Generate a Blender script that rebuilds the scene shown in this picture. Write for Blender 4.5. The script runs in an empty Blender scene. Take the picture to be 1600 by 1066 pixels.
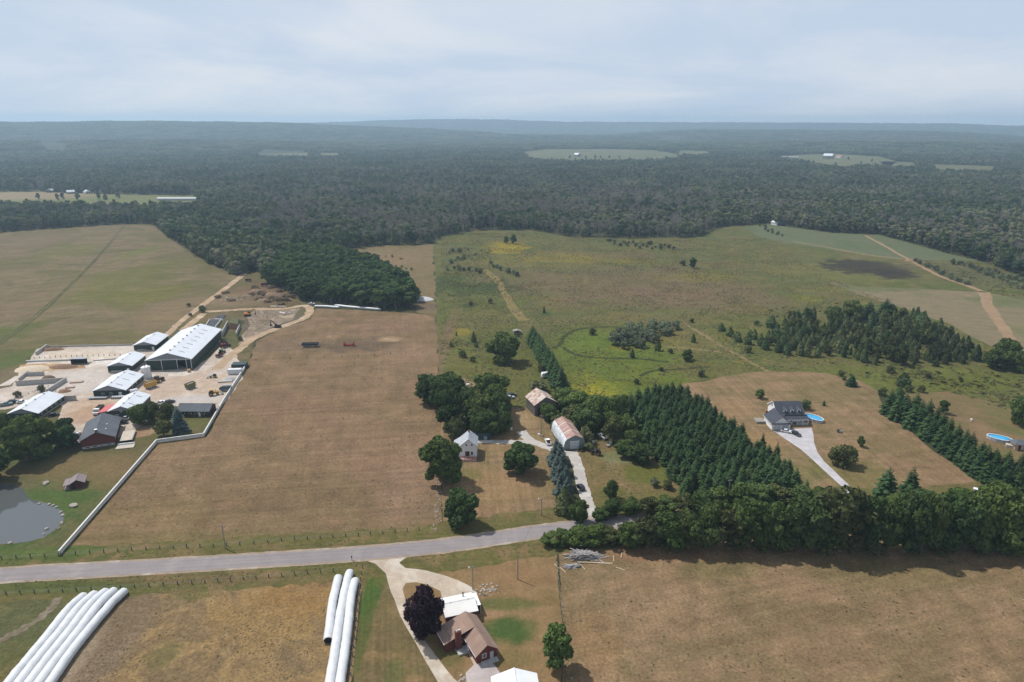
import bpy, bmesh, math, random
import numpy as np
from mathutils import Vector, Matrix, Euler, noise as mnoise
random.seed(7); RNG = np.random.default_rng(7)
scene = bpy.context.scene
C = scene.collection
R = math.radians

# ------------------------------------------------------------------ camera
CAM_H = 130.0                       # drone height above the fields, metres
FOCAL = 1067.0                      # focal length in units of a 1600 px wide frame
PITCH = math.atan((533.0 - 192.0) / FOCAL)
cd = bpy.data.cameras.new('camera'); cam = bpy.data.objects.new('camera', cd); C.objects.link(cam)
cam.location = (0, 0, CAM_H); cam.rotation_euler = (math.pi / 2 - PITCH, 0, 0)
cd.sensor_width = 36.0; cd.lens = 36.0 * FOCAL / 1600.0
cd.clip_start = 1.0; cd.clip_end = 40000.0
scene.camera = cam

# ------------------------------------------------------------------ sky, sun, exposure
SUN_EL, SUN_AZ = R(56.0), math.atan2(-0.84, 0.54)      # azimuth from +y towards +x
w = bpy.data.worlds.new('World'); scene.world = w; w.use_nodes = True
nt = w.node_tree; nt.nodes.clear()
def N(t, typ, **kw):
    n = t.nodes.new(typ)
    for k, v in kw.items(): setattr(n, k, v)
    return n
out = N(nt, 'ShaderNodeOutputWorld'); bg = N(nt, 'ShaderNodeBackground')
sky = N(nt, 'ShaderNodeTexSky', sky_type='NISHITA', sun_disc=False)
sky.sun_elevation = SUN_EL; sky.sun_rotation = SUN_AZ; sky.air_density = 1.2; sky.dust_density = 2.0; sky.ozone_density = 1.5
skm = N(nt, 'ShaderNodeVectorMath', operation='SCALE'); skm.inputs['Scale'].default_value = 0.10
nt.links.new(sky.outputs[0], skm.inputs[0])
tc = N(nt, 'ShaderNodeTexCoord')
sep = N(nt, 'ShaderNodeSeparateXYZ'); nt.links.new(tc.outputs['Generated'], sep.inputs[0])
# cloud deck: project the view direction on a plane overhead, so cloud bands close up towards the horizon
zc = N(nt, 'ShaderNodeMath', operation='MAXIMUM'); zc.inputs[1].default_value = 0.0; nt.links.new(sep.outputs['Z'], zc.inputs[0])
za = N(nt, 'ShaderNodeMath', operation='ADD'); za.inputs[1].default_value = 0.16; nt.links.new(zc.outputs[0], za.inputs[0])
dx = N(nt, 'ShaderNodeMath', operation='DIVIDE'); nt.links.new(sep.outputs['X'], dx.inputs[0]); nt.links.new(za.outputs[0], dx.inputs[1])
dy = N(nt, 'ShaderNodeMath', operation='DIVIDE'); nt.links.new(sep.outputs['Y'], dy.inputs[0]); nt.links.new(za.outputs[0], dy.inputs[1])
cmb = N(nt, 'ShaderNodeCombineXYZ'); nt.links.new(dx.outputs[0], cmb.inputs[0]); nt.links.new(dy.outputs[0], cmb.inputs[1])
cn = N(nt, 'ShaderNodeTexNoise'); cn.inputs['Scale'].default_value = 0.55; cn.inputs['Detail'].default_value = 5.0; cn.inputs['Roughness'].default_value = 0.55; cn.inputs['Distortion'].default_value = 0.4
nt.links.new(cmb.outputs[0], cn.inputs['Vector'])
cr = N(nt, 'ShaderNodeMapRange'); cr.interpolation_type = 'SMOOTHSTEP'
for i, v in enumerate((0.36, 0.68, 0.0, 1.0)): cr.inputs[1 + i].default_value = v
nt.links.new(cn.outputs['Fac'], cr.inputs['Value'])
cc = N(nt, 'ShaderNodeMix', data_type='RGBA'); cc.inputs['A'].default_value = (0.58, 0.69, 0.85, 1); cc.inputs['B'].default_value = (0.80, 0.84, 0.90, 1)
nt.links.new(cr.outputs[0], cc.inputs['Factor'])
cov = N(nt, 'ShaderNodeMapRange'); cov.interpolation_type = 'SMOOTHSTEP'
for i, v in enumerate((0.04, 0.80, 0.97, 0.40)): cov.inputs[1 + i].default_value = v
nt.links.new(sep.outputs['Z'], cov.inputs['Value'])
mx = N(nt, 'ShaderNodeMix', data_type='RGBA')
nt.links.new(cov.outputs[0], mx.inputs['Factor']); nt.links.new(skm.outputs[0], mx.inputs['A']); nt.links.new(cc.outputs['Result'], mx.inputs['B'])
nt.links.new(mx.outputs['Result'], bg.inputs['Color']); bg.inputs['Strength'].default_value = 1.0
nt.links.new(bg.outputs[0], out.inputs['Surface'])

sd = bpy.data.lights.new('sun', 'SUN'); sun = bpy.data.objects.new('sun', sd); C.objects.link(sun)
sd.energy = 4.4; sd.angle = R(0.6); sd.color = (1.0, 0.965, 0.91)
sdir = Vector((math.sin(SUN_AZ) * math.cos(SUN_EL), math.cos(SUN_AZ) * math.cos(SUN_EL), math.sin(SUN_EL)))
sun.rotation_euler = sdir.to_track_quat('Z', 'Y').to_euler(); sun.location = (0, 0, 400)

vs = scene.view_settings
vs.view_transform = 'Standard'; vs.look = 'None'; vs.gamma = 1.0; vs.use_curve_mapping = False
vs.exposure = -0.04
scene.render.engine = 'CYCLES'
cy = scene.cycles
cy.use_denoising = True; cy.denoising_prefilter = 'NONE'; cy.denoising_input_passes = 'RGB_ALBEDO_NORMAL'; cy.max_bounces = 5; cy.diffuse_bounces = 2; cy.glossy_bounces = 2; cy.transmission_bounces = 3
cy.transparent_max_bounces = 4; cy.volume_bounces = 0; cy.use_adaptive_sampling = False
cy.caustics_reflective = False; cy.caustics_refractive = False

# ------------------------------------------------------------------ survey: where a sight line of the photograph meets the ground
def ray(px, py):
    a = (px - 800.0) / FOCAL; b = (533.0 - py) / FOCAL
    return (a, math.cos(PITCH) + b * math.sin(PITCH), -math.sin(PITCH) + b * math.cos(PITCH))
def G(px, py, z=0.0):
    d = ray(px, py); t = (z - CAM_H) / d[2]
    return Vector((d[0] * t, d[1] * t, z))
def proj(p):
    x, y, z = p[0], p[1], p[2] - CAM_H
    k = y * math.cos(PITCH) - z * math.sin(PITCH); u = y * math.sin(PITCH) + z * math.cos(PITCH)
    return 800 + FOCAL * x / k, 533 - FOCAL * u / k
def hgt(px, py, top):
    b = G(px, py); lo, hi = 0.0, 80.0
    for _ in range(40):
        m = (lo + hi) / 2
        if proj((b.x, b.y, m))[1] > top: lo = m
        else: hi = m
    return lo
def ppm(p):                                   # photo pixels per metre at a point
    return FOCAL / (p[1] * math.cos(PITCH) - (p[2] - CAM_H) * math.sin(PITCH))

# ------------------------------------------------------------------ materials
def lin(c): c /= 255.0; return c / 12.92 if c <= 0.04045 else ((c + 0.055) / 1.055) ** 2.4
ALB = 0.74                                    # photo brightness of a sunlit surface -> base colour
def S(r, g, b, k=1.0): return (lin(r) * ALB * k, lin(g) * ALB * k, lin(b) * ALB * k, 1.0)

def new_mat(name):
    m = bpy.data.materials.new(name); m.use_nodes = True; t = m.node_tree; t.nodes.clear()
    o = N(t, 'ShaderNodeOutputMaterial'); b = N(t, 'ShaderNodeBsdfPrincipled'); t.links.new(b.outputs[0], o.inputs['Surface'])
    b.inputs['Specular IOR Level'].default_value = 0.2
    return m, t, b
_pm = {}
def plain(name, col, rough=0.6, metal=0.0, var=0.12, scale=1.5, spec=0.3, rnd=0.0):
    """paint, metal, timber: one colour with some weathering noise"""
    if name in _pm: return _pm[name]
    m, t, b = new_mat(name)
    tc = N(t, 'ShaderNodeTexCoord'); n = N(t, 'ShaderNodeTexNoise'); n.inputs['Scale'].default_value = scale; n.inputs['Detail'].default_value = 5
    t.links.new(tc.outputs['Object'], n.inputs['Vector'])
    mr = N(t, 'ShaderNodeMapRange')
    for i, v in enumerate((0.3, 0.7, 1 - var, 1 + var)): mr.inputs[1 + i].default_value = v
    t.links.new(n.outputs['Fac'], mr.inputs['Value'])
    vm = N(t, 'ShaderNodeVectorMath', operation='SCALE'); vm.inputs[0].default_value = col[:3]; t.links.new(mr.outputs[0], vm.inputs['Scale'])
    t.links.new(vm.outputs[0], b.inputs['Base Color'])
    b.inputs['Roughness'].default_value = rough; b.inputs['Metallic'].default_value = metal; b.inputs['Specular IOR Level'].default_value = spec
    _pm[name] = m; return m
def two_tone(name, c1, c2, scale, lo=0.4, hi=0.6, rough=0.7, stretch=(1, 1, 1), spec=0.2, metal=0.0):
    """rust, stains, weathered boards: two colours split by stretched noise"""
    if name in _pm: return _pm[name]
    m, t, b = new_mat(name)
    tc = N(t, 'ShaderNodeTexCoord'); mp = N(t, 'ShaderNodeMapping'); mp.inputs['Scale'].default_value = stretch
    t.links.new(tc.outputs['Object'], mp.inputs['Vector'])
    n = N(t, 'ShaderNodeTexNoise'); n.inputs['Scale'].default_value = scale; n.inputs['Detail'].default_value = 6; t.links.new(mp.outputs[0], n.inputs['Vector'])
    mr = N(t, 'ShaderNodeMapRange'); mr.interpolation_type = 'SMOOTHSTEP'; mr.inputs[1].default_value = lo; mr.inputs[2].default_value = hi
    t.links.new(n.outputs['Fac'], mr.inputs['Value'])
    mx = N(t, 'ShaderNodeMix', data_type='RGBA'); mx.inputs['A'].default_value = c1; mx.inputs['B'].default_value = c2
    t.links.new(mr.outputs[0], mx.inputs['Factor']); t.links.new(mx.outputs['Result'], b.inputs['Base Color'])
    b.inputs['Roughness'].default_value = rough; b.inputs['Specular IOR Level'].default_value = spec; b.inputs['Metallic'].default_value = metal
    _pm[name] = m; return m

# a soft-edged patch of another plant cover, centred in the field
pg = bpy.data.node_groups.new('cover_patch', 'ShaderNodeTree')
for nm, ty in (('Position', 'NodeSocketVector'), ('Noise', 'NodeSocketFloat'), ('Centre', 'NodeSocketVector'), ('Rot', 'NodeSocketFloat'), ('InvR', 'NodeSocketVector'), ('Ragged', 'NodeSocketFloat'), ('Soft', 'NodeSocketFloat')):
    pg.interface.new_socket(nm, in_out='INPUT', socket_type=ty)
pg.interface.new_socket('Fac', in_out='OUTPUT', socket_type='NodeSocketFloat')
gi = N(pg, 'NodeGroupInput'); go = N(pg, 'NodeGroupOutput')
s1 = N(pg, 'ShaderNodeVectorMath', operation='SUBTRACT'); pg.links.new(gi.outputs['Position'], s1.inputs[0]); pg.links.new(gi.outputs['Centre'], s1.inputs[1])
rt = N(pg, 'ShaderNodeVectorRotate', rotation_type='Z_AXIS'); pg.links.new(s1.outputs[0], rt.inputs['Vector']); pg.links.new(gi.outputs['Rot'], rt.inputs['Angle'])
ml = N(pg, 'ShaderNodeVectorMath', operation='MULTIPLY'); pg.links.new(rt.outputs[0], ml.inputs[0]); pg.links.new(gi.outputs['InvR'], ml.inputs[1])
ln = N(pg, 'ShaderNodeVectorMath', operation='LENGTH'); pg.links.new(ml.outputs[0], ln.inputs[0])
nc = N(pg, 'ShaderNodeMath', operation='SUBTRACT'); nc.inputs[1].default_value = 0.5; pg.links.new(gi.outputs['Noise'], nc.inputs[0])
nm_ = N(pg, 'ShaderNodeMath', operation='MULTIPLY_ADD'); pg.links.new(nc.outputs[0], nm_.inputs[0]); pg.links.new(gi.outputs['Ragged'], nm_.inputs[1]); pg.links.new(ln.outputs['Value'], nm_.inputs[2])
lo_ = N(pg, 'ShaderNodeMath', operation='SUBTRACT'); lo_.inputs[0].default_value = 1.0; pg.links.new(gi.outputs['Soft'], lo_.inputs[1])
hi_ = N(pg, 'ShaderNodeMath', operation='ADD'); hi_.inputs[0].default_value = 1.0; pg.links.new(gi.outputs['Soft'], hi_.inputs[1])
mr_ = N(pg, 'ShaderNodeMapRange'); mr_.interpolation_type = 'SMOOTHSTEP'; mr_.inputs[3].default_value = 1.0; mr_.inputs[4].default_value = 0.0
pg.links.new(nm_.outputs[0], mr_.inputs['Value']); pg.links.new(lo_.outputs[0], mr_.inputs[1]); pg.links.new(hi_.outputs[0], mr_.inputs[2])
pg.links.new(mr_.outputs[0], go.inputs['Fac'])

def ground_mat(name, cols, size=30.0, patches=(), fine=0.30, fsize=1.2, mid=0.16, msize=7.0, stripes=None, bump=0.0, speck=None):
    """Soil and plant cover. cols: colours met along a large noise; patches: (px, py, rx, ry, colour, strength, ragged, soft, tilt) surveyed from the photo;
    stripes: (bearing in degrees, spacing m, amount) for mown or drilled lines; speck: (colour, size, amount) small tufts or stones."""
    m, t, b = new_mat(name); L = t.links.new
    g = N(t, 'ShaderNodeNewGeometry')
    def noise(size, detail, dist=0.0):
        n = N(t, 'ShaderNodeTexNoise'); n.inputs['Scale'].default_value = 1.0 / size; n.inputs['Detail'].default_value = detail; n.inputs['Distortion'].default_value = dist; n.inputs['Roughness'].default_value = 0.6
        L(g.outputs['Position'], n.inputs['Vector']); return n.outputs['Fac']
    big = noise(size, 6, 0.6); md = noise(msize, 5, 0.3); fn = noise(fsize, 4)
    a1 = N(t, 'ShaderNodeMath', operation='ADD'); L(big, a1.inputs[0]); L(md, a1.inputs[1])
    a2 = N(t, 'ShaderNodeMath', operation='MULTIPLY_ADD'); L(a1.outputs[0], a2.inputs[0]); a2.inputs[1].default_value = 1.7; a2.inputs[2].default_value = -1.2; mixn = a2.outputs[0]
    rp = N(t, 'ShaderNodeValToRGB'); e = rp.color_ramp.elements
    k = len(cols)
    for i in range(k - 2): e.new(0.5)
    for i, c in enumerate(cols): e[i].position = 0.33 + 0.34 * i / (k - 1); e[i].color = c
    L(big, rp.inputs['Fac']); col = rp.outputs['Color']
    for p in patches:
        px, py, rx, ry, c, st, rag, soft = p[:8]; tilt = p[8] if len(p) > 8 else 0.0
        ctr = G(px, py); wx = (G(px + rx, py) - ctr).length; wy = (G(px, py - ry) - G(px, py + ry)).length / 2
        gn = N(t, 'ShaderNodeGroup'); gn.node_tree = pg
        L(g.outputs['Position'], gn.inputs['Position']); L(md if wx < 12 else mixn, gn.inputs['Noise'])
        gn.inputs['Centre'].default_value = ctr; gn.inputs['Rot'].default_value = R(tilt); gn.inputs['InvR'].default_value = (1 / wx, 1 / wy, 0)
        gn.inputs['Ragged'].default_value = rag; gn.inputs['Soft'].default_value = soft
        f = N(t, 'ShaderNodeMath', operation='MULTIPLY'); f.inputs[1].default_value = st; L(gn.outputs['Fac'], f.inputs[0])
        mx = N(t, 'ShaderNodeMix', data_type='RGBA'); L(f.outputs[0], mx.inputs['Factor']); L(col, mx.inputs['A']); mx.inputs['B'].default_value = c
        col = mx.outputs['Result']
    if speck:
        c, sz, am = speck
        sn = noise(sz, 2); mr = N(t, 'ShaderNodeMapRange'); mr.inputs[1].default_value = 0.60; mr.inputs[2].default_value = 0.68; mr.inputs[4].default_value = am
        L(sn, mr.inputs['Value']); mx = N(t, 'ShaderNodeMix', data_type='RGBA'); L(mr.outputs[0], mx.inputs['Factor']); L(col, mx.inputs['A']); mx.inputs['B'].default_value = c; col = mx.outputs['Result']
    def mul(fac, amt, col):
        mr = N(t, 'ShaderNodeMapRange')
        for i, v in enumerate((0.25, 0.75, 1 - amt, 1 + amt)): mr.inputs[1 + i].default_value = v
        L(fac, mr.inputs['Value']); vm = N(t, 'ShaderNodeVectorMath', operation='SCALE'); L(col, vm.inputs[0]); L(mr.outputs[0], vm.inputs['Scale']); return vm.outputs[0]
    col = mul(md, mid, col); col = mul(fn, fine, col)
    for st in (stripes or ()):
        ang, sp, am = st
        wv = N(t, 'ShaderNodeVectorRotate', rotation_type='Z_AXIS'); wv.inputs['Angle'].default_value = R(-ang); L(g.outputs['Position'], wv.inputs['Vector'])
        ws = N(t, 'ShaderNodeVectorMath', operation='MULTIPLY'); ws.inputs[1].default_value = (0.012, 1 / sp, 0); L(wv.outputs[0], ws.inputs[0])
        n = N(t, 'ShaderNodeTexNoise'); n.inputs['Scale'].default_value = 1.0; n.inputs['Detail'].default_value = 3; L(ws.outputs[0], n.inputs['Vector'])
        col = mul(n.outputs['Fac'], am, col)
    L(col, b.inputs['Base Color']); b.inputs['Roughness'].default_value = 0.95; b.inputs['Specular IOR Level'].default_value = 0.08
    if bump:
        bp = N(t, 'ShaderNodeBump'); bp.inputs['Strength'].default_value = 1.0; bp.inputs['Distance'].default_value = bump; L(fn, bp.inputs['Height']); L(bp.outputs[0], b.inputs['Normal'])
    return m

# ------------------------------------------------------------------ mesh helpers
class MB:
    def __init__(s): s.v = []; s.f = []; s.mi = []
    def add(s, verts, faces, mi=0):
        o = len(s.v); s.v.extend([tuple(p) for p in verts]); s.f.extend([tuple(i + o for i in f) for f in faces]); s.mi.extend([mi] * len(faces)); return s
    def box(s, c, d, rz=0.0, mi=0, rx=0.0, ry=0.0):
        x, y, z = d[0] / 2, d[1] / 2, d[2] / 2
        M = Euler((rx, ry, rz)).to_matrix()
        vs = [M @ Vector(p) + Vector(c) for p in ((-x, -y, -z), (x, -y, -z), (x, y, -z), (-x, y, -z), (-x, -y, z), (x, -y, z), (x, y, z), (-x, y, z))]
        return s.add(vs, [(0, 3, 2, 1), (4, 5, 6, 7), (0, 1, 5, 4), (1, 2, 6, 5), (2, 3, 7, 6), (3, 0, 4, 7)], mi)
    def prism(s, prof, a0, a1, axis='y', mi=0):
        """prof: outline points in the plane across the axis, extruded a0 -> a1"""
        n = len(prof)
        def P(p, a): return (p[0], a, p[1]) if axis == 'y' else ((a, p[0], p[1]) if axis == 'x' else (p[0], p[1], a))
        vs = [P(p, a0) for p in prof] + [P(p, a1) for p in prof]
        fs = [tuple(range(n))[::-1], tuple(range(n, 2 * n))] + [(i, (i + 1) % n, n + (i + 1) % n, n + i) for i in range(n)]
        return s.add(vs, fs, mi)
    def tube(s, pts, rads, n=6, mi=0, caps=True, squash=1.0):
        pts = [Vector(p) for p in pts]; rings = []
        if not hasattr(rads, '__len__'): rads = [rads] * len(pts)
        base = len(s.v)
        for i, p in enumerate(pts):
            d = (pts[min(i + 1, len(pts) - 1)] - pts[max(i - 1, 0)]).normalized()
            up = Vector((0, 0, 1)) if abs(d.z) < 0.95 else Vector((1, 0, 0))
            a = d.cross(up).normalized(); b2 = a.cross(d).normalized()
            for k in range(n):
                t = 2 * math.pi * k / n; s.v.append(tuple(p + a * math.cos(t) * rads[i] + b2 * math.sin(t) * rads[i] * squash))
        m = len(pts)
        for i in range(m - 1):
            for k in range(n):
                s.f.append((base + i * n + k, base + i * n + (k + 1) % n, base + (i + 1) * n + (k + 1) % n, base + (i + 1) * n + k)); s.mi.append(mi)
        if caps:
            s.f.append(tuple(base + k for k in range(n))[::-1]); s.f.append(tuple(base + (m - 1) * n + k for k in range(n))); s.mi += [mi, mi]
        return s
    def cyl(s, c, r, h, n=12, mi=0, r2=None):
        return s.tube([c, (c[0], c[1], c[2] + h)], [r, r if r2 is None else r2], n, mi)
    def mesh(s, name, mats, smooth=False):
        me = bpy.data.meshes.new(name); me.from_pydata(s.v, [], s.f); 
        for m in (mats if isinstance(mats, (list, tuple)) else [mats]): me.materials.append(m)
        if any(s.mi): me.polygons.foreach_set('material_index', s.mi)
        if smooth: me.polygons.foreach_set('use_smooth', [True] * len(s.f))
        me.update(); return me
    def build(s, name, mats, parent=None, smooth=False, label=None):
        o = bpy.data.objects.new(name, s.mesh(name, mats, smooth)); C.objects.link(o)
        if parent is not None: o.parent = parent
        if label: o['label'] = label
        return o
def tag(o, label, cat, group=None):
    o['label'] = label; o['category'] = cat
    if group: o['group'] = group
    return o
def thing(name, label, cat, loc=(0, 0, 0), rz=0.0, group=None):
    o = bpy.data.objects.new(name, None); C.objects.link(o); o.location = loc; o.rotation_euler = (0, 0, rz); o.empty_display_size = 0.5
    return tag(o, label, cat, group)
def part(name, me, parent, loc=(0, 0, 0), rz=0.0):
    o = bpy.data.objects.new(name, me); C.objects.link(o); o.parent = parent; o.location = loc; o.rotation_euler = (0, 0, rz); return o
_kids = {}
def dup(root, loc, rz=0.0, sc=1.0, label=None, group=None):
    def cp(o, par):
        c = o.copy(); C.objects.link(c); c.parent = par
        for ch in _kids.setdefault(o.name, list(o.children)): cp(ch, c)
        return c
    r = cp(root, None); r.location = loc; r.rotation_euler = (0, 0, rz); r.scale = (sc, sc, sc) if not hasattr(sc, '__len__') else sc
    if label: r['label'] = label
    if group: r['group'] = group
    return r

# ------------------------------------------------------------------ ground sheets
def outline(pts, world=False, step=5.0, jit=0.6, closed=True):
    P = [Vector(p).to_3d() if world else G(*p) for p in pts]; res = []
    n = len(P)
    for i in range(n if closed else n - 1):
        a, b = P[i], P[(i + 1) % n]; d = b - a; L = d.length; k = max(1, min(60, int(L / step)))
        nr = Vector((-d.y, d.x, 0)).normalized() if L > 0 else Vector((0, 0, 0))
        for j in range(k):
            p = a + d * (j / k)
            q = p + nr * (mnoise.noise(Vector((p.x * 0.11, p.y * 0.11, 3.1))) * jit * 1.6 + random.uniform(-jit, jit) * 0.35)
            res.append(q)
    return res
def sheet(name, pts, mat, z, world=False, step=5.0, jit=0.6, kind='structure', label=None):
    bm = bmesh.new(); vs = [bm.verts.new((p.x, p.y, z)) for p in outline(pts, world, step, jit)]
    f = bm.faces.new(vs); f.normal_update()
    if f.normal.z < 0: f.normal_flip()
    bmesh.ops.triangulate(bm, faces=[f]); me = bpy.data.meshes.new(name); bm.to_mesh(me); bm.free(); me.materials.append(mat)
    o = bpy.data.objects.new(name, me); C.objects.link(o); o['kind'] = kind
    if label: o['label'] = label
    return o
def smooth_line(P, sub=6):
    """Catmull-Rom through the points"""
    res = []
    for i in range(len(P) - 1):
        p0, p1, p2, p3 = P[max(i - 1, 0)], P[i], P[i + 1], P[min(i + 2, len(P) - 1)]
        for j in range(sub):
            t = j / sub
            res.append(0.5 * ((2 * p1) + (p2 - p0) * t + (2 * p0 - 5 * p1 + 4 * p2 - p3) * t * t + (3 * p1 - p0 - 3 * p2 + p3) * t ** 3))
    res.append(P[-1]); return res
def strip(name, pts, width, mat, z, jit=0.25, sub=8, world=False, kind='structure'):
    P = smooth_line([Vector(p).to_3d() if world else G(*p) for p in pts], sub); mb = MB(); W = width if hasattr(width, '__len__') else (width, width)
    n = len(P)
    for i, p in enumerate(P):
        d = (P[min(i + 1, n - 1)] - P[max(i - 1, 0)]).normalized(); nr = Vector((-d.y, d.x, 0)); ww = (W[0] + (W[1] - W[0]) * i / (n - 1)) / 2
        for s in (1, -1):
            q = p + nr * s * (ww + random.uniform(-jit, jit)); mb.v.append((q.x, q.y, z))
    for i in range(n - 1): mb.f.append((2 * i + 1, 2 * i + 3, 2 * i + 2, 2 * i)); mb.mi.append(0)
    o = mb.build(name, mat); o['kind'] = kind; return o
def inside(P, poly):
    """P (n,2) in polygon (m,2)"""
    x, y = P[:, 0], P[:, 1]; r = np.zeros(len(P), bool); m = len(poly)
    for i in range(m):
        x1, y1 = poly[i]; x2, y2 = poly[(i + 1) % m]
        c = ((y1 > y) != (y2 > y)); r ^= c & (x < (x2 - x1) * (y - y1) / ((y2 - y1) if y2 != y1 else 1e-9) + x1)
    return r
def gpoly(pts): return np.array([(G(*p).x, G(*p).y) for p in pts])

# ================================================================== THE LAND
STRAW, TAN, BROWN, DRY = S(150, 122, 84), S(146, 122, 92), S(128, 103, 80), S(136, 110, 82)
OLIVE, GREEN, LUSH, YEL = S(104, 96, 62), S(88, 92, 52), S(72, 92, 42), S(146, 132, 48)
GRAVEL, PALE, DIRT = S(196, 182, 164), S(214, 206, 194), S(160, 130, 102)

# base sheet: woodland floor and rough pasture out to the horizon
m_ground = ground_mat('woodland_floor', [S(58, 62, 40), S(74, 74, 48), S(88, 82, 56)], size=220, msize=30, fsize=4, fine=0.2)
mb = MB(); rs = [0, 60, 150, 400, 900, 1800, 3500, 6500, 11300]; NA = 72
mb.v.append((0, 0, 0))
for r in rs[1:]:
    for k in range(NA): mb.v.append((r * math.cos(2 * math.pi * k / NA), r * math.sin(2 * math.pi * k / NA), 0))
for k in range(NA): mb.f.append((0, 1 + k, 1 + (k + 1) % NA)); mb.mi.append(0)
for i in range(len(rs) - 2):
    for k in range(NA):
        a = 1 + i * NA; b_ = a + NA; mb.f.append((a + k, b_ + k, b_ + (k + 1) % NA, a + (k + 1) % NA)); mb.mi.append(0)
mb.build('ground', m_ground)['kind'] = 'structure'

Z = lambda k: 0.02 * k
# --- west: stubble field, farm grass
sheet('stubble_field', [(-420, 372), (0, 363), (100, 356), (190, 351), (238, 351), (268, 375), (300, 396), (345, 420), (373, 433), (330, 466), (290, 498), (252, 525), (232, 531), (205, 537), (120, 541), (0, 547), (-420, 560)],
      ground_mat('stubble', [S(112, 100, 70), S(106, 99, 62), S(124, 108, 80), S(100, 96, 60)], size=70, msize=14, fine=0.22, fsize=2.0, stripes=((38, 3.5, 0.16), (2, 6, 0.12)), patches=[
          (190, 440, 75, 26, S(104, 104, 48), .65, .9, .35), (235, 460, 40, 14, S(112, 108, 50), .6, 1.0, .4), (110, 392, 40, 8, S(108, 106, 54), .6, .8, .4), (215, 395, 16, 9, S(110, 112, 56), .7, .8, .4),
          (290, 485, 60, 18, S(138, 116, 88), .7, .8, .4), (40, 470, 50, 30, S(128, 108, 84), .5, .9, .4), (10, 520, 40, 16, S(90, 98, 48), .7, .9, .4), (30, 380, 60, 12, S(122, 106, 82), .6, .9, .4)]), Z(1))
m_tg = ground_mat('track_grass', [S(78, 80, 50), S(98, 92, 60)], size=9, fine=.35)
for k in (0, 3): strip('field_track', [(192 + k, 354), (160 + k, 392), (120 + k, 435), (70 + k * 2, 480), (20 + k * 2, 520), (-40 + k * 3, 560)], 1.5, m_tg, Z(2), jit=.5)
m_farm = ground_mat('farm_grass', [S(112, 98, 66), S(96, 92, 58), S(118, 102, 74)], size=26, patches=[
    (60, 800, 75, 62, S(74, 96, 46), .85, .7, .35), (40, 706, 60, 14, S(82, 96, 52), .7, .9, .4), (80, 690, 50, 10, S(76, 88, 48), .6, .9, .4), (290, 660, 45, 22, S(96, 98, 54), .7, .8, .4),
    (150, 735, 70, 24, S(128, 106, 74), .65, .9, .4), (215, 675, 30, 8, DIRT, .9, .5, .2), (30, 560, 40, 14, S(92, 100, 54), .8, .8, .4), (40, 585, 50, 16, S(130, 112, 90), .6, .8, .4),
    (325, 492, 40, 12, S(118, 102, 72), .8, .8, .4), (425, 458, 70, 20, S(120, 96, 72), .95, .8, .4), (350, 468, 40, 10, S(140, 116, 90), .8, 1, .4), (350, 540, 20, 26, S(92, 94, 56), .7, .9, .4), (420, 500, 50, 14, S(112, 102, 88), .8, .9, .4), (375, 470, 50, 10, S(128, 112, 86), .6, .8, .4)],
    fine=.3, stripes=((60, 2.2, .07),))
sheet('farm_grass', [(-420, 560), (0, 547), (120, 541), (205, 537), (250, 528), (288, 497), (328, 465), (372, 432), (400, 424), (422, 440), (470, 470), (492, 480), (484, 498), (438, 514), (397, 533), (388, 573), (352, 628), (319, 684), (245, 694), (94, 869), (0, 873), (-420, 888)], m_farm, Z(1))
m_gravel = ground_mat('gravel', [S(206, 192, 178), S(190, 174, 158), S(216, 204, 192)], size=16, fine=.16, fsize=.8, msize=4, patches=[
    (290, 602, 60, 18, S(190, 164, 140), .6, .8, .4), (150, 632, 50, 16, S(192, 164, 138), .7, .8, .4), (140, 648, 30, 14, S(178, 146, 118), .8, .8, .4), (120, 595, 60, 16, S(208, 200, 192), .6, .7, .4), (300, 625, 40, 7, S(196, 188, 182), .8, .7, .4)], speck=(S(150, 120, 96), 5, .3))
sheet('gravel_yard', [(18, 604), (34, 580), (58, 545), (205, 538), (232, 540), (250, 556), (300, 579), (330, 556), (350, 536), (366, 548), (379, 574), (378, 592), (358, 622), (332, 642), (268, 634), (236, 655), (200, 676), (150, 700), (118, 690), (86, 668), (98, 636), (70, 620), (46, 632), (8, 640), (-60, 640), (-60, 622)], m_gravel, Z(3), jit=.9)
m_conc = ground_mat('concrete', [S(222, 212, 200), S(206, 192, 178), S(230, 224, 216)], size=14, fine=.08, fsize=.6, msize=5, patches=[(120, 556, 60, 8, S(206, 186, 160), .6, 1.0, .5)], stripes=((4, 5, .05),))
sheet('concrete_pad', [(62, 562), (78, 549), (208, 541), (216, 551), (206, 566), (176, 572), (120, 576), (52, 576), (44, 572)], m_conc, Z(4), jit=.15)
sheet('concrete_apron', [(234, 582), (300, 579.5), (304, 582.5), (288, 588), (264, 588.5), (262, 584)], m_conc, Z(4.5), jit=.05)
sheet('concrete_ramp', [(-4, 604), (24, 588), (34, 587), (16, 602)], m_conc, Z(4), jit=.3)
sheet('manure_pad', [(27, 580), (32, 570), (60, 568), (130, 568), (134, 576), (90, 579), (45, 583)], ground_mat('manure_crust', [S(208, 186, 152), S(168, 128, 98), S(220, 200, 164)], size=9, fine=.15), Z(5), jit=1.2)
m_track = ground_mat('dirt_track', [S(196, 170, 140), S(178, 152, 124), S(208, 186, 158)], size=10, fine=.14, fsize=.9)
strip('dirt_track', [(386, 424), (373, 435), (343, 458), (312, 480), (280, 505), (258, 526)], (5.5, 4.5), m_track, Z(3), jit=.5)
strip('dirt_track', [(314, 488), (345, 486), (395, 483), (440, 483), (474, 478), (484, 484), (476, 497), (440, 511), (402, 526), (372, 547), (350, 566), (338, 578)], (5.5, 6), m_track, Z(3.5), jit=.6)
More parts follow.
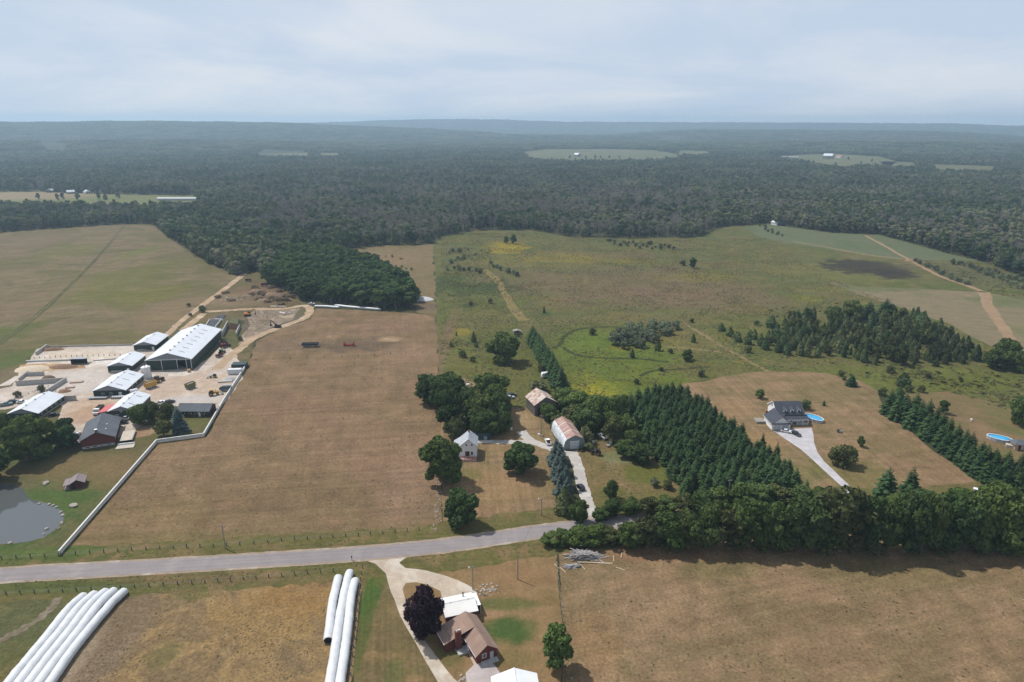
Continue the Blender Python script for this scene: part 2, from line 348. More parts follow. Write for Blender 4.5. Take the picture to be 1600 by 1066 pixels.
strip('dirt_track', [(318, 490), (300, 505), (285, 516)], 5, m_track, Z(3.2), jit=.6)
sheet('work_yard', [(400, 483), (440, 484), (470, 482), (455, 500), (425, 512), (395, 526), (372, 540), (376, 526), (392, 508), (385, 494)], ground_mat('scraped_soil', [S(168, 150, 130), S(134, 118, 102), S(186, 166, 142)], size=12, fine=.2), Z(2.5), jit=1.0)
strip('drive', [(-40, 748), (0, 726), (20, 714), (40, 702), (70, 690)], 5, m_track, Z(3), jit=.3)

# --- the big brown pasture
m_past = ground_mat('dry_pasture', [S(125, 103, 79), S(138, 113, 86), S(121, 102, 74), S(135, 108, 83)], size=34, msize=9, mid=.20, fine=.38, fsize=1.1, patches=[
    (560, 540, 70, 12, S(98, 84, 70), .6, .9, .45), (640, 548, 40, 14, S(150, 122, 96), .6, .9, .4), (600, 512, 60, 10, S(134, 106, 84), .6, .8, .4), (610, 530, 20, 4, S(158, 130, 98), .8, .8, .3), (440, 540, 40, 12, S(122, 104, 84), .6, .8, .4),
    (230, 820, 110, 40, S(130, 110, 74), .5, .9, .4), (420, 760, 120, 40, S(120, 100, 72), .5, 1.0, .5), (560, 700, 90, 40, S(140, 112, 88), .5, 1.0, .5), (330, 700, 60, 14, S(132, 108, 82), .5, .9, .4), (640, 760, 40, 60, S(142, 116, 94), .5, .9, .4), (470, 640, 80, 30, S(136, 108, 84), .5, .9, .5),
    (420, 840, 250, 10, S(116, 104, 66), .6, .8, .4)], stripes=((8, 2.4, .17), (100, 4, .10)), speck=(S(98, 86, 60), 2.2, .35))
sheet('dry_pasture', [(95, 869), (246, 694), (320, 684), (354, 628), (390, 572), (399, 533), (440, 514), (486, 498), (494, 482), (600, 487), (650, 490), (680, 493), (684, 560), (688, 700), (691, 834), (560, 848), (400, 861), (200, 866)], m_past, Z(2), jit=1.1)
sheet('rough_field', [(500, 392), (600, 384), (677, 382), (682, 492), (648, 489), (648, 462), (622, 440), (575, 415)],
      ground_mat('rough_grass', [S(116, 104, 70), S(128, 110, 80), S(108, 100, 62)], size=26, fine=.25, patches=[(600, 405, 60, 9, S(136, 114, 84), .7, .7, .4), (650, 480, 40, 8, S(108, 92, 74), .7, .8, .4)], speck=(S(84, 84, 52), 5, .6)), Z(2), jit=2.2)

# --- the meadow in the middle
m_mead = ground_mat('meadow', [S(98, 97, 54), S(105, 99, 60), S(90, 96, 50), S(110, 101, 66)], size=55, msize=11, mid=.24, fine=.42, fsize=1.8, patches=[
    (960, 440, 190, 26, S(112, 96, 72), .75, 1.0, .5, -6), (1060, 466, 150, 18, S(118, 98, 76), .7, 1.0, .5), (840, 410, 130, 8, S(116, 106, 58), .5, .9, .5), (920, 400, 120, 6, S(110, 92, 70), .6, .9, .5),
    (790, 388, 34, 8, S(150, 132, 40), .85, 2.0, .5), (860, 403, 70, 5, S(132, 120, 44), .75, 2.4, .6), (985, 409, 50, 4, S(126, 114, 48), .7, 2.4, .6), (1110, 433, 60, 6, S(122, 112, 50), .6, 2.4, .6), (1260, 466, 24, 5, S(124, 118, 48), .6, 1.0, .5),
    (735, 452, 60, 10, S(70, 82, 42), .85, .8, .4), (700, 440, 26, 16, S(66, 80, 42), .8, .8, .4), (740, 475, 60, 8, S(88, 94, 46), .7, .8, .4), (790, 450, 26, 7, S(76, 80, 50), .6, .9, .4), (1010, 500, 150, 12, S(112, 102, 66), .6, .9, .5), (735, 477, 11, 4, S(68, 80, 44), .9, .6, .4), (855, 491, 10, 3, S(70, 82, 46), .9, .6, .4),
    (770, 540, 70, 26, S(92, 96, 44), .7, .9, .5), (720, 570, 40, 30, S(108, 104, 54), .6, .9, .5), (722, 519, 14, 6, S(140, 124, 52), .7, 1.0, .4), (695, 540, 10, 60, S(120, 100, 74), .8, .7, .4), (800, 600, 90, 30, S(100, 98, 48), .6, .9, .5),
    (960, 562, 105, 60, S(94, 108, 42), .9, .8, .35), (1000, 590, 60, 16, S(98, 104, 42), .6, 1.0, .5), (940, 535, 40, 12, S(98, 112, 44), .6, .9, .5), (930, 612, 40, 16, S(144, 138, 36), .9, 2.0, .5), (975, 545, 22, 4, S(124, 118, 44), .7, 2.2, .6), (970, 628, 40, 10, S(122, 118, 44), .7, 2.2, .6), (915, 590, 20, 10, S(118, 116, 44), .6, 2.0, .6), (925, 640, 20, 8, S(118, 100, 74), .9, .7, .3),
    (1090, 530, 60, 22, S(112, 104, 62), .7, .8, .4), (1200, 520, 90, 26, S(102, 102, 50), .7, .9, .5), (1400, 590, 200, 16, S(100, 104, 48), .8, .9, .4), (1500, 600, 120, 14, S(96, 100, 46), .8, .9, .4), (1100, 576, 60, 8, S(104, 100, 56), .8, .8, .4),
    (1380, 400, 60, 6, S(112, 100, 64), .6, .9, .5), (1300, 425, 90, 16, S(108, 106, 60), .7, .9, .5), (1355, 417, 62, 11, S(62, 56, 46), .95, 1.1, .3, 7), (1390, 428, 34, 7, S(60, 54, 44), .9, 1.1, .3, 7), (1460, 415, 60, 10, S(112, 102, 68), .7, .9, .5), (1530, 430, 60, 14, S(94, 92, 62), .7, .9, .5)],
    stripes=((172, 5, .09),), speck=(S(78, 82, 44), 3.0, .45))
m_far = ground_mat('far_field', [S(116, 114, 80), S(100, 104, 70), S(126, 116, 86)], size=120, fine=.15, msize=40, mid=.2)
CLEAR = [[(-420, 300), (60, 300), (150, 303), (306, 306), (312, 316), (306, 328), (150, 330), (0, 326), (-420, 328)], [(812, 238), (850, 233.5), (960, 233), (1025, 235), (1068, 243), (1062, 252), (1000, 255), (900, 256), (830, 253)],
         [(1195, 245), (1300, 240), (1375, 245), (1400, 252), (1390, 262), (1310, 267), (1280, 262)], [(1376, 252), (1428, 254), (1432, 266), (1382, 266)], [(1455, 257), (1555, 260), (1550, 273), (1460, 272)], [(400, 236), (484, 237), (482, 248), (404, 248)], [(1058, 235), (1110, 236), (1106, 246), (1060, 246)], [(498, 239), (532, 239.5), (530, 248), (502, 248)], [(56, 233.5), (114, 234), (110, 243), (60, 243)], [(780, 214), (850, 215), (850, 219), (780, 219)], [(1025, 218), (1070, 219.5), (1070, 224), (1025, 223)]]
for i, q in enumerate(CLEAR): sheet('far_field', q, m_far if i else ground_mat('far_green_field', [S(108, 116, 70), S(120, 118, 78)], size=90, fine=.1, patches=[(40, 305, 120, 6, S(150, 132, 104), .9, .6, .4)]), Z(2), step=24, jit=9)
sheet('meadow', [(677, 382), (690, 371), (745, 360), (830, 360), (900, 372), (1000, 373), (1098, 370), (1130, 354), (1200, 350), (1300, 364), (1370, 366), (1420, 379), (1480, 396), (1540, 411), (1620, 444), (1800, 500), (1800, 700), (1600, 655), (1480, 615), (1380, 618), (1290, 585), (1190, 581), (1130, 590), (1060, 600), (1040, 640), (960, 660), (880, 640), (780, 650), (689, 650), (684, 560)], m_mead, Z(1.5), jit=1.0)
sheet('far_pasture', [(1160, 355), (1205, 351), (1300, 365), (1370, 367), (1420, 380), (1482, 397), (1530, 407), (1440, 407), (1400, 404), (1320, 393), (1235, 381), (1190, 372)], ground_mat('far_pasture', [S(98, 106, 74), S(104, 108, 80), S(94, 104, 70)], size=60, fine=.12), Z(2.5), jit=1.0)
sheet('hay_field', [(1290, 440), (1345, 448), (1450, 452), (1540, 457), (1620, 473), (1800, 512), (1800, 640), (1640, 570), (1560, 548), (1480, 505), (1400, 478), (1340, 460)], ground_mat('hay_stubble', [S(122, 116, 84), S(132, 118, 92), S(112, 112, 74)], size=60, fine=.16, stripes=((-24, 5, .10),), patches=[(1370, 450, 90, 5, S(104, 108, 70), .8, .6, .4), (1580, 472, 60, 8, S(104, 108, 70), .8, .6, .4)]), Z(2.4), jit=1.2)
m_path = ground_mat('bare_path', [S(164, 138, 110), S(150, 126, 98)], size=12, fine=.15)
strip('path', [(1537, 456), (1546, 480), (1566, 510), (1585, 545), (1615, 590), (1660, 640)], (8, 6), m_path, Z(3), jit=.8)
strip('path', [(1352, 368), (1385, 386), (1420, 406), (1470, 432), (1512, 447), (1537, 457)], (3.5, 5), m_path, Z(3), jit=.5)
strip('path', [(1238, 377), (1275, 383), (1320, 392), (1360, 399), (1412, 405)], 6, ground_mat('worn_grass', [S(136, 124, 92), S(120, 114, 78)], size=20, fine=.15), Z(2.8), jit=1)
strip('path', [(1068, 505), (1100, 524), (1130, 543), (1155, 556), (1180, 570), (1200, 580)], 2.6, ground_mat('trodden_grass', [S(142, 122, 88), S(124, 112, 72)], size=10, fine=.2), Z(2.6), jit=.4)
strip('path', [(1040, 542), (1080, 545), (1130, 551)], 2.0, bpy.data.materials['trodden_grass'], Z(2.6), jit=.4)
strip('path', [(756, 420), (778, 440), (792, 465), (806, 487), (820, 502)], (5, 8), ground_mat('mown_strip', [S(116, 108, 62), S(140, 122, 80), S(104, 100, 56)], size=9, fine=.25), Z(2.6), jit=.8)
strip('path', [(690, 598), (705, 590), (725, 595), (745, 608)], 4, m_path, Z(2.6), jit=.8)
m_ditch = ground_mat('ditch_reeds', [S(56, 66, 34), S(70, 78, 42)], size=8, fine=.4)
strip('ditch', [(864, 545), (875, 538), (882, 527), (895, 518), (915, 513), (945, 511), (985, 512)], 3.0, m_ditch, Z(2.6), jit=.5)
strip('ditch', [(880, 543), (896, 553), (920, 558), (955, 560), (1000, 561), (1045, 566)], 3.0, m_ditch, Z(2.7), jit=.5)
strip('ditch', [(1000, 588), (1020, 580), (1060, 577), (1110, 574)], 2.4, m_ditch, Z(2.6), jit=.5)

# --- east: house lots
m_lot = ground_mat('dry_lawn', [S(138, 116, 86), S(126, 110, 76), S(144, 118, 90), S(120, 106, 72)], size=22, msize=6, mid=.2, fine=.36, fsize=.9, patches=[
    (1140, 640, 40, 14, S(150, 122, 90), .7, .8, .4), (1190, 690, 30, 14, S(156, 126, 88), .7, .8, .4), (1250, 740, 50, 16, S(112, 108, 66), .7, .8, .4), (1330, 740, 60, 24, S(112, 104, 62), .7, .8, .4), (1300, 620, 60, 16, S(122, 108, 74), .6, .8, .4), (1450, 735, 60, 24, S(140, 112, 86), .6, .8, .4), (1400, 700, 40, 20, S(118, 102, 68), .5, .9, .4),
    (775, 760, 70, 26, S(150, 122, 88), .7, .8, .4), (745, 800, 50, 14, S(142, 114, 84), .6, .8, .4), (800, 690, 40, 20, S(146, 122, 86), .7, .8, .4), (800, 655, 40, 16, S(160, 136, 100), .7, .7, .3), (735, 742, 20, 8, S(112, 106, 60), .7, .8, .4), (820, 818, 90, 7, S(104, 100, 58), .8, .8, .4)], stripes=((95, 1.6, .16), (5, 2.5, .12)))
sheet('house_lawn', [(1062, 600), (1100, 596), (1130, 588), (1200, 580), (1290, 583), (1345, 596), (1372, 612), (1380, 640), (1440, 690), (1545, 766), (1620, 790), (1620, 830), (1280, 820), (1200, 760), (1120, 680)], m_lot, Z(3), jit=.8)
sheet('side_lot', [(1393, 618), (1480, 612), (1560, 630), (1600, 652), (1800, 720), (1800, 800), (1600, 775), (1500, 728), (1400, 655)], ground_mat('side_lawn', [S(134, 110, 82), S(120, 104, 72), S(104, 104, 60)], size=20, fine=.22), Z(3.2), jit=.8)
sheet('farmhouse_lawn', [(689, 660), (700, 640), (760, 630), (800, 636), (850, 640), (868, 690), (862, 730), (895, 800), (900, 826), (850, 832), (692, 836)], m_lot, Z(3), jit=.5)
sheet('east_paddock', [(898, 700), (940, 690), (1000, 705), (1060, 745), (1090, 790), (1060, 815), (930, 822), (915, 760)], ground_mat('paddock_grass', [S(126, 106, 74), S(112, 100, 62), S(136, 112, 82)], size=16, fine=.28, patches=[(1015, 740, 40, 18, S(98, 100, 46), .9, .7, .3, 0), (955, 772, 24, 14, S(98, 98, 50), .8, .8, .4), (965, 715, 26, 10, S(120, 122, 84), .8, .7, .3), (1000, 775, 60, 10, S(104, 98, 56), .7, .8, .4)], stripes=((120, 2.4, .08),)), Z(3.1), jit=.6)
m_drive = ground_mat('pale_gravel', [S(204, 196, 190), S(190, 182, 174), S(214, 208, 202)], size=8, fine=.10, fsize=.7)
strip('driveway', [(893, 705), (903, 730), (910, 760), (920, 790), (934, 815), (942, 828)], (4.6, 4.2), m_drive, Z(4), jit=.3)
strip('driveway', [(896, 712), (872, 705), (850, 697), (832, 690), (822, 683), (815, 674)], (4, 4.4), m_drive, Z(4.2), jit=.3)
strip('driveway', [(830, 691), (805, 691), (780, 691), (745, 690)], (3.6, 3.4), m_drive, Z(4.1), jit=.3)
sheet('driveway', [(1209, 674), (1226, 671), (1268, 669), (1271, 680), (1272, 692), (1278, 708), (1289, 722), (1325, 757), (1350, 790), (1366, 815), (1351, 815), (1335, 785), (1314, 759), (1282, 731), (1249, 701)], ground_mat('house_gravel', [S(206, 202, 204), S(192, 188, 190), S(212, 208, 208)], size=8, fine=.08, fsize=.6), Z(4), jit=.3)

# --- the road, its verges and shoulders
ROAD = [(-420, 947), (-200, 918), (0, 899.5), (200, 888), (400, 876), (560, 865.5), (700, 852), (850, 830), (960, 817), (1100, 806), (1300, 795), (1600, 783), (1900, 772)]
m_verge = ground_mat('verge', [S(116, 102, 66), S(98, 96, 54), S(130, 108, 76)], size=12, fine=.28, stripes=((3, 1.6, .14),), patches=[(60, 862, 120, 14, S(82, 98, 48), .8, .8, .4), (100, 915, 140, 10, S(84, 92, 48), .8, .8, .4), (300, 905, 160, 8, S(110, 94, 64), .6, .8, .4)])
strip('verge', ROAD, 27, m_verge, Z(3.4), jit=.9, sub=10)
strip('road_shoulder', ROAD, 8.6, ground_mat('shoulder_gravel', [S(176, 158, 142), S(160, 142, 124), S(188, 174, 160)], size=6, fine=.14, fsize=.6), Z(4.4), jit=.18, sub=16)
strip('road', ROAD, 6.5, ground_mat('old_asphalt', [S(158, 150, 148), S(150, 142, 141), S(166, 158, 155)], size=18, fine=.09, fsize=.5, mid=.07, stripes=((6, .9, .12),)), Z(5.4), jit=.06, sub=16)

# --- south side
m_sw = ground_mat('cut_grain', [S(134, 110, 80), S(152, 126, 86), S(124, 104, 76), S(158, 132, 94)], size=14, msize=3.5, mid=.22, fine=.34, fsize=.9, bump=.25, patches=[
    (40, 975, 90, 50, S(92, 94, 60), .95, .5, .25, 0), (150, 1010, 60, 90, S(128, 110, 90), .9, .6, .3), (200, 960, 40, 40, S(122, 104, 80), .8, .7, .4), (300, 930, 30, 8, S(104, 100, 58), .8, .9, .4), (255, 1025, 26, 20, S(108, 102, 64), .7, .9, .4), (110, 1040, 20, 60, S(170, 152, 128), .4, 1.1, .4), (420, 960, 90, 40, S(154, 124, 78), .6, .9, .4), (30, 1040, 60, 30, S(98, 96, 58), .8, .7, .4), (470, 930, 60, 30, S(146, 112, 68), .5, .9, .4)], speck=(S(94, 82, 52), 1.6, .4))
sheet('grain_field', [(-420, 985), (-200, 948), (0, 927), (160, 919), (300, 909), (420, 898), (520, 888), (570, 884), (566, 920), (556, 1000), (548, 1100), (540, 1250), (-300, 1250)], m_sw, Z(2.2), jit=.5)
strip('ditch', [(92, 934), (80, 950), (60, 968), (30, 986), (-10, 1006), (-60, 1030)], 2.2, ground_mat('dry_ditch', [S(150, 138, 122), S(112, 100, 78)], size=5, fine=.25), Z(4), jit=.5)
sheet('track_verge', [(570, 884), (590, 884), (606, 900), (616, 930), (625, 960), (655, 1010), (690, 1066), (760, 1250), (540, 1250), (548, 1100), (558, 1000), (566, 920)], ground_mat('grass_strip', [S(122, 102, 74), S(110, 98, 64), S(138, 114, 80)], size=8, fine=.25, patches=[(580, 930, 14, 46, S(74, 96, 44), .95, .6, .3), (598, 905, 14, 12, S(96, 98, 54), .8, .6, .3), (566, 1000, 10, 60, S(88, 94, 50), .8, .7, .3), (615, 1055, 14, 26, S(98, 98, 58), .8, .7, .4)], stripes=((100, 1.2, .2),)), Z(2.4), jit=.3)
m_lane = ground_mat('lane_gravel', [S(206, 192, 174), S(192, 174, 154), S(216, 206, 190)], size=9, fine=.12, fsize=.7)
sheet('lane', [(562, 873), (586, 881), (602, 897), (611, 925), (620, 950), (640, 990), (664, 1030), (690, 1076), (730, 1160), (790, 1160), (740, 1086), (710, 1060), (688, 1035), (664, 1000), (648, 970), (634, 938), (628, 920), (634, 911), (650, 910), (668, 914), (688, 924), (690, 934), (706, 938), (742, 936), (745, 926), (737, 918), (712, 906), (690, 898), (664, 892), (634, 888), (624, 880), (634, 872), (660, 866), (690, 860), (690, 852), (562, 864)], m_lane, Z(4.2), jit=.25, step=3)
m_slot = ground_mat('south_lawn', [S(132, 108, 76), S(142, 116, 82), S(122, 102, 68)], size=14, fine=.24, fsize=.8, patches=[(795, 985, 44, 22, S(64, 90, 42), .9, 1.3, .45), (790, 945, 46, 10, S(92, 98, 54), .8, 1.3, .5), (700, 1025, 26, 20, S(108, 102, 62), .7, .8, .4), (690, 880, 44, 10, S(116, 100, 72), .7, .8, .4), (770, 960, 20, 6, S(150, 120, 92), .7, .7, .4), (800, 1030, 40, 14, S(112, 100, 58), .6, .8, .4), (670, 925, 24, 16, S(140, 112, 74), .6, .8, .4), (805, 900, 50, 18, S(142, 112, 80), .6, .8, .4)], stripes=((92, 1.5, .07),))
sheet('south_lawn', [(634, 872), (700, 862), (856, 842), (870, 860), (874, 930), (880, 1000), (870, 1160), (740, 1160), (690, 1070), (640, 980), (622, 910)], m_slot, Z(2.6), jit=.3)
sheet('parking_pad', [(729, 1070), (728, 1052), (740, 1040), (752, 1036), (772, 1038), (780, 1050), (790, 1064), (800, 1075), (800, 1160), (740, 1160)], ground_mat('pad_gravel', [S(204, 192, 188), S(190, 178, 172)], size=5, fine=.1, fsize=.6), Z(4.1), jit=.25, step=2)
sheet('garden_path', [(729, 1014), (734, 1012), (745, 1035), (752, 1042), (742, 1042), (738, 1034)], m_lane, Z(4), jit=.1, step=1.5)
m_se = ground_mat('grazed_field', [S(133, 111, 83), S(143, 118, 89), S(124, 106, 76), S(136, 111, 83)], size=26, msize=6, mid=.2, fine=.42, fsize=.8, patches=[(1130, 890, 60, 14, S(114, 104, 68), .6, .9, .4), (1400, 900, 120, 20, S(118, 106, 70), .6, .9, .4), (930, 1000, 40, 50, S(140, 110, 78), .5, .9, .4), (1250, 1000, 150, 40, S(128, 106, 78), .5, 1, .5), (1030, 870, 120, 8, S(146, 112, 84), .5, .8, .4), (1550, 1000, 80, 40, S(136, 112, 84), .5, .9, .4)], stripes=((15, 3, .15), (80, 5, .09)), speck=(S(104, 90, 62), 2, .35))
sheet('grazed_field', [(872, 862), (960, 850), (1200, 830), (1700, 800), (1900, 800), (1900, 1250), (868, 1250), (882, 1000), (876, 930)], m_se, Z(2.3), jit=.4)

# --- pond
def pond():
    P = [(-60, 764), (-10, 757), (20, 756), (33, 760), (40, 770), (47, 779), (58, 784), (74, 787), (86, 791), (97, 798), (100, 806), (96, 818), (84, 830), (66, 841), (46, 847), (20, 850), (-20, 850), (-70, 846)]
    m, t, b = new_mat('pond_water'); b.inputs['Base Color'].default_value = (0.085, 0.090, 0.088, 1); b.inputs['Roughness'].default_value = 0.04; b.inputs['Specular IOR Level'].default_value = 0.9; b.inputs['IOR'].default_value = 1.45
    tc = N(t, 'ShaderNodeTexCoord'); n = N(t, 'ShaderNodeTexNoise'); n.inputs['Scale'].default_value = 0.5; n.inputs['Detail'].default_value = 3; t.links.new(tc.outputs['Object'], n.inputs['Vector'])
    bp = N(t, 'ShaderNodeBump'); bp.inputs['Strength'].default_value = 0.15; bp.inputs['Distance'].default_value = 0.05; t.links.new(n.outputs['Fac'], bp.inputs['Height']); t.links.new(bp.outputs[0], b.inputs['Normal'])
    m2 = ground_mat('pond_bank', [S(122, 110, 80), S(92, 96, 54), S(142, 126, 100)], size=4, fine=.25)
    c = Vector((0, 0, 0)); W = [G(*p) for p in P]
    for q in W: c += q / len(W)
    big = [c + (q - c) * 1.022 for q in W]
    sheet('pond_bank', big, m2, Z(3), world=True, step=2, jit=.9); sheet('pond', W, m, Z(4), world=True, step=1.6, jit=.5)
pond()

# ================================================================== far hills and haze
m_hill = ground_mat('hill_wood', [S(58, 68, 46), S(72, 78, 54), S(64, 72, 48), S(96, 94, 66)], size=260, msize=60, fsize=14, fine=.3, mid=.25)
def hill(name, prof, d0, dc, d1, nd=10):
    """prof: (photo x, photo y of the crest): the crest runs at distance dc, the slope from d0 up and down to d1. Returns a height function."""
    az = [math.atan2(p[0] - 800, FOCAL * 1.02) for p in prof]
    hs = [max(0.0, CAM_H + dc * (192 - p[1]) / FOCAL) for p in prof]
    A = np.linspace(az[0], az[-1], 160); Hh = np.interp(A, az, hs)
    Hh = Hh + np.array([mnoise.noise(Vector((a * 30, dc, 0))) * 5 + mnoise.noise(Vector((a * 90, dc, 5))) * 2.5 for a in A]) * (Hh > 8)
    mb = MB()
    ds = np.concatenate([np.linspace(d0, dc, nd), np.linspace(dc, d1, 5)[1:]])
    def bell(d): 
        t = (d - d0) / (dc - d0) if d <= dc else 1 - (d - dc) / (d1 - dc); t = min(max(t, 0), 1); return t * t * (3 - 2 * t)
    for d in ds:
        for a, h in zip(A, Hh):
            wob = 1 + 0.10 * mnoise.noise(Vector((a * 14, d * 0.002, 2)))
            dd = d * (1 + 0.03 * mnoise.noise(Vector((a * 9, d * .001, 7))))
            mb.v.append((math.sin(a) * dd, math.cos(a) * dd, h * bell(d) * (wob if d < dc else 1) - 0.5))
    n = len(A)
    for i in range(len(ds) - 1):
        for k in range(n - 1): mb.f.append((i * n + k, i * n + k + 1, (i + 1) * n + k + 1, (i + 1) * n + k)); mb.mi.append(0)
    o = mb.build('hill', m_hill, smooth=True); o['kind'] = 'structure'; o['label'] = name
    def hf(x, y):
        a = np.arctan2(x, y); d = np.hypot(x, y); h = np.interp(a, A, Hh, left=0, right=0)
        t = np.where(d <= dc, (d - d0) / (dc - d0), 1 - (d - dc) / (d1 - dc)); t = np.clip(t, 0, 1); return h * t * t * (3 - 2 * t)
    return hf
HF = [hill('long wooded ridge on the left skyline', [(-900, 205), (-300, 197), (0, 194), (180, 192.5), (260, 192), (450, 194), (540, 198), (660, 202), (760, 207), (830, 213), (880, 219)], 4300, 6400, 7600),
      hill('wooded ridge on the right below the skyline', [(930, 219), (985, 209), (1040, 205), (1100, 203.5), (1300, 204), (1440, 204.5), (1520, 207), (1580, 211), (1700, 216), (1900, 219)], 4600, 6600, 7800),
      hill('faint far escarpment along the horizon', [(-900, 195), (0, 195.5), (300, 194), (500, 193), (580, 190.5), (640, 188.5), (720, 187.5), (800, 189), (880, 191.5), (1000, 192), (1300, 193), (1480, 194), (1560, 196.5), (1640, 197.5), (2000, 197), (2600, 196)], 8200, 10200, 11200, 6)]
HF += [hill('low wooded swell behind the far fields', [(-900, 222), (-200, 219), (100, 216), (300, 217.5), (480, 221), (620, 226), (760, 229)], 3300, 4100, 4700, 6),
       hill('low wooded swell on the right', [(1000, 229), (1080, 224), (1250, 221), (1450, 219), (1600, 221), (1900, 219), (2400, 229)], 3500, 4200, 4900, 6),
       hill('low wooded swell in the middle distance', [(500, 217), (640, 212), (800, 211), (950, 213), (1060, 217)], 4800, 5600, 6000, 6)]
def hills_at(x, y): return np.maximum.reduce([f(x, y) for f in HF])

HAZE_D = 0.000140
def haze_box():
    m = bpy.data.materials.new('haze_air'); m.use_nodes = True; t = m.node_tree; t.nodes.clear()
    o = N(t, 'ShaderNodeOutputMaterial'); v = N(t, 'ShaderNodeVolumePrincipled')
    v.inputs['Color'].default_value = (0.60, 0.82, 1.0, 1); v.inputs['Density'].default_value = HAZE_D; v.inputs['Anisotropy'].default_value = 0.25
    t.links.new(v.outputs[0], o.inputs['Volume'])
    o_ = MB().box((0, 0, (215 - 1) / 2), (23600, 23600, 216)).build('haze', m); o_['kind'] = 'stuff'; o_['label'] = 'thin summer haze over the whole valley'
haze_box()

# ================================================================== TREES
def foliage_mat(name, cols, rough=0.75, trans=0.22):
    """leaf colour differs from tree to tree (per object) and from clump to clump"""
    m, t, b = new_mat(name); L = t.links.new
    oi = N(t, 'ShaderNodeObjectInfo'); rp = N(t, 'ShaderNodeValToRGB'); e = rp.color_ramp.elements
    for i in range(len(cols) - 2): e.new(0.5)
    for i, c in enumerate(cols): e[i].position = i / (len(cols) - 1); e[i].color = c
    wn = N(t, 'ShaderNodeTexNoise'); wn.inputs['Scale'].default_value = 1 / 170; wn.inputs['Detail'].default_value = 4; L(oi.outputs['Location'], wn.inputs['Vector'])
    wm = N(t, 'ShaderNodeMapRange')
    for i, v in enumerate((0.3, 0.7, -0.3, 0.6)): wm.inputs[1 + i].default_value = v
    L(wn.outputs['Fac'], wm.inputs['Value'])
    wa = N(t, 'ShaderNodeMath', operation='MULTIPLY_ADD', use_clamp=True); L(oi.outputs['Random'], wa.inputs[0]); wa.inputs[1].default_value = 0.7; L(wm.outputs[0], wa.inputs[2])
    L(wa.outputs[0], rp.inputs['Fac'])
    tc = N(t, 'ShaderNodeTexCoord'); n = N(t, 'ShaderNodeTexNoise'); n.inputs['Scale'].default_value = 0.7; n.inputs['Detail'].default_value = 3; L(tc.outputs['Object'], n.inputs['Vector'])
    mr = N(t, 'ShaderNodeMapRange')
    for i, v in enumerate((0.3, 0.7, 0.68, 1.35)): mr.inputs[1 + i].default_value = v
    bm_ = N(t, 'ShaderNodeMapRange')
    for i, v in enumerate((0.3, 0.7, 0.62, 1.42)): bm_.inputs[1 + i].default_value = v
    w2 = N(t, 'ShaderNodeTexNoise'); w2.inputs['Scale'].default_value = 1 / 100; w2.inputs['Detail'].default_value = 5; L(oi.outputs['Location'], w2.inputs['Vector']); L(w2.outputs['Fac'], bm_.inputs['Value'])
    pm = N(t, 'ShaderNodeMath', operation='MULTIPLY'); L(n.outputs['Fac'], mr.inputs['Value']); L(mr.outputs[0], pm.inputs[0]); L(bm_.outputs[0], pm.inputs[1]); mr = pm
    vm = N(t, 'ShaderNodeVectorMath', operation='SCALE'); L(rp.outputs['Color'], vm.inputs[0]); L(mr.outputs[0], vm.inputs['Scale'])
    L(vm.outputs[0], b.inputs['Base Color']); b.inputs['Roughness'].default_value = .9; b.inputs['Specular IOR Level'].default_value = 0.04
    if trans:
        tr = N(t, 'ShaderNodeBsdfTranslucent'); L(vm.outputs[0], tr.inputs['Color']); ms = N(t, 'ShaderNodeMixShader'); ms.inputs[0].default_value = trans
        o = [q for q in t.nodes if q.type == 'OUTPUT_MATERIAL'][0]; L(b.outputs[0], ms.inputs[1]); L(tr.outputs[0], ms.inputs[2]); L(ms.outputs[0], o.inputs['Surface'])
    return m
F = lambda r, g, b: (r, g, b, 1.0)
M_BARK = plain('bark', (0.13, 0.10, 0.075), rough=.9, var=.3, scale=3)
M_GREYBARK = plain('grey_bark', (0.24, 0.215, 0.19), rough=.9, var=.25, scale=3)
M_BROAD = foliage_mat('broadleaf_leaves', [F(.068, .112, .030), F(.108, .150, .042), F(.088, .132, .040), F(.145, .168, .056)])
M_DARKB = foliage_mat('dark_broadleaf_leaves', [F(.052, .090, .032), F(.070, .108, .036), F(.084, .122, .042)])
M_SPRUCE = foliage_mat('spruce_needles', [F(.026, .050, .019), F(.040, .070, .024), F(.034, .062, .026), F(.056, .082, .028)], trans=0)
M_BLUE = foliage_mat('blue_spruce_needles', [F(.060, .085, .078), F(.072, .096, .084)], trans=0)
M_CEDAR = foliage_mat('cedar_sprays', [F(.092, .130, .048), F(.124, .152, .060), F(.068, .104, .044), F(.150, .162, .072)], trans=.2)
M_BRUSH = foliage_mat('dead_brush', [F(.24, .175, .115), F(.28, .21, .14), F(.20, .17, .10)], trans=.3)
M_SCRUB = foliage_mat('scrub_leaves', [F(.105, .135, .050), F(.145, .160, .068), F(.175, .170, .095)], trans=.3)
M_PURPLE = foliage_mat('purple_leaves', [F(.034, .018, .026), F(.038, .022, .030)], trans=.05)
M_OLIVE = foliage_mat('willow_leaves', [F(.095, .105, .036), F(.085, .098, .038)])
M_GREYLEAF = foliage_mat('grey_willow_leaves', [F(.185, .215, .125), F(.215, .235, .145), F(.16, .195, .105)], trans=.35)
M_FOREST = foliage_mat('forest_leaves', [F(.040, .068, .030), F(.082, .112, .044), F(.064, .092, .044), F(.118, .138, .060), F(.150, .156, .080), F(.175, .164, .112)])
M_DEAD = foliage_mat('dead_twigs', [F(.19, .17, .145), F(.24, .21, .18), F(.165, .155, .125)], trans=0)

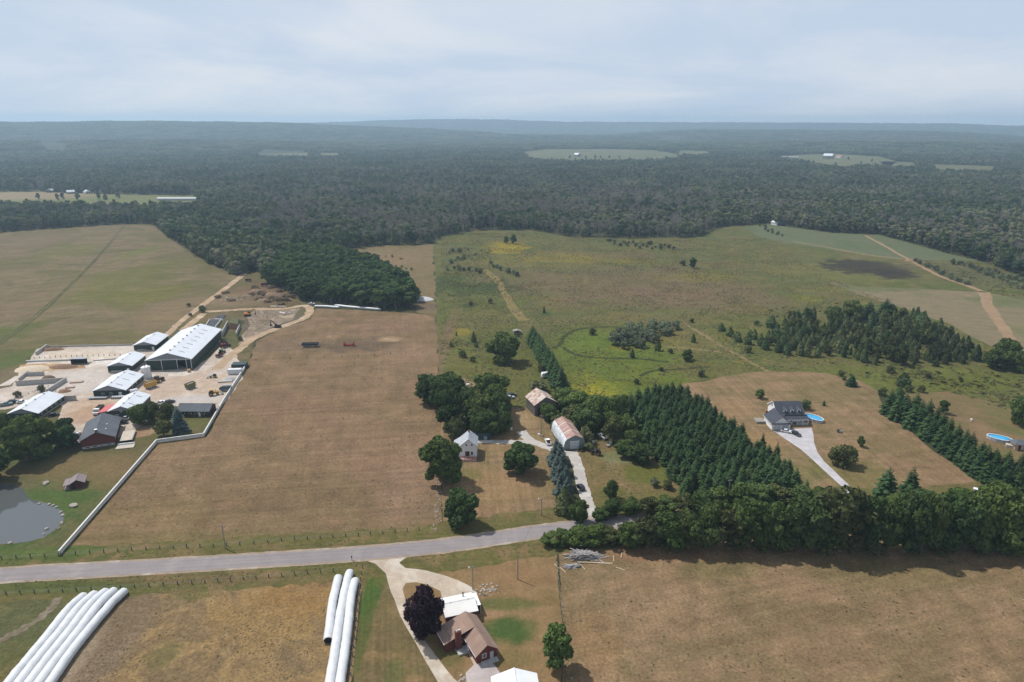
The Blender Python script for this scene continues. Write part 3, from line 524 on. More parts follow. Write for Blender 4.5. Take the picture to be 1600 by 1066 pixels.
def leafcards(mb, pts, nrm, size, mi, spread=0.9, asp=0.7):
    """one bent leaf-spray quad per point"""
    n = len(pts)
    d = RNG.normal(size=(n, 3)); d /= np.linalg.norm(d, axis=1)[:, None]
    nn = nrm * (1 - spread * 0.6) + d * spread * 0.6; nn /= np.linalg.norm(nn, axis=1)[:, None]
    r = RNG.normal(size=(n, 3)); u = np.cross(nn, r); u /= np.linalg.norm(u, axis=1)[:, None] + 1e-9; v = np.cross(nn, u)
    s = size * RNG.uniform(0.6, 1.4, n)[:, None] if np.isscalar(size) else size[:, None]
    k = RNG.uniform(.6, 1.2, (n, 4, 1))
    a = pts - u * s * k[:, 0] - v * s * asp * k[:, 0]; b = pts + u * s * k[:, 1] - v * s * asp * k[:, 1] - nn * s * .25
    c = pts + u * s * k[:, 2] + v * s * asp * k[:, 2]; e = pts - u * s * k[:, 3] + v * s * asp * k[:, 3] - nn * s * .25
    o = len(mb.v)
    V = np.stack([a, b, c, e], 1).reshape(-1, 3); mb.v.extend(map(tuple, V.tolist()))
    mb.f.extend([(o + 4 * i, o + 4 * i + 1, o + 4 * i + 2, o + 4 * i + 3) for i in range(n)]); mb.mi.extend([mi] * n)

def broad_parts(h, rw, seed, cards=2600, size=0.42, trunk_h=0.22, lobes=17, flat=0.85, n_limbs=7, spread=.8):
    """returns (trunk MB, crown MB): a tapered trunk with limbs into each lobe, leaf sprays over uneven lobes with gaps between"""
    rr = np.random.default_rng(seed); tr, cr = MB(), MB()
    cz = h * (trunk_h + (1 - trunk_h) * 0.46); rz = h * (1 - trunk_h) * 0.52
    L = []
    for i in range(lobes):
        th = 2.4 * i + rr.uniform(-.7, .7); zz = -0.8 + 1.65 * (i + .5) / lobes + rr.uniform(-.16, .16); q = math.sqrt(max(0.05, 1 - min(1, zz * zz) * .9)) * rr.uniform(.42, .86)
        L.append((np.array([math.cos(th) * q * rw, math.sin(th) * q * rw, cz + zz * rz * .84]), rr.uniform(.24, .52) * rw * flat))
    L.append((np.array([0, 0, cz + rz * .55]), rw * .5)); L.append((np.array([0, 0, cz]), rw * .6))
    tb = min(.045 * h, .5)
    top = Vector((rr.uniform(-.3, .3), rr.uniform(-.3, .3), cz))
    tr.tube([(0, 0, -.15), (0, 0, .25), (0.05, 0, h * trunk_h), tuple(top)], [tb * 1.5, tb, tb * .8, tb * .35], 7)
    for c, r in L[:n_limbs]:
        z0 = h * trunk_h * rr.uniform(.8, 1.3)
        tr.tube([(0, 0, z0), tuple(Vector(c) * .5 + Vector((0, 0, z0 * .5 + .3))), tuple(c)], [tb * .5, tb * .3, tb * .12], 5, caps=False)
    w_ = np.array([r * r for _, r in L]); w_ /= w_.sum()
    P, Nn = [], []
    for (c, r), f in zip(L, w_):
        k = int(cards * f); d = rr.normal(size=(k, 3)); d /= np.linalg.norm(d, axis=1)[:, None]
        lump = np.array([1 + .22 * mnoise.noise(Vector(q) * 2.2 + Vector((seed, i_, 0))) for i_, q in zip([float(c[0])] * k, d)])
        rad = r * lump * rr.uniform(.72, 1.06, k) ** .8
        P.append(c + d * rad[:, None] * np.array([1, 1, .85])); Nn.append(d)
    P = np.concatenate(P); Nn = np.concatenate(Nn); keep = P[:, 2] > h * trunk_h * .75
    leafcards(cr, P[keep], Nn[keep], size, 0, spread)
    return tr, cr
def spruce_parts(h, r, seed, whorls=18, br=10, droop=.30, cardw=.5, bare=.05):
    rr = np.random.default_rng(seed); tr, cr = MB(), MB(); tb = .018 * h + .04
    tr.tube([(0, 0, -.15), (0, 0, h * .5), (0, 0, h * .985)], [tb, tb * .6, .02], 6)
    for i in range(whorls):
        f = i / (whorls - 1); z = h * (bare + (1 - bare) * (f ** .92)); R_ = r * (1 - f) ** .72 * rr.uniform(.80, 1.14) + .10
        nb = max(4, int(br * (1 - f * .55)))
        for k in range(nb):
            th = 2 * math.pi * (k + rr.uniform(-.3, .3)) / nb + i * .7; l = R_ * rr.uniform(.78, 1.12); dz = -droop * l * (1 - f * .9) + .05
            d = np.array([math.cos(th), math.sin(th), 0]); s = np.array([-d[1], d[0], 0]); up = np.array([0, 0, 1])
            w = max(.16, l * .32 * cardw / .5); lift = .18 * l
            b0 = d * .05 + up * (z + .12); m_ = d * l * .55 + up * (z + dz * .35 + lift * .3); e_ = d * l + up * (z + dz)
            q = len(cr.v)
            cr.v.extend([tuple(b0), tuple(m_ + s * w - up * w * .35), tuple(e_), tuple(m_ - s * w - up * w * .35), tuple(m_ + up * .06 * l)])
            cr.f.extend([(q, q + 4, q + 1), (q, q + 3, q + 4), (q + 4, q + 2, q + 1), (q + 4, q + 3, q + 2)]); cr.mi.extend([0] * 4)
            for sg in (1, -1):                      # side sprays
                a_ = d * l * rr.uniform(.45, .8) + up * (z + dz * .6); tip = a_ + (d * .5 + s * sg * .8) * l * .33 - up * .10 * l; q = len(cr.v)
                cr.v.extend([tuple(a_ - s * sg * .1 * w), tuple(a_ + d * l * .2), tuple(tip)]); cr.f.append((q, q + 1, q + 2)); cr.mi.append(0)
    return tr, cr
def cedar_parts(h, r, seed, cards=700, size=.32):
    rr = np.random.default_rng(seed); tr, cr = MB(), MB()
    tr.tube([(0, 0, -.15), (0, 0, h * .6), (0, 0, h * .95)], [.03 * h * .7, .012 * h, .02], 6)
    f = rr.uniform(0, 1, cards) ** 1.25; th = rr.uniform(0, 6.283, cards)
    prof = r * np.minimum(1, (1 - f) * 1.6) ** .8 * (1 + .2 * np.sin(th * 3 + seed + f * 5)) * rr.uniform(.72, 1.08, cards)
    P = np.stack([np.cos(th) * prof, np.sin(th) * prof, h * (.06 + .94 * f)], 1); Nn = np.stack([np.cos(th), np.sin(th), np.full(cards, .5)], 1)
    leafcards(cr, P, Nn, size, 0, .7, 1.3); return tr, cr
def dead_parts(h, seed, cards=70, r=2.6):
    rr = np.random.default_rng(seed); tr, cr = MB(), MB()
    tr.tube([(0, 0, -.15), (0, 0, h * .5), (.2, .1, h * .97)], [.2, .13, .03], 5); P = []
    for i in range(14):
        th = i * 2.4; z = h * rr.uniform(.35, .9); l = r * rr.uniform(.5, 1) * (1.15 - z / h * .6)
        e = np.array([math.cos(th) * l, math.sin(th) * l, z + l * .7]); tr.tube([(0, 0, z), tuple(e)], [.07, .03], 4, caps=False); P += [e * np.array([q, q, 1]) - np.array([0, 0, (1 - q) * l * .7]) for q in (.6, .8, 1.0)]
    P = np.array(P); P = np.concatenate([P + rr.normal(size=P.shape) * .5 for _ in range(max(1, cards // len(P)))])
    leafcards(cr, P, np.tile([0, 0, 1.], (len(P), 1)), .34, 0, 1.0, .35); return tr, cr

def merged(tr, cr, name, leaf, bark):
    mb = MB(); mb.add(cr.v, cr.f, 0); mb.add(tr.v, tr.f, 1); return mb.mesh(name, [leaf, bark])
# prototypes: unit meshes for scaling (height 10 m, spread as built)
_cache = {}
def proto(kind, v):
    """(trunk mesh, crown mesh, height)"""
    if (kind, v) in _cache: return _cache[(kind, v)]
    s = 11 + v * 7 + len(kind)
    if kind == 'broad': p = broad_parts(12, 5.4 + .5 * (v % 3), s, 4600, .40, trunk_h=.07); lm, bk = M_BROAD, M_BARK; h = 12
    elif kind == 'dark': p = broad_parts(12, 5.2, s, 4800, .38, trunk_h=.07); lm, bk = M_DARKB, M_BARK; h = 12
    elif kind == 'purple': p = broad_parts(12, 5.8, s, 6000, .34, trunk_h=.10, lobes=16); lm, bk = M_PURPLE, M_BARK; h = 12
    elif kind == 'oval': p = broad_parts(13, 4.0, s, 4000, .38, trunk_h=.08); lm, bk = M_BROAD, M_BARK; h = 13
    elif kind == 'bush': p = broad_parts(4, 2.6, s, 620, .28, trunk_h=.03, lobes=8, n_limbs=4); lm, bk = M_SCRUB, M_BARK; h = 4
    elif kind == 'greybush': p = broad_parts(4, 2.3, s, 600, .28, trunk_h=.05, lobes=7, n_limbs=4); lm, bk = M_GREYLEAF, M_GREYBARK; h = 4
    elif kind == 'brush_bush': p = broad_parts(3, 2.8, s, 420, .26, trunk_h=.03, lobes=9, n_limbs=5, flat=.7); lm, bk = M_BRUSH, M_BARK; h = 3
    elif kind == 'willow': p = broad_parts(7, 4.2, s, 2200, .30, trunk_h=.05); lm, bk = M_OLIVE, M_BARK; h = 7
    elif kind == 'olive': p = broad_parts(10, 4.0, s, 2000, .36, trunk_h=.15); lm, bk = M_OLIVE, M_BARK; h = 10
    elif kind == 'spruce': p = spruce_parts(11, 2.5 + .2 * (v % 3), s); lm, bk = M_SPRUCE, M_BARK; h = 11
    elif kind == 'pspruce': p = spruce_parts(10, 2.6 + .25 * (v % 3), s + 3, 15, 9, .36, .6); lm, bk = M_SPRUCE, M_BARK; h = 10
    elif kind == 'blue': p = spruce_parts(12, 3.0, s, 20, 11); lm, bk = M_BLUE, M_BARK; h = 12
    elif kind == 'cedar': p = cedar_parts(9, 2.1 + .2 * (v % 3), s); lm, bk = M_CEDAR, M_BARK; h = 9
    elif kind == 'round': p = broad_parts(13, 3.6, s, 900, .55, trunk_h=.08, lobes=9, n_limbs=4); lm, bk = M_DARKB, M_BARK; h = 13
    elif kind == 'forest': p = broad_parts(15, 5.0 + .5 * (v % 3), s, 520, .85, trunk_h=.08, lobes=6, n_limbs=3, spread=.32, flat=.9); lm, bk = M_FOREST, M_BARK; h = 15
    elif kind == 'pine': p = cedar_parts(16, 3.6, s, 300, .95); lm, bk = M_CEDAR, M_BARK; h = 16
    elif kind == 'ash': p = dead_parts(15, s, 220, 4.0); lm, bk = M_DEAD, M_GREYBARK; h = 15
    _cache[(kind, v)] = (p[0].mesh('trunk', bk), p[1].mesh('crown', lm), merged(p[0], p[1], kind, lm, bk), h); return _cache[(kind, v)]
NAMES = dict(broad='broadleaf_tree', dark='broadleaf_tree', purple='purple_maple', oval='broadleaf_tree', bush='bush', greybush='willow_bush', willow='willow_tree', olive='broadleaf_tree', brush_bush='brush_bush', spruce='spruce_tree', pspruce='plantation_spruce', blue='blue_spruce', cedar='cedar_tree', round='plantation_tree', forest='forest_tree', pine='forest_conifer', ash='bare_tree')
_vc = {}
def tree_at(p, h, kind, label, group=None, width=None, parts=True, cat=None, nv=4):
    v = _vc.get(kind, 0); _vc[kind] = v + 1
    tm, cm, mm, ph = proto(kind, v % nv); k = h / ph; kw = k
    if width: 
        nat = float(np.percentile(np.abs([c for vv in cm.vertices for c in (vv.co.x, vv.co.y)]), 97)) if (kind, v % nv, 'w') not in _cache else _cache[(kind, v % nv, 'w')]
        _cache[(kind, v % nv, 'w')] = nat; kw = width / 2 / nat
    rz = random.uniform(0, 6.28); cat = cat or ('bush' if 'bush' in kind else 'tree')
    if parts:
        t = thing(NAMES[kind], label, cat, (p[0], p[1], 0.05), rz, group); part('trunk', tm, t); part('crown', cm, t)
    else:
        t = bpy.data.objects.new(NAMES[kind], mm); C.objects.link(t); t.location = (p[0], p[1], 0.05); t.rotation_euler = (0, 0, rz); tag(t, label, cat, group)
    t.scale = (kw, kw, k); return t
def tree(px, base, top, kind, label, group=None, wpx=None, **kw):
    p = G(px, base); h = hgt(px, base, top); return tree_at(p, h, kind, label, group, wpx / ppm(p) if wpx else None, **kw)
def scatter(poly, n_sp, jit=.35, ang=0.0):
    """grid of points in a surveyed polygon, n_sp metres apart"""
    P = gpoly(poly); c = P.mean(0); ca, sa = math.cos(ang), math.sin(ang); r = np.abs(P - c).max() * 1.5; k = int(r / n_sp) + 1
    gx, gy = np.meshgrid(np.arange(-k, k + 1) * n_sp, np.arange(-k, k + 1) * n_sp); q = np.stack([gx.ravel(), gy.ravel()], 1); q = q + RNG.uniform(-jit, jit, q.shape) * n_sp
    q = q @ np.array([[ca, sa], [-sa, ca]]) + c; return q[inside(q, P)]

def mass(name, label, pts, kd, sc, col):
    """uncountable cover: one object whose points carry instanced plants"""
    me = bpy.data.meshes.new(name); me.vertices.add(len(pts)); me.vertices.foreach_set('co', pts.astype(np.float32).ravel())
    for nm, ty, dat in (('kind', 'INT', kd), ('size', 'FLOAT', sc), ('turn', 'FLOAT', RNG.uniform(0, 6.28, len(pts)))):
        at = me.attributes.new(nm, ty, 'POINT'); at.data.foreach_set('value', dat.astype(np.int32 if ty == 'INT' else np.float32))
    ob = bpy.data.objects.new(name, me); C.objects.link(ob); ob['kind'] = 'stuff'; ob['label'] = label
    ng = bpy.data.node_groups.new(name + '_spread', 'GeometryNodeTree'); ng.interface.new_socket('Geometry', in_out='INPUT', socket_type='NodeSocketGeometry'); ng.interface.new_socket('Geometry', in_out='OUTPUT', socket_type='NodeSocketGeometry')
    gi, go = N(ng, 'NodeGroupInput'), N(ng, 'NodeGroupOutput'); ip = N(ng, 'GeometryNodeInstanceOnPoints'); ci = N(ng, 'GeometryNodeCollectionInfo'); ci.inputs['Collection'].default_value = col; ci.inputs['Separate Children'].default_value = True; ci.inputs['Reset Children'].default_value = True
    def attr(nm, ty): a = N(ng, 'GeometryNodeInputNamedAttribute', data_type=ty); a.inputs['Name'].default_value = nm; return a.outputs['Attribute']
    cx = N(ng, 'ShaderNodeCombineXYZ'); ng.links.new(attr('turn', 'FLOAT'), cx.inputs[2])
    ng.links.new(gi.outputs[0], ip.inputs['Points']); ng.links.new(ci.outputs[0], ip.inputs['Instance']); ip.inputs['Pick Instance'].default_value = True
    ng.links.new(attr('kind', 'INT'), ip.inputs['Instance Index']); ng.links.new(cx.outputs[0], ip.inputs['Rotation']); ng.links.new(attr('size', 'FLOAT'), ip.inputs['Scale'])
    ng.links.new(ip.outputs[0], go.inputs[0]); md = ob.modifiers.new('spread', 'NODES'); md.node_group = ng; return ob
# ---- the forest
def build_forest():
    open_px = [(-420, 560), (-420, 373), (0, 363), (100, 356), (190, 350), (240, 350), (268, 375), (300, 396), (345, 420), (374, 431), (392, 422), (408, 425), (418, 436),
               (430, 412), (460, 396), (500, 392), (600, 384), (677, 381), (692, 371), (745, 360), (832, 360), (900, 372), (1000, 373), (1095, 371), (1112, 358), (1150, 352), (1200, 350), (1300, 364), (1370, 366), (1420, 379), (1480, 396), (1540, 411), (1620, 444), (1800, 500), (2000, 600)]
    clear = [gpoly(q) for q in CLEAR]
    front = gpoly(open_px); front = np.concatenate([front, [[1500, -200], [-1500, -200]]])
    def cand(r0, r1, sp):
        n = int(r1 * 2.2 / sp); a = np.arange(-n // 2, n // 2 + 1) * sp
        gx, gy = np.meshgrid(a, np.arange(0, r1, sp)); q = np.stack([gx.ravel(), gy.ravel()], 1); d = np.hypot(q[:, 0], q[:, 1])
        q = q[(d > r0 - sp) & (d < r1 + sp) & (np.abs(np.arctan2(q[:, 0], q[:, 1])) < .72)]
        q = q + RNG.uniform(-.48, .48, q.shape) * sp; d = np.hypot(q[:, 0], q[:, 1]); q = q[(d > r0) & (d < r1)]
        k = ~inside(q, front)
        for c in clear: k &= ~inside(q, c)
        if r0 < 3000: k &= np.array([mnoise.noise(Vector((x / 38, y / 60, 21))) < .50 for x, y in q]) | (np.hypot(q[:, 0], q[:, 1]) < r0 + 60)
        return q[k]
    near = cand(450, 1500, 7.4); mid = cand(1500, 3300, 10.5); far = cand(3300, 10000, 44)
    d = np.hypot(near[:, 0], near[:, 1]); o = np.argsort(d); near = near[o]
    # tufts of grey ash die-back, stronger in the middle block
    def grey(q):
        px = 800 + FOCAL * q[:, 0] / q[:, 1]; dd = np.hypot(q[:, 0], q[:, 1])
        base = np.where((px > 430) & (px < 1120) & (dd < 1500), .50, .24); base = np.where((px < 430) & (dd < 1100), .14, base); base = np.where(dd > 1900, .08, base)
        nz = np.array([mnoise.noise(Vector((x * .011, y * .007, 0))) for x, y in q]); return RNG.uniform(size=len(q)) < base + .45 * nz
    seen = np.abs(near[:, 0] / near[:, 1]) < .76
    first = near[seen][:290]; rest = np.concatenate([near[seen][290:], near[~seen]])
    g = grey(first)
    for q, gg in zip(first, g):
        dd = math.hypot(q[0], q[1]); kind = 'ash' if gg and q[0] > -180 else random.choice(['forest', 'forest', 'pine', 'forest'])
        lab = {'ash': 'bare grey tree standing along the near edge of the big forest', 'pine': 'dark conifer in the near edge of the big forest', 'forest': 'green broadleaf tree in the near edge of the big forest'}[kind]
        tree_at(q, random.uniform(13, 18) * (1.05 if kind == 'pine' else 1), kind, lab, {'ash': 'bare trees at the forest edge', 'pine': 'conifers at the forest edge', 'forest': 'broadleaf trees at the forest edge'}[kind], parts=False, nv=3)
    # everything behind: one mass, instanced
    col = bpy.data.collections.new('forest_kinds'); kinds = []
    def reg(me, i):
        ob = bpy.data.objects.new('k%02d' % i, me); col.objects.link(ob)
    for v in range(3): reg(proto('forest', v)[2], v)
    reg(proto('pine', 0)[2], 3); reg(proto('pine', 1)[2], 4); reg(proto('ash', 0)[2], 5); reg(proto('ash', 1)[2], 6)
    for c in range(3):                                        # canopy clumps 50 m wide for the distance
        mb = MB(); rr = np.random.default_rng(90 + c)
        for i in range(40):
            a = rr.uniform(-25, 25, 2); h = rr.uniform(9, 17); k = 16; dd = rr.normal(size=(k, 3)); dd /= np.linalg.norm(dd, axis=1)[:, None]; dd[:, 2] = np.abs(dd[:, 2])
            leafcards(mb, np.array([a[0], a[1], h * .55]) + dd * np.array([4.8, 4.8, h * .42]), dd, 2.3, 0, .4, .9)
        reg(mb.mesh('canopy_clump', M_FOREST), 7 + c)
    pts, kd, sc = [], [], []
    for q, isfar in ((rest, 0), (mid, 0), (far, 1)):
        n = len(q)
        if isfar: k = RNG.integers(7, 10, n); s = RNG.uniform(.8, 1.15, n)
        else:
            gz = grey(q); cz = np.array([mnoise.noise(Vector((x * .006, y * .006, 9))) for x, y in q])
            k = np.where(RNG.uniform(size=n) < .07 + .5 * np.clip(cz - .1, 0, 1), RNG.integers(3, 5, n), RNG.integers(0, 3, n)); k = np.where(gz, RNG.integers(5, 7, n), k); s = RNG.uniform(.58, 1.15, n) * np.where(RNG.uniform(size=n) < .12, 1.2, 1)
        z = hills_at(q[:, 0], q[:, 1]); pts.append(np.column_stack([q, z])); kd.append(k); sc.append(s)
    pts = np.concatenate(pts); kd = np.concatenate(kd); sc = np.concatenate(sc); print('forest instances', len(pts))
    mass('forest', 'unbroken mixed forest running back to the hills', pts, kd, sc, col)
build_forest()

# ---- weeds, tufts and stubble: what nobody could count
def tuft_mesh(name, mat, r, h, n, seed):
    rr = np.random.default_rng(seed); mb = MB(); d = rr.normal(size=(n, 3)); d[:, 2] = np.abs(d[:, 2]); d /= np.linalg.norm(d, axis=1)[:, None]
    leafcards(mb, d * np.array([r, r, h * .45]) * rr.uniform(.4, 1, (n, 1)), d * np.array([.45, .45, 1.0]) + np.array([0, .25, .6]), r * .42, 0, .45, .8); return mb.mesh(name, mat)
def weeds(name, label, polys, sp, mats, r, h, keep=None, size=(.5, 1.3), avoid=()):
    col = bpy.data.collections.new(name + '_kinds')
    for i, m in enumerate(mats):
        o = bpy.data.objects.new('w%02d' % i, tuft_mesh(name, m, r, h, 9, 40 + i)); col.objects.link(o)
    q = np.concatenate([scatter(p, sp, .5, .3) for p in polys])
    for a in avoid: q = q[~inside(q, gpoly(a))]
    nz = np.array([mnoise.noise(Vector((x / 23, y / 23, 4))) + .6 * mnoise.noise(Vector((x / 6, y / 6, 8))) for x, y in q])
    k = RNG.uniform(size=len(q)) < np.clip(.42 + 1.0 * nz, .03, 1); q = q[k]; nz = nz[k]
    kd = np.clip(((np.array([mnoise.noise(Vector((x / 40, y / 25, 14))) for x, y in q]) + .5 + RNG.normal(0, .22, len(q))) * len(mats)).astype(int), 0, len(mats) - 1)
    print(name, len(q)); mass(name, label, np.column_stack([q, np.full(len(q), .06)]), kd, RNG.uniform(size[0], size[1], len(q)), col)
G_ = lambda n, r, g, b: foliage_mat(n, [F(r * .8, g * .8, b * .8), F(r, g, b), F(r * 1.2, g * 1.2, b * 1.2)], trans=.25)
W_GRN, W_OLV, W_YEL, W_BRN, W_STR = G_('weed_green', .105, .125, .044), G_('weed_olive', .150, .138, .062), G_('goldenrod', .27, .215, .045), G_('weed_brown', .175, .130, .088), G_('dry_straw', .33, .235, .135)
MEADOW_PX = [(690, 376), (745, 364), (832, 364), (1000, 377), (1095, 374), (1200, 372), (1290, 432), (1400, 476), (1500, 520), (1580, 560), (1600, 650), (1480, 612), (1290, 582), (1190, 578), (1062, 598), (1035, 640), (960, 655), (880, 630), (790, 640), (692, 640), (686, 560)]
weeds('weeds', 'rough weeds and goldenrod over the middle meadow', [MEADOW_PX], 1.9, [W_GRN, W_OLV, W_BRN, W_OLV, W_YEL], .75, .6)
weeds('scrub', 'low pale scrub in the meadow margins', [[(690, 388), (760, 385), (800, 430), (760, 460), (690, 470)], [(690, 520), (760, 520), (800, 640), (692, 640)], [(1100, 500), (1290, 470), (1400, 480), (1560, 560), (1500, 600), (1180, 575)], [(1430, 405), (1560, 412), (1620, 450), (1620, 475), (1540, 455)], [(1300, 582), (1600, 575), (1620, 650), (1480, 612)]], 3.4, [W_GRN, W_OLV, W_GRN], 1.1, .9, size=(.5, 1.6))
weeds('dry_tufts', 'dry tufts and stubble in the brown fields', [[(100, 866), (246, 696), (354, 630), (399, 535), (486, 500), (680, 495), (688, 830), (400, 858)], [(880, 866), (1200, 850), (1620, 845), (1620, 1080), (886, 1080)]], 2.6, [W_BRN, W_OLV, W_STR, W_BRN], .42, .22, size=(.4, 1.2))
weeds('cut_straw', 'lodged straw and weeds in the cut grain field', [[(150, 925), (300, 912), (520, 892), (560, 890), (556, 1000), (548, 1090), (90, 1090)]], .85, [W_STR, W_STR, W_STR, W_OLV, W_STR], .34, .16, size=(.4, 1.2), avoid=[[(128, 930), (202, 922), (160, 1000), (100, 1090), (-20, 1090)], [(505, 1090), (512, 890), (560, 890), (548, 1000), (540, 1090)]])
weeds('lawn_weeds', 'rough grass along the verges and yard edges', [[(0, 866), (400, 855), (690, 832), (690, 838), (400, 862), (0, 884)], [(0, 912), (300, 898), (560, 880), (560, 886), (300, 910), (0, 930)], [(640, 872), (856, 846), (868, 864), (640, 880)], [(300, 560), (330, 500), (400, 440), (480, 476), (400, 520)], [(910, 706), (1000, 706), (1080, 785), (950, 812)], [(20, 625), (75, 600), (100, 610), (60, 640)]], 1.3, [W_OLV, W_GRN, W_BRN], .4, .3)

# ================================================================== TREES ONE CAN TELL APART
# ---- north-west farm
tree(47, 718, 650, 'broad', 'largest round broadleaf tree at the edge of the lawn above the pond', wpx=64)
tree(101, 701, 668, 'dark', 'dark broadleaf tree close to the left end of the red brick bungalow', wpx=40)
tree(101, 680, 653, 'dark', 'smaller dark tree behind the tree beside the red brick bungalow', wpx=27)
tree(4, 682, 648, 'broad', 'broadleaf tree at the left edge in front of the low white-roofed barn', wpx=34)
tree(-14, 752, 700, 'dark', 'dark tree overhanging the left bank of the pond', wpx=46)
tree(221, 662, 632, 'broad', 'round green tree at the gable of the front white-roofed barn', wpx=31)
tree(242, 658, 627, 'olive', 'olive-green tree just right of the round green tree by the front barn', wpx=24)
tree(263, 662, 629, 'olive', 'loose olive tree between the front barn and the low grey-roofed house', wpx=24)
tree(256, 682, 656, 'olive', 'small open tree on the lawn near the bend of the plank fence', wpx=23)
tree(281, 676, 634, 'blue', 'blue spruce in front of the low grey-roofed house', wpx=24)
for x, b, t_, l in ((316, 488, 478, 'green bush beside the dirt track behind the big barn'), (298, 494, 489, 'small bush on the bank beside the field track'), (376, 532, 525, 'low bush next to the red forage machine'), (28, 621, 612, 'bush in the weedy corner inside the concrete bunker walls'), (65, 612, 602, 'bush against the long concrete bunker wall'), (75, 622, 611, 'bush behind the low white-roofed barn'), (295, 479, 474, 'tiny dark bush at the edge of the stubble field')):
    tree(x, b, t_, 'bush', l, 'bushes around the dairy farm', nv=3)
for x, b, t_ in ((400, 455, 446), (412, 462, 452), (425, 468, 458), (436, 470, 459), (447, 470, 461), (418, 472, 464), (455, 466, 455), (405, 468, 461), (392, 461, 454), (440, 477, 469), (408, 459, 450), (430, 461, 453), (446, 464, 457), (398, 450, 443), (422, 450, 443), (436, 456, 449), (340, 465, 458), (352, 458, 452), (362, 470, 464)):
    tree(x, b, b - (b - t_) * .5, 'brush_bush', 'brownish scrub bush on the bare ground before the dark plantation', 'scrub bushes before the plantation', 14, nv=3)

# ---- dark plantation block of rounded trees
for q in scatter([(417, 442), (424, 425), (440, 408), (468, 395), (520, 397), (575, 417), (622, 441), (646, 466), (648, 484), (600, 485), (545, 476), (470, 469)], 8.1, .30, .2):
    tree_at(q, random.uniform(13, 17), 'round', 'rounded dark green tree of the dense plantation behind the brown pasture', 'trees of the dense rounded plantation', 10.5, parts=False)

# ---- farmhouse trees
FT = 'trees around the white farmhouse'
for x, b, t_, k, w_, l in (
    (671, 628, 585, 'dark', 44, 'spreading dark tree on the pasture edge, upper left of the farmhouse grove'),
    (706, 632, 583, 'dark', 46, 'dark broadleaf tree above the conifer in the farmhouse grove'),
    (700, 670, 606, 'dark', 38, 'tall dark tree along the left side of the farmhouse grove'),
    (716, 650, 612, 'spruce', 22, 'dark pointed conifer inside the farmhouse grove'),
    (742, 626, 603, 'spruce', 14, 'slim dark conifer near the small signs in the meadow'),
    (766, 634, 582, 'broad', 46, 'broad tree at the top of the farmhouse grove'),
    (752, 668, 610, 'broad', 50, 'large broadleaf tree in the middle of the farmhouse grove'),
    (780, 662, 612, 'dark', 40, 'dark tree on the right side of the farmhouse grove'),
    (728, 672, 632, 'olive', 34, 'paler willow-like tree at the front left of the farmhouse grove'),
    (734, 652, 606, 'dark', 42, 'dark tree between the conifer and the middle of the farmhouse grove'), (712, 686, 652, 'olive', 30, 'low pale tree at the bottom left of the farmhouse grove'), (773, 648, 600, 'broad', 40, 'tree above the right side of the farmhouse grove'), (690, 640, 592, 'dark', 40, 'dark tree on the left shoulder of the farmhouse grove'),
    (757, 681, 640, 'broad', 44, 'leafy tree right behind the blue tarpaulin shelter'),
    (785, 676, 640, 'dark', 26, 'dark tree at the right front corner of the farmhouse grove'),
    (692, 754, 684, 'broad', 54, 'tall broadleaf tree hiding the left side of the white farmhouse'),
    (812, 739, 691, 'dark', 45, 'lone round maple in the middle of the dry farmhouse lawn'),
    (719, 818, 766, 'dark', 46, 'bushy dark tree on the lawn corner near the road'),
    (726, 812, 761, 'spruce', 20, 'pointed spruce rising behind the bushy tree near the road'),
    (787, 565, 518, 'broad', 47, 'round tree standing alone in the meadow beside the spruce row'),
    (955, 779, 750, 'broad', 20, 'small bright green tree in the paddock east of the driveway'),
    (868, 1043, 974, 'oval', 42, 'tall oval tree beside the post fence south of the road')):
    tree(x, b, t_, k, l, FT if 'grove' in l else None, w_)
tree(664, 992, 922, 'purple', 'dark purple maple beside the white-roofed house south of the road', None, 52)
GR = 'trees between the rusty barns and the spruce plantation'
for x, b, t_, k, w_, l in (
    (843, 612, 597, 'bush', 30, 'leafy bush behind the rusty-roofed grey barn'), (858, 657, 632, 'broad', 25, 'tree at the front corner of the rusty-roofed grey barn'),
    (885, 640, 606, 'broad', 40, 'broadleaf tree just right of the rusty-roofed grey barn'), (906, 652, 612, 'broad', 42, 'broadleaf tree above the red-roofed arched barn'),
    (893, 664, 634, 'olive', 34, 'lighter tree directly behind the red-roofed arched barn'), (872, 668, 650, 'bush', 24, 'bush at the back corner of the red-roofed arched barn'),
    (912, 676, 640, 'dark', 34, 'dark tree at the back right of the red-roofed arched barn'), (932, 664, 618, 'broad', 40, 'tree left of the spruce plantation top'),
    (948, 664, 622, 'dark', 34, 'dark tree touching the spruce plantation top'), (962, 668, 618, 'broad', 36, 'tall tree at the upper corner of the spruce plantation'), (984, 652, 612, 'spruce', 22, 'spruce at the upper left corner of the plantation'),
    (958, 692, 650, 'olive', 32, 'yellow-green tree right of the parked white truck'), (976, 690, 648, 'broad', 32, 'tree between the yellow-green tree and the plantation'), (925, 672, 642, 'broad', 26, 'small tree behind the parked white truck'),
    (914, 692, 668, 'bush', 22, 'bright bush against the right wall of the arched barn'), (920, 703, 693, 'bush', 15, 'low bright bush by the front of the arched barn'),
    (975, 712, 688, 'broad', 30, 'bushy tree at the left foot of the spruce plantation'), (1000, 722, 694, 'dark', 34, 'dark bushy tree at the left foot of the spruce plantation'), (990, 702, 672, 'broad', 26, 'tree half inside the left edge of the spruce plantation'),
    (1023, 760, 748, 'greybush', 14, 'small grey bush in the paddock east of the driveway'), (1044, 764, 750, 'bush', 14, 'small dark bush in the paddock below the plantation')):
    tree(x, b, t_, k, l, GR, w_)
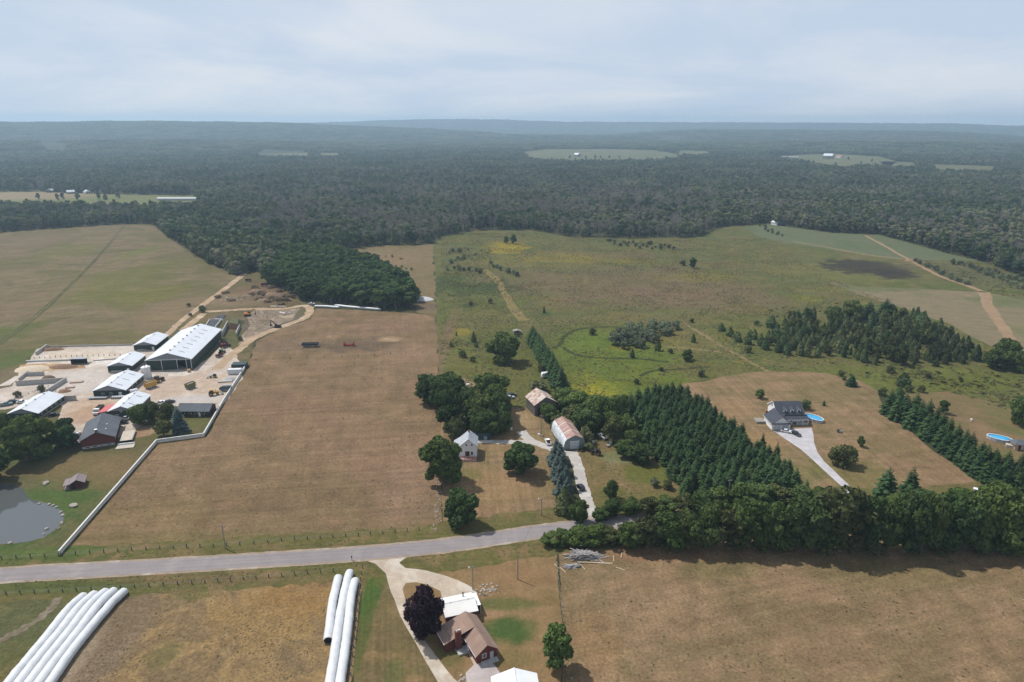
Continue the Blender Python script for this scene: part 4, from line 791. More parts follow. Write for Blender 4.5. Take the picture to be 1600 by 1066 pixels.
# blue spruces along the driveway
for i, (x, b, t_) in enumerate(((869, 716, 684), (874, 724, 690), (866, 727, 692), (873, 735, 700), (879, 742, 706), (870, 747, 712), (876, 756, 718), (884, 764, 726), (877, 772, 736), (886, 780, 744))):
    tree(x, b, t_, 'blue', 'blue-green spruce in the tight row along the farmhouse driveway', 'blue spruces along the driveway', 20)
tree(882, 802, 762, 'cedar', 'dark green cedar ending the blue spruce row near the road', None, 27)
tree(906, 817, 781, 'broad', 'round broadleaf tree between the driveway mouth and the cedar', None, 26)
# spruce row in the meadow
for i in range(24):
    f = i / 23; x = 831 + (877 - 831) * f; b = 534 + (612 - 534) * f; t_ = b - (27 + 12 * f)
    tree(x + random.uniform(-2, 2), b, t_ + random.uniform(-2, 2), 'spruce', 'dense dark spruce in the straight row up the meadow', 'spruce row up the meadow', 17 + 4 * f)
# ---- big spruce plantation
for q in scatter([(986, 648), (1000, 628), (1030, 620), (1060, 620), (1110, 650), (1160, 690), (1215, 730), (1262, 772), (1200, 778), (1120, 780), (1072, 776), (1045, 740), (1008, 694)], 3.72, .30, .35):
    tree_at(q, random.choice([random.uniform(5.5, 8), random.uniform(7.5, 10), random.uniform(8, 10.5)]), 'pspruce', 'dark green spruce of the dense plantation left of the gravel-drive house', 'spruces of the plantation', random.uniform(4.4, 5.8), nv=6)
for x, b, t_ in ((1258, 777, 748), (1212, 722, 690), (1190, 703, 675)):
    tree(x, b, t_, 'spruce', 'spruce standing on the right edge of the plantation', 'spruces on the plantation edge')
# ---- spruce row on the right
RW = [(1388, 648), (1400, 656), (1414, 660), (1424, 670), (1436, 674), (1446, 683), (1455, 690), (1468, 698), (1478, 708), (1490, 717), (1502, 726), (1514, 735), (1526, 744), (1540, 752), (1556, 760), (1572, 766), (1588, 771), (1604, 776)]
for x, b in RW:
    for k in range(2):
        tree(x + k * 13 + random.uniform(-2, 2), b - k * 9, b - k * 9 - random.uniform(33, 43), 'spruce', 'spruce in the thick double row beside the dry side lawn', 'double spruce row on the right', 24)
for x, b in ((1530, 728), (1550, 738), (1570, 742), (1590, 745), (1600, 756), (1508, 716)): tree(x, b, b - 38, 'spruce', 'spruce in the thick double row beside the dry side lawn', 'double spruce row on the right', 24)
tree(1382, 782, 730, 'spruce', 'left one of the two lone spruces below the gravel-drive house', None, 34)
tree(1420, 778, 729, 'spruce', 'right one of the two lone spruces below the gravel-drive house', None, 32)
tree(1316, 727, 697, 'willow', 'yellow-green weeping willow on the lawn by the gravel drive', None, 34)
tree(1344, 698, 681, 'broad', 'small lollipop tree on the lawn above the willow', None, 10)
tree(1187, 622, 608, 'broad', 'small round tree behind the gravel-drive house', None, 13)
tree(1474, 646, 624, 'oval', 'slender young tree on the side lawn behind the spruce row', None, 12)
tree(1592, 664, 622, 'broad', 'dense tree at the right edge above the swimming pool', None, 32)
tree(1330, 603, 585, 'spruce', 'small conical spruce at the top of the house lawn', None, 16)
tree(1287, 634, 625, 'spruce', 'tiny young conifer on the house lawn', None, 5)
tree(1411, 603, 583, 'cedar', 'bushy conifer in the grass strip above the side lawn', None, 20)
for x, b, t_ in ((1314, 588, 579), (1319, 594, 588), (1378, 618, 606), (1404, 614, 606), (1418, 612, 602), (1440, 613, 603), (1390, 582, 572), (1500, 594, 589), (1450, 590, 583), (1258, 640, 626), (1310, 676, 671)):
    tree(x, b, t_, 'bush', 'bush in the rough grass above the house lawn', 'bushes above the house lawn', nv=3)
# ---- hedgerow along the road
HG = 'hedgerow trees along the south side of the road'
for i, (x, b, t_, w_) in enumerate(((862, 850, 830, 28), (880, 849, 824, 32), (905, 850, 820, 38), (930, 849, 820, 38), (950, 848, 822, 34), (985, 854, 812, 38), (1010, 862, 802, 44), (1042, 862, 798, 48), (1075, 862, 794, 46), (1108, 860, 790, 48), (1138, 862, 784, 50), (1170, 862, 778, 52), (1205, 862, 778, 50), (1240, 862, 774, 50), (1272, 864, 768, 54), (1310, 866, 759, 70), (1352, 864, 772, 50), (1385, 864, 778, 44), (1412, 868, 768, 50), (1445, 864, 772, 48), (1478, 862, 770, 56), (1515, 862, 772, 50), (1550, 864, 760, 72), (1592, 862, 768, 64), (1630, 862, 764, 66), (1670, 860, 764, 60))):
    b -= 6 if i > 5 else 0; t_ = t_ + random.uniform(-3, 10) if i > 5 else t_ + 4
    tree(x, b, t_, random.choice(['dark', 'broad', 'broad', 'olive', 'broad']) if i != 4 else 'olive', 'leafy broadleaf tree in the thick hedgerow south of the road', HG, w_)
HN = 'hedgerow trees along the north side of the road'
for x, b, t_, w_ in ((956, 812, 786, 26), (985, 808, 784, 30), (1012, 808, 782, 30), (1040, 806, 782, 34), (1068, 806, 780, 34), (1100, 806, 774, 40), (1125, 804, 766, 40), (1155, 802, 760, 44), (1188, 800, 762, 42), (1220, 798, 766, 40), (1248, 798, 766, 40), (1276, 796, 768, 34), (938, 818, 800, 22), (1440, 800, 772, 40), (1400, 804, 778, 40), (1500, 796, 770, 44), (1560, 794, 760, 46), (1345, 806, 784, 36), (1310, 806, 776, 40)):
    tree(x, b - 5, t_ - 5, random.choice(['dark', 'broad', 'olive', 'broad']), 'broadleaf tree in the hedgerow just north of the road', HN, w_)
for x, b in ((975, 842), (1000, 846), (1030, 846), (1065, 848), (1100, 850), (1150, 852), (1190, 854), (1230, 856), (1290, 858), (1335, 858), (1370, 862), (1430, 860), (1465, 860), (1530, 862), (1575, 862), (870, 845), (915, 845), (940, 842)):
    tree(x, b + 4, b - 12, 'bush', 'bushy undergrowth at the foot of the southern hedgerow', 'undergrowth bushes of the hedgerow', 28, nv=3)
# ---- mixed conifers on the right of the meadow
CG = 'mixed cedars of the young wood in the meadow'
for q in scatter([(1190, 545), (1205, 520), (1225, 505), (1260, 498), (1300, 505), (1345, 500), (1400, 494), (1440, 500), (1480, 520), (1530, 550), (1555, 565), (1500, 572), (1400, 574), (1320, 570), (1260, 560)], 6.2, .48, .4):
    if mnoise.noise(Vector((q[0] / 22, q[1] / 22, 2))) > .36: continue
    tree_at(q, random.uniform(4.5, 10), random.choice(['cedar', 'cedar', 'cedar', 'cedar', 'spruce', 'olive']), 'conifer of the young mixed wood at the right of the meadow', CG)
for x, b, t_, k, w_, l in ((1330, 500, 468, 'broad', 30, 'tall dark tree at the back of the young mixed wood'), (1300, 506, 478, 'broad', 26, 'dark tree at the back left of the young mixed wood'), (1356, 498, 470, 'spruce', 26, 'second tall dark tree at the back of the young mixed wood'), (1382, 496, 466, 'spruce', 28, 'pointed dark conifer on the back edge of the young mixed wood'), (1440, 508, 488, 'cedar', 20, 'small pointed conifer on the hay field edge of the wood'), (1575, 570, 532, 'broad', 40, 'round broadleaf tree at the right tip of the young mixed wood'), (1555, 575, 545, 'broad', 30, 'smaller broadleaf tree at the right tip of the young mixed wood'), (1592, 580, 548, 'broad', 30, 'broadleaf tree beside the brown path at the right edge'),
                       (1258, 502, 476, 'spruce', 18, 'tallest spire among the conifers left of the young wood'), (1245, 505, 482, 'spruce', 16, 'conifer left of the tallest spire in the meadow'), (1205, 512, 494, 'cedar', 16, 'single cedar at the left end of the young wood')):
    tree(x, b, t_, k, l, None, w_)
for x, b, t_ in ((1127, 517, 505), (1140, 525, 511), (1150, 530, 518), (1153, 534, 520), (1168, 538, 520), (1178, 530, 515), (1188, 540, 522), (1195, 546, 528), (1215, 550, 530), (1230, 555, 535), (1200, 530, 516), (1172, 526, 516)):
    tree(x, b, t_, 'cedar', 'small scattered conifer in the meadow left of the young wood', 'scattered conifers in the meadow', 11)
# ---- grey willows in the low meadow
for q in scatter([(955, 541), (958, 524), (985, 512), (1030, 508), (1066, 510), (1064, 520), (1035, 530), (1005, 545), (975, 546)], 6.2, .4):
    tree_at(q, random.uniform(4, 7.5), 'greybush', 'grey-green willow of the thicket in the wet meadow', 'grey willow thicket', cat='tree')
MB_ = 'bushes scattered over the meadow'
for x, b, t_, k, l in ((740, 535, 519, 'cedar', 'round dark conifer in the meadow left of the lone round tree'), (723, 558, 547, 'bush', 'dull bush in the meadow above the farmhouse grove'), (739, 565, 557, 'bush', 'low wide bush in the meadow above the farmhouse grove'), (705, 541, 534, 'bush', 'small dark bush near the pasture edge'), (713, 524, 516, 'spruce', 'small conifer by the yellow flowers near the pasture edge'),
                       (744, 543, 537, 'bush', 'tiny bush below the round dark conifer'), (850, 489, 477, 'spruce', 'thin lone sapling in the open meadow'), (1082, 419, 401, 'oval', 'lone twisted tree in the far meadow'), (1067, 415, 407, 'bush', 'round bush left of the lone twisted tree'), (791, 381, 368, 'oval', 'left one of two trees at the forest opening'), (802, 381, 365, 'oval', 'right one of two trees at the forest opening'),
                       (1073, 563, 547, 'broad', 'round green bush-like tree near the lot corner'), (1083, 535, 522, 'cedar', 'bushy conifer beside the meadow trail'), (1028, 548, 533, 'cedar', 'dark conifer at the right of the willow thicket'), (988, 559, 546, 'cedar', 'small dark conifer by the ditch'), (1169, 551, 541, 'bush', 'round bush right of the meadow trail'), (1095, 588, 577, 'bush', 'bush beside the curved ditch of the lot corner'), (1033, 580, 574, 'bush', 'small bush in the wet green meadow'), (995, 600, 592, 'bush', 'bush in the yellow flowers of the wet meadow'), (926, 523, 513, 'bush', 'small bush on the ditch bend'), (1182, 508, 501, 'bush', 'reddish bush left of the young wood'), (808, 526, 520, 'bush', 'bush by the old grey shed'), (846, 582, 570, 'bush', 'bush next to the white camper'), (1081, 504, 498, 'bush', 'small bush at the head of the meadow trail'), (1048, 552, 545, 'bush', 'low bush between the willow thicket and the trail'), (766, 474, 466, 'greybush', 'grey bush in the middle of the upper meadow'), (736, 477, 471, 'bush', 'dark low bush in the upper meadow')):
    tree(x, b, t_, k, l, MB_, nv=3)
for x0, y0, x1, y1, n, lab, grp in ((700, 412, 740, 400, 9, 'bush of the green thicket at the upper left of the meadow', 'thicket at the upper left of the meadow'), (695, 420, 750, 428, 8, 'bush of the green thicket at the upper left of the meadow', 'thicket at the upper left of the meadow'), (696, 395, 730, 392, 6, 'bush of the green thicket at the upper left of the meadow', 'thicket at the upper left of the meadow'),
                                    (764, 412, 812, 432, 13, 'grey willow bush in the strip crossing the upper meadow', 'grey willow strip in the upper meadow'), (945, 378, 1058, 388, 16, 'low willow bush along the foot of the forest', 'low willows along the forest'), (960, 384, 1040, 389, 9, 'low willow bush along the foot of the forest', 'low willows along the forest'), (1430, 408, 1512, 445, 20, 'willow bush in the strip along the thin path on the right', 'willow strip on the right'),
                                    (1480, 408, 1600, 440, 24, 'willow bush below the forest at the right edge', 'willows below the right forest'), (1530, 425, 1600, 452, 14, 'willow bush below the forest at the right edge', 'willows below the right forest'), (1186, 355, 1225, 371, 9, 'bush in the hedge at the left of the far pasture', 'hedge of the far pasture'), (560, 405, 650, 425, 9, 'brown shrub on the rough field behind the plantation', 'shrubs on the rough field'), (570, 398, 640, 405, 6, 'brown shrub on the rough field behind the plantation', 'shrubs on the rough field')):
    for i in range(n):
        f = (i + .5) / n; x = x0 + (x1 - x0) * f + random.uniform(-5, 5); y = y0 + (y1 - y0) * f + random.uniform(-2.5, 2.5); p = G(x, y)
        tree_at(p, random.uniform(2.2, 4.6) * (.6 if 'brown' in lab else 1), 'greybush' if 'green' not in lab else random.choice(['bush', 'greybush']), lab, grp, parts=False, nv=3)
# solitary trees and copses far off
for x, b, h, k in ((890, 247, 14, 'forest'), (915, 246.5, 12, 'forest'), (930, 247, 15, 'forest'), (938, 246.5, 12, 'forest'), (952, 246.5, 13, 'forest'), (968, 246, 12, 'forest'), (1325, 249, 13, 'forest'), (1295, 248, 12, 'forest'), (1450, 262, 13, 'forest'), (842, 250, 12, 'forest'), (856, 251, 13, 'pine'), (985, 250, 12, 'forest'), (1012, 249, 13, 'forest'), (1040, 247, 12, 'forest'), (1230, 252, 12, 'forest'), (1255, 255, 13, 'forest'), (1345, 256, 12, 'forest'), (1362, 252, 13, 'forest'), (90, 312, 13, 'forest'), (98, 310, 12, 'forest'), (122, 311, 14, 'forest'), (155, 310, 13, 'forest'), (185, 309, 12, 'forest'), (165, 311, 13, 'pine'), (60, 310, 12, 'forest'), (310, 316, 13, 'forest')):
    tree_at(G(x, b + 1.5), h, k, 'distant tree in the copse around the far barns', 'distant trees around the far barns', parts=False, nv=3)

# ================================================================== BUILDINGS
def seam_roof(name, col, rough=.42, spacing=1.0, amount=.10, axis=1, spec=.4, stain=.06):
    """sheet metal or shingle courses: lines across `axis` of the roof, light weathering"""
    if name in _pm: return _pm[name]
    m, t, b = new_mat(name); L = t.links.new; tc = N(t, 'ShaderNodeTexCoord'); sp = N(t, 'ShaderNodeSeparateXYZ'); L(tc.outputs['Object'], sp.inputs[0])
    d = N(t, 'ShaderNodeMath', operation='DIVIDE'); L(sp.outputs[axis], d.inputs[0]); d.inputs[1].default_value = spacing
    f = N(t, 'ShaderNodeMath', operation='FRACT'); L(d.outputs[0], f.inputs[0]); g = N(t, 'ShaderNodeMath', operation='LESS_THAN'); L(f.outputs[0], g.inputs[0]); g.inputs[1].default_value = .12
    n = N(t, 'ShaderNodeTexNoise'); n.inputs['Scale'].default_value = .35; n.inputs['Detail'].default_value = 6; L(tc.outputs['Object'], n.inputs['Vector'])
    mr = N(t, 'ShaderNodeMapRange')
    for i, v in enumerate((.3, .7, 1 - stain, 1 + stain)): mr.inputs[1 + i].default_value = v
    L(n.outputs['Fac'], mr.inputs['Value']); ma = N(t, 'ShaderNodeMath', operation='MULTIPLY_ADD'); L(g.outputs[0], ma.inputs[0]); ma.inputs[1].default_value = -amount; L(mr.outputs[0], ma.inputs[2])
    vm = N(t, 'ShaderNodeVectorMath', operation='SCALE'); vm.inputs[0].default_value = col[:3]; L(ma.outputs[0], vm.inputs['Scale']); L(vm.outputs[0], b.inputs['Base Color'])
    b.inputs['Roughness'].default_value = rough; b.inputs['Specular IOR Level'].default_value = spec; _pm[name] = m; return m
WHITE_ROOF = seam_roof('white_metal_roof', (.64, .665, .70), spacing=.9, amount=.07)
GREEN_WALL = seam_roof('dark_green_siding', (.012, .034, .028), spacing=.9, amount=.2, axis=1, rough=.5)
GREY_GABLE = plain('grey_siding', (.22, .23, .25), rough=.6)
SHINGLE = seam_roof('grey_shingles', (.105, .115, .13), rough=.85, spacing=.5, amount=.10, axis=2, spec=.2, stain=.14)
DKSHINGLE = seam_roof('charcoal_shingles', (.060, .066, .082), rough=.85, spacing=.5, amount=.10, axis=2, spec=.2, stain=.12)
BRSHINGLE = seam_roof('brown_shingles', (.27, .185, .145), rough=.9, spacing=.45, amount=.10, axis=2, spec=.15, stain=.16)
BRICK = two_tone('red_brick', (.105, .030, .026, 1), (.15, .05, .04, 1), 6, rough=.9)
WHITE = plain('white_paint', (.76, .76, .75), rough=.5, var=.05)
SIDING = plain('white_siding', (.80, .80, .80), rough=.6, var=.05)
GLASS = plain('window_glass', (.012, .015, .018), rough=.08, var=.02, spec=.8)
DARK = plain('dark_opening', (.012, .012, .013), rough=.9, var=.1)
CONC = plain('bunker_concrete', (.40, .385, .36), rough=.9, var=.18, scale=.8)
TIMBER = plain('weathered_timber', (.26, .235, .205), rough=.9, var=.3, scale=2)
GREYBOARD = two_tone('grey_boards', (.105, .098, .09, 1), (.19, .175, .16, 1), 2.5, rough=.95, stretch=(3, 3, .3))
RUST = two_tone('rusty_sheet', (.50, .44, .40, 1), (.34, .19, .13, 1), .55, .38, .66, rough=.7)
BLACK = plain('black_paint', (.016, .016, .018), rough=.35, var=.1, spec=.5)
RED = plain('red_paint', (.42, .035, .03), rough=.45, spec=.4); ORANGE = plain('orange_paint', (.50, .17, .035), rough=.5); YELLOW = plain('yellow_paint', (.52, .30, .05), rough=.5)
TEAL = plain('teal_tarp', (.022, .055, .068), rough=.55); STEEL = plain('grey_steel', (.30, .31, .32), rough=.45); TYRE = plain('tyre_rubber', (.018, .018, .018), rough=.9)
GRNP = plain('olive_paint', (.13, .14, .05), rough=.6); DGRN = plain('tractor_green', (.02, .09, .035), rough=.4); SILVER = plain('silver_paint', (.42, .43, .45), rough=.3, spec=.5); CARW = plain('white_car_paint', (.74, .74, .74), rough=.25, var=.02, spec=.5); CARK = plain('black_car_paint', (.012, .012, .014), rough=.2, var=.02, spec=.6)
MAROON = plain('maroon_paint', (.12, .022, .022), rough=.5); LAMP = plain('lamp_glass', (.7, .66, .6), rough=.2)

def window(parent, c, wdt, hgt_, nrm):
    """framed window standing proud of a wall: nrm is 'x' or 'y' (+/-)"""
    sx = nrm[0] == '-'; ax = nrm[-1]; s = -1 if sx else 1
    if ax == 'y': f = MB().box((c[0], c[1] + s * .03, c[2]), (wdt, .06, hgt_)); p = MB().box((c[0], c[1] + s * .07, c[2]), (wdt - .22, .03, hgt_ - .22))
    else: f = MB().box((c[0] + s * .03, c[1], c[2]), (.06, wdt, hgt_)); p = MB().box((c[0] + s * .07, c[1], c[2]), (.03, wdt - .22, hgt_ - .22))
    fo = f.build('window', WHITE, parent); p.build('pane', GLASS, fo)
def door(parent, c, wdt, hgt_, nrm, m):
    s = -1 if nrm[0] == '-' else 1
    d = (wdt, .08, hgt_) if nrm[-1] == 'y' else (.08, wdt, hgt_); cc = (c[0], c[1] + s * .04, c[2]) if nrm[-1] == 'y' else (c[0] + s * .04, c[1], c[2])
    return MB().box(cc, d).build('door', m, parent)
def gable_shell(t, W, L, e, r, wall, roof, oh=.45, th=.16, gm=None, x0=0.0, y0=0.0, z0=0.0, cap=True, fascia=None):
    """walls with two gable ends (ridge along y) and a two-slab roof with eaves"""
    mb = MB(); mb.prism([(x0, z0), (x0 + W, z0), (x0 + W, e), (x0 + W / 2, r), (x0, e)], y0, y0 + L); wo = mb.build('wall', wall, t)
    s = (r - e) / (W / 2); rf = MB(); k = .006
    rf.prism([(x0 - oh, e - oh * s + k), (x0 + W / 2, r + k), (x0 + W / 2, r + th), (x0 - oh, e - oh * s + th)], y0 - oh, y0 + L + oh)
    rf.prism([(x0 + W / 2, r + k), (x0 + W + oh, e - oh * s + k), (x0 + W + oh, e - oh * s + th), (x0 + W / 2, r + th)], y0 - oh, y0 + L + oh)
    ro = rf.build('roof', roof, t)
    if cap: MB().prism([(x0 + W / 2 - .28, r + th - .28 * s + .02), (x0 + W / 2, r + th + .02), (x0 + W / 2 + .28, r + th - .28 * s + .02), (x0 + W / 2, r + th + .12)], y0 - oh - .01, y0 + L + oh + .01).build('ridge_cap', roof, ro)
    if gm:
        for yy in (y0 - .05, y0 + L): MB().prism([(x0 + .02, e + .02), (x0 + W - .02, e + .02), (x0 + W / 2, r - .03)], yy, yy + .05).build('gable', gm, t)
    if fascia:
        f = MB()
        for xx in (x0 - oh - .03, x0 + W + oh + .03): f.box((xx, y0 + L / 2, e - oh * s + th / 2), (.05, L + 2 * oh, th + .08))
        f.build('fascia', fascia, ro)
    return wo, ro
def barn(label, A, rz, W, L, e, r, vents=0, slots=0, doors=(), wins=(), side_wins=0, group='white-roofed dairy barns'):
    t = thing('barn', label, 'barn', (A[0], A[1], .05), R(rz), group); wo, ro = gable_shell(t, W, L, e, r, GREEN_WALL, WHITE_ROOF, gm=GREY_GABLE, fascia=WHITE)
    MB().box((W / 2, L / 2, .25), (W + .1, L + .1, .5)).build('foundation', CONC, t)
    for (x, w_, h_, m) in doors: door(t, (x, 0, h_ / 2 + .02), w_, h_, '-y', m)
    for (x, z, w_, h_) in wins: window(t, (x, 0, z), w_, h_, '-y')
    for i in range(side_wins): window(t, (W, L * (i + .7) / (side_wins + .4), e * .55), 1.3, 1.0, 'x')
    sl = (r - e) / (W / 2)
    for i in range(vents): MB().box((W / 2, L * (i + .5) / vents, r + .32), (.55, .6, .35)).build('roof_vent', STEEL, ro)
    for i in range(slots):
        x = W * .74; z = r - (x - W / 2) * sl + .16
        MB().box((x, L * (i + .5) / slots, z + .05), (3.2 if W > 15 else 2.4, .35, .10), ry=math.atan(sl)).build('skylight', plain('skylight_sheet', (.20, .21, .22), rough=.3), ro)
    return t, wo, ro

# the great barn: doorway standing open on the right of the front
def great_barn():
    W, L, e, r = 23.4, 56.5, 6.0, 9.8
    t = thing('barn', 'largest white-roofed dairy barn with a dark open doorway in its front', 'barn', (-200.5, 353.2, .05), R(6.5), 'white-roofed dairy barns')
    wl = MB(); th = .25; ox0, ox1, oh = 16.2, 20.6, 4.6
    wl.box((th / 2, L / 2, e / 2), (th, L, e)).box((W - th / 2, L / 2, e / 2), (th, L, e))
    wl.prism([(th, 0), (W - th, 0), (W - th, e), (W / 2, r - .05), (th, e)], L - th, L)
    wl.box(((th + ox0) / 2, th / 2, e / 2), (ox0 - th, th, e)).box(((ox1 + W - th) / 2, th / 2, e / 2), (W - th - ox1, th, e)).box(((ox0 + ox1) / 2, th / 2, (e + oh) / 2), (ox1 - ox0, th, e - oh))
    wl.build('wall', GREEN_WALL, t)
    MB().prism([(.02, e + .01), (W - .02, e + .01), (W / 2, r - .04)], -.05, .22).build('gable', GREY_GABLE, t)
    s = (r - e) / (W / 2); rf = MB()
    for a, b in ((-.6, W / 2), (W / 2, W + .6)):
        za = r - abs(a - W / 2) * s; zb = r - abs(b - W / 2) * s; rf.prism([(a, za + .006), (b, zb + .006), (b, zb + .2), (a, za + .2)], -.6, L + .6)
    ro = rf.build('roof', WHITE_ROOF, t)
    for i in range(8): MB().box((W / 2, L * (i + .6) / 8.2, r + .42), (.8, .8, .5)).build('roof_vent', STEEL, ro)
    for i in range(7):
        x = W * .72; MB().box((x, L * (i + .9) / 8.2, r - (x - W / 2) * s + .24), (3.4, .45, .10), ry=math.atan(s)).build('skylight', plain('skylight_sheet', (.20, .21, .22), rough=.3), ro)
    MB().box((3.9, -.06, 2.7), (7.4, .10, 5.3)).build('sliding_door', GREEN_WALL, t); MB().box((11.9, -.06, 2.7), (7.6, .10, 5.3)).build('sliding_door', GREEN_WALL, t)
    for x in (7.75, 15.9, 20.75, W - .1): MB().box((x, -.10, e / 2), (.22, .10, e)).build('door_post', WHITE, t)
    MB().box((W / 2, -.10, e - .15), (W, .14, .25)).build('door_rail', WHITE, t)
    f = MB()
    for xx in (-.66, W + .66): f.box((xx, L / 2, e - .6 * s + .12), (.06, L + 1.2, .34))
    f.build('fascia', WHITE, ro)
great_barn()
barn('small white-roofed barn behind the largest barn, farthest back of the row', (-225.8, 387.2), 5.5, 12.6, 19.5, 3.4, 5.6, vents=2, doors=((10.9, 1.3, 2.2, WHITE), (4.5, 5.0, .9, CONC)))
barn('white-roofed barn between the farthest small barn and the one with hutches', (-220.2, 349.7), 6, 12.6, 18.5, 3.7, 5.8, vents=2, doors=((4.5, 6.0, 1.2, CONC), (10.5, 1.2, 2.2, WHITE)))
barn('white-roofed barn with white calf hutches lined up along its front', (-207.7, 314.8), 6, 15.2, 22.0, 3.3, 6.0, vents=3, slots=3, wins=((4.4, 1.6, 1.3, .9), (8.2, 1.6, 1.3, .9)), side_wins=4, doors=((12.6, 1.5, 2.2, WHITE),))
barn('front white-roofed barn with a red lean-to on its left side', (-185.4, 289.0), 7, 11.4, 18.5, 3.7, 5.9, vents=3, slots=2, wins=((5.4, 3.3, 1.0, .7), (3.4, 1.5, 1.2, .9), (8.2, 1.5, 1.2, .9)))
barn('low white-roofed barn nearest the left edge of the farm', (-231.0, 287.6), 4, 13.4, 21.0, 3.0, 5.4, vents=3, wins=((4, 1.5, 1.3, .9), (9, 1.5, 1.3, .9)), side_wins=5)
# red lean-to
t = thing('lean_to', 'red sheet-metal lean-to against the left wall of the front barn', 'shed', (-191.8, 290.5, .05), R(7))
MB().prism([(0, 1.9), (5.8, 3.2), (5.8, 3.32), (0, 2.02)], 0, 8.5).build('roof', plain('faded_red_sheet', (.50, .115, .11), rough=.5), t)
for x, y in ((.15, .2), (.15, 4.2), (.15, 8.2)): MB().box((x, y, .97), (.16, .16, 1.9)).build('post', TIMBER, t)
MB().box((2.9, 8.4, 1.1), (5.6, .1, 2.2)).build('back_wall', MAROON, t)
# black feed shed on the concrete pad
t = thing('feed_shed', 'small dark shed with a grey roof on the concrete feeding pad', 'shed', (*G(111.5, 570)[:2], .05), R(4))
MB().box((3.9, 2.2, 1.4), (7.8, .2, 2.8)).box((.1, 1.1, 1.4), (.2, 2.2, 2.8)).box((7.7, 1.1, 1.4), (.2, 2.2, 2.8)).box((3.9, .1, 2.5), (7.8, .2, .6)).build('wall', DARK, t)
MB().prism([(-.4, 3.3), (4.6, 2.7), (4.6, 2.82), (-.4, 3.42)], -.3, 8.1, 'x').build('roof', plain('grey_sheet', (.32, .34, .36), rough=.5), t)

# red brick bungalow
t = thing('bungalow', 'red brick bungalow with a wide grey shingle roof beside the farm lawn', 'house', (-179.6, 257.8, .05), R(23))
wo, ro = gable_shell(t, 12.4, 20.5, 3.9, 6.9, BRICK, SHINGLE, oh=.7)
MB().box((6.2, -.03, .45), (11.9, .06, .9)).build('foundation', CONC, t)
for x in (2.2, 5.0, 7.4, 10.2): window(t, (x, -.06, .62), 1.9 if x != 7.4 else 1.4, .72, '-y')
for y in (3, 8, 14): window(t, (12.4, y, 2.4), 1.8, 1.3, 'x')
ch = MB().box((6.2, .5, 6.9), (.9, .9, 1.8)).build('chimney', BRICK, ro); MB().box((6.2, .5, 7.85), (1.1, 1.1, .15)).build('chimney_cap', WHITE, ch)
for x, y in ((9.2, 4.5), (9.0, 9.5)): MB().box((x, y, 6.9 - (x - 6.2) * .484 + .35), (.45, .45, .5)).build('roof_vent', WHITE, ro)
t = thing('deck', 'pale raised wooden deck along the right wall of the red brick bungalow', 'deck', (*G(186, 693)[:2], .05), R(20))
DECKW = plain('pale_decking', (.50, .44, .36), rough=.8, var=.15)
for i in range(12): MB().box((.4 + i * .42, 5.2, .9), (.38, 10.4, .08)).build('plank', DECKW, t)
for i in range(8): MB().box((4.9, .2 + i * 1.43, 1.4), (.1, .1, 1.0)).build('railing_post', WHITE, t)
MB().box((4.9, 5.2, 1.92), (.1, 10.4, .08)).box((4.9, 5.2, 1.3), (.06, 10.4, .06)).build('rail', WHITE, t); MB().box((2.5, 5.2, .42), (4.6, 10, .8)).build('base', DARK, t)
t = thing('patio', 'pale stone patio with planters at the corner of the red brick bungalow', 'patio', (*G(180, 703)[:2], .05), R(14))
for i in range(6):
    for j in range(3): MB().box((.6 + i * 1.15, .6 + j * 1.15, .15), (1.08, 1.08, .3)).build('paving_slab', DECKW, t)
MB().box((3.4, 3.7, .5), (6.6, .3, .9)).build('parapet', WHITE, t)
# low grey-roofed house, ridge parallel to its front
t = thing('low_house', 'long low dark house with a grey roof at the right of the farm yard', 'house', (-154.8, 299.5, .05), R(-91))
gable_shell(t, 7.8, 14.2, 3.0, 4.7, plain('dark_brown_wall', (.055, .042, .036), rough=.8), SHINGLE, oh=.8, gm=None)
for y in (2.4, 5.4, 8.2, 11.6): window(t, (7.8, y, 1.7), 1.5, 1.2, 'x')
door(t, (7.8, 9.9, 1.1), 1.0, 2.1, 'x', WHITE)
# pond cabin
t = thing('cabin', 'little brown log cabin with a porch on the lawn by the pond', 'cabin', (*G(110.5, 765)[:2], .05), R(24))
gable_shell(t, 4.6, 5.2, 2.1, 3.4, plain('dark_logs', (.060, .028, .024), rough=.8), plain('grey_shakes', (.23, .19, .19), rough=.9, var=.25, scale=3), oh=.4)
for i in range(6): MB().tube([(-.02, -.05, .25 + i * .33), (4.62, -.05, .25 + i * .33)], .13, 6).build('log', MAROON, t)
door(t, (1.2, -.12, 1.0), .9, 1.9, '-y', DARK)
p_ = MB().box((-1.1, 2.6, .15), (1.9, 5.0, .3)).build('porch', TIMBER, t)
for y in (.3, 2.6, 4.9): MB().box((-1.8, y, 1.1), (.14, .14, 2.0)).build('post', TIMBER, p_)
MB().prism([(-2.2, 1.75), (-.38, 2.05), (-.38, 2.15), (-2.2, 1.87)], -.3, 5.5).build('porch_roof', plain('grey_shakes', (.23, .19, .19)), t)

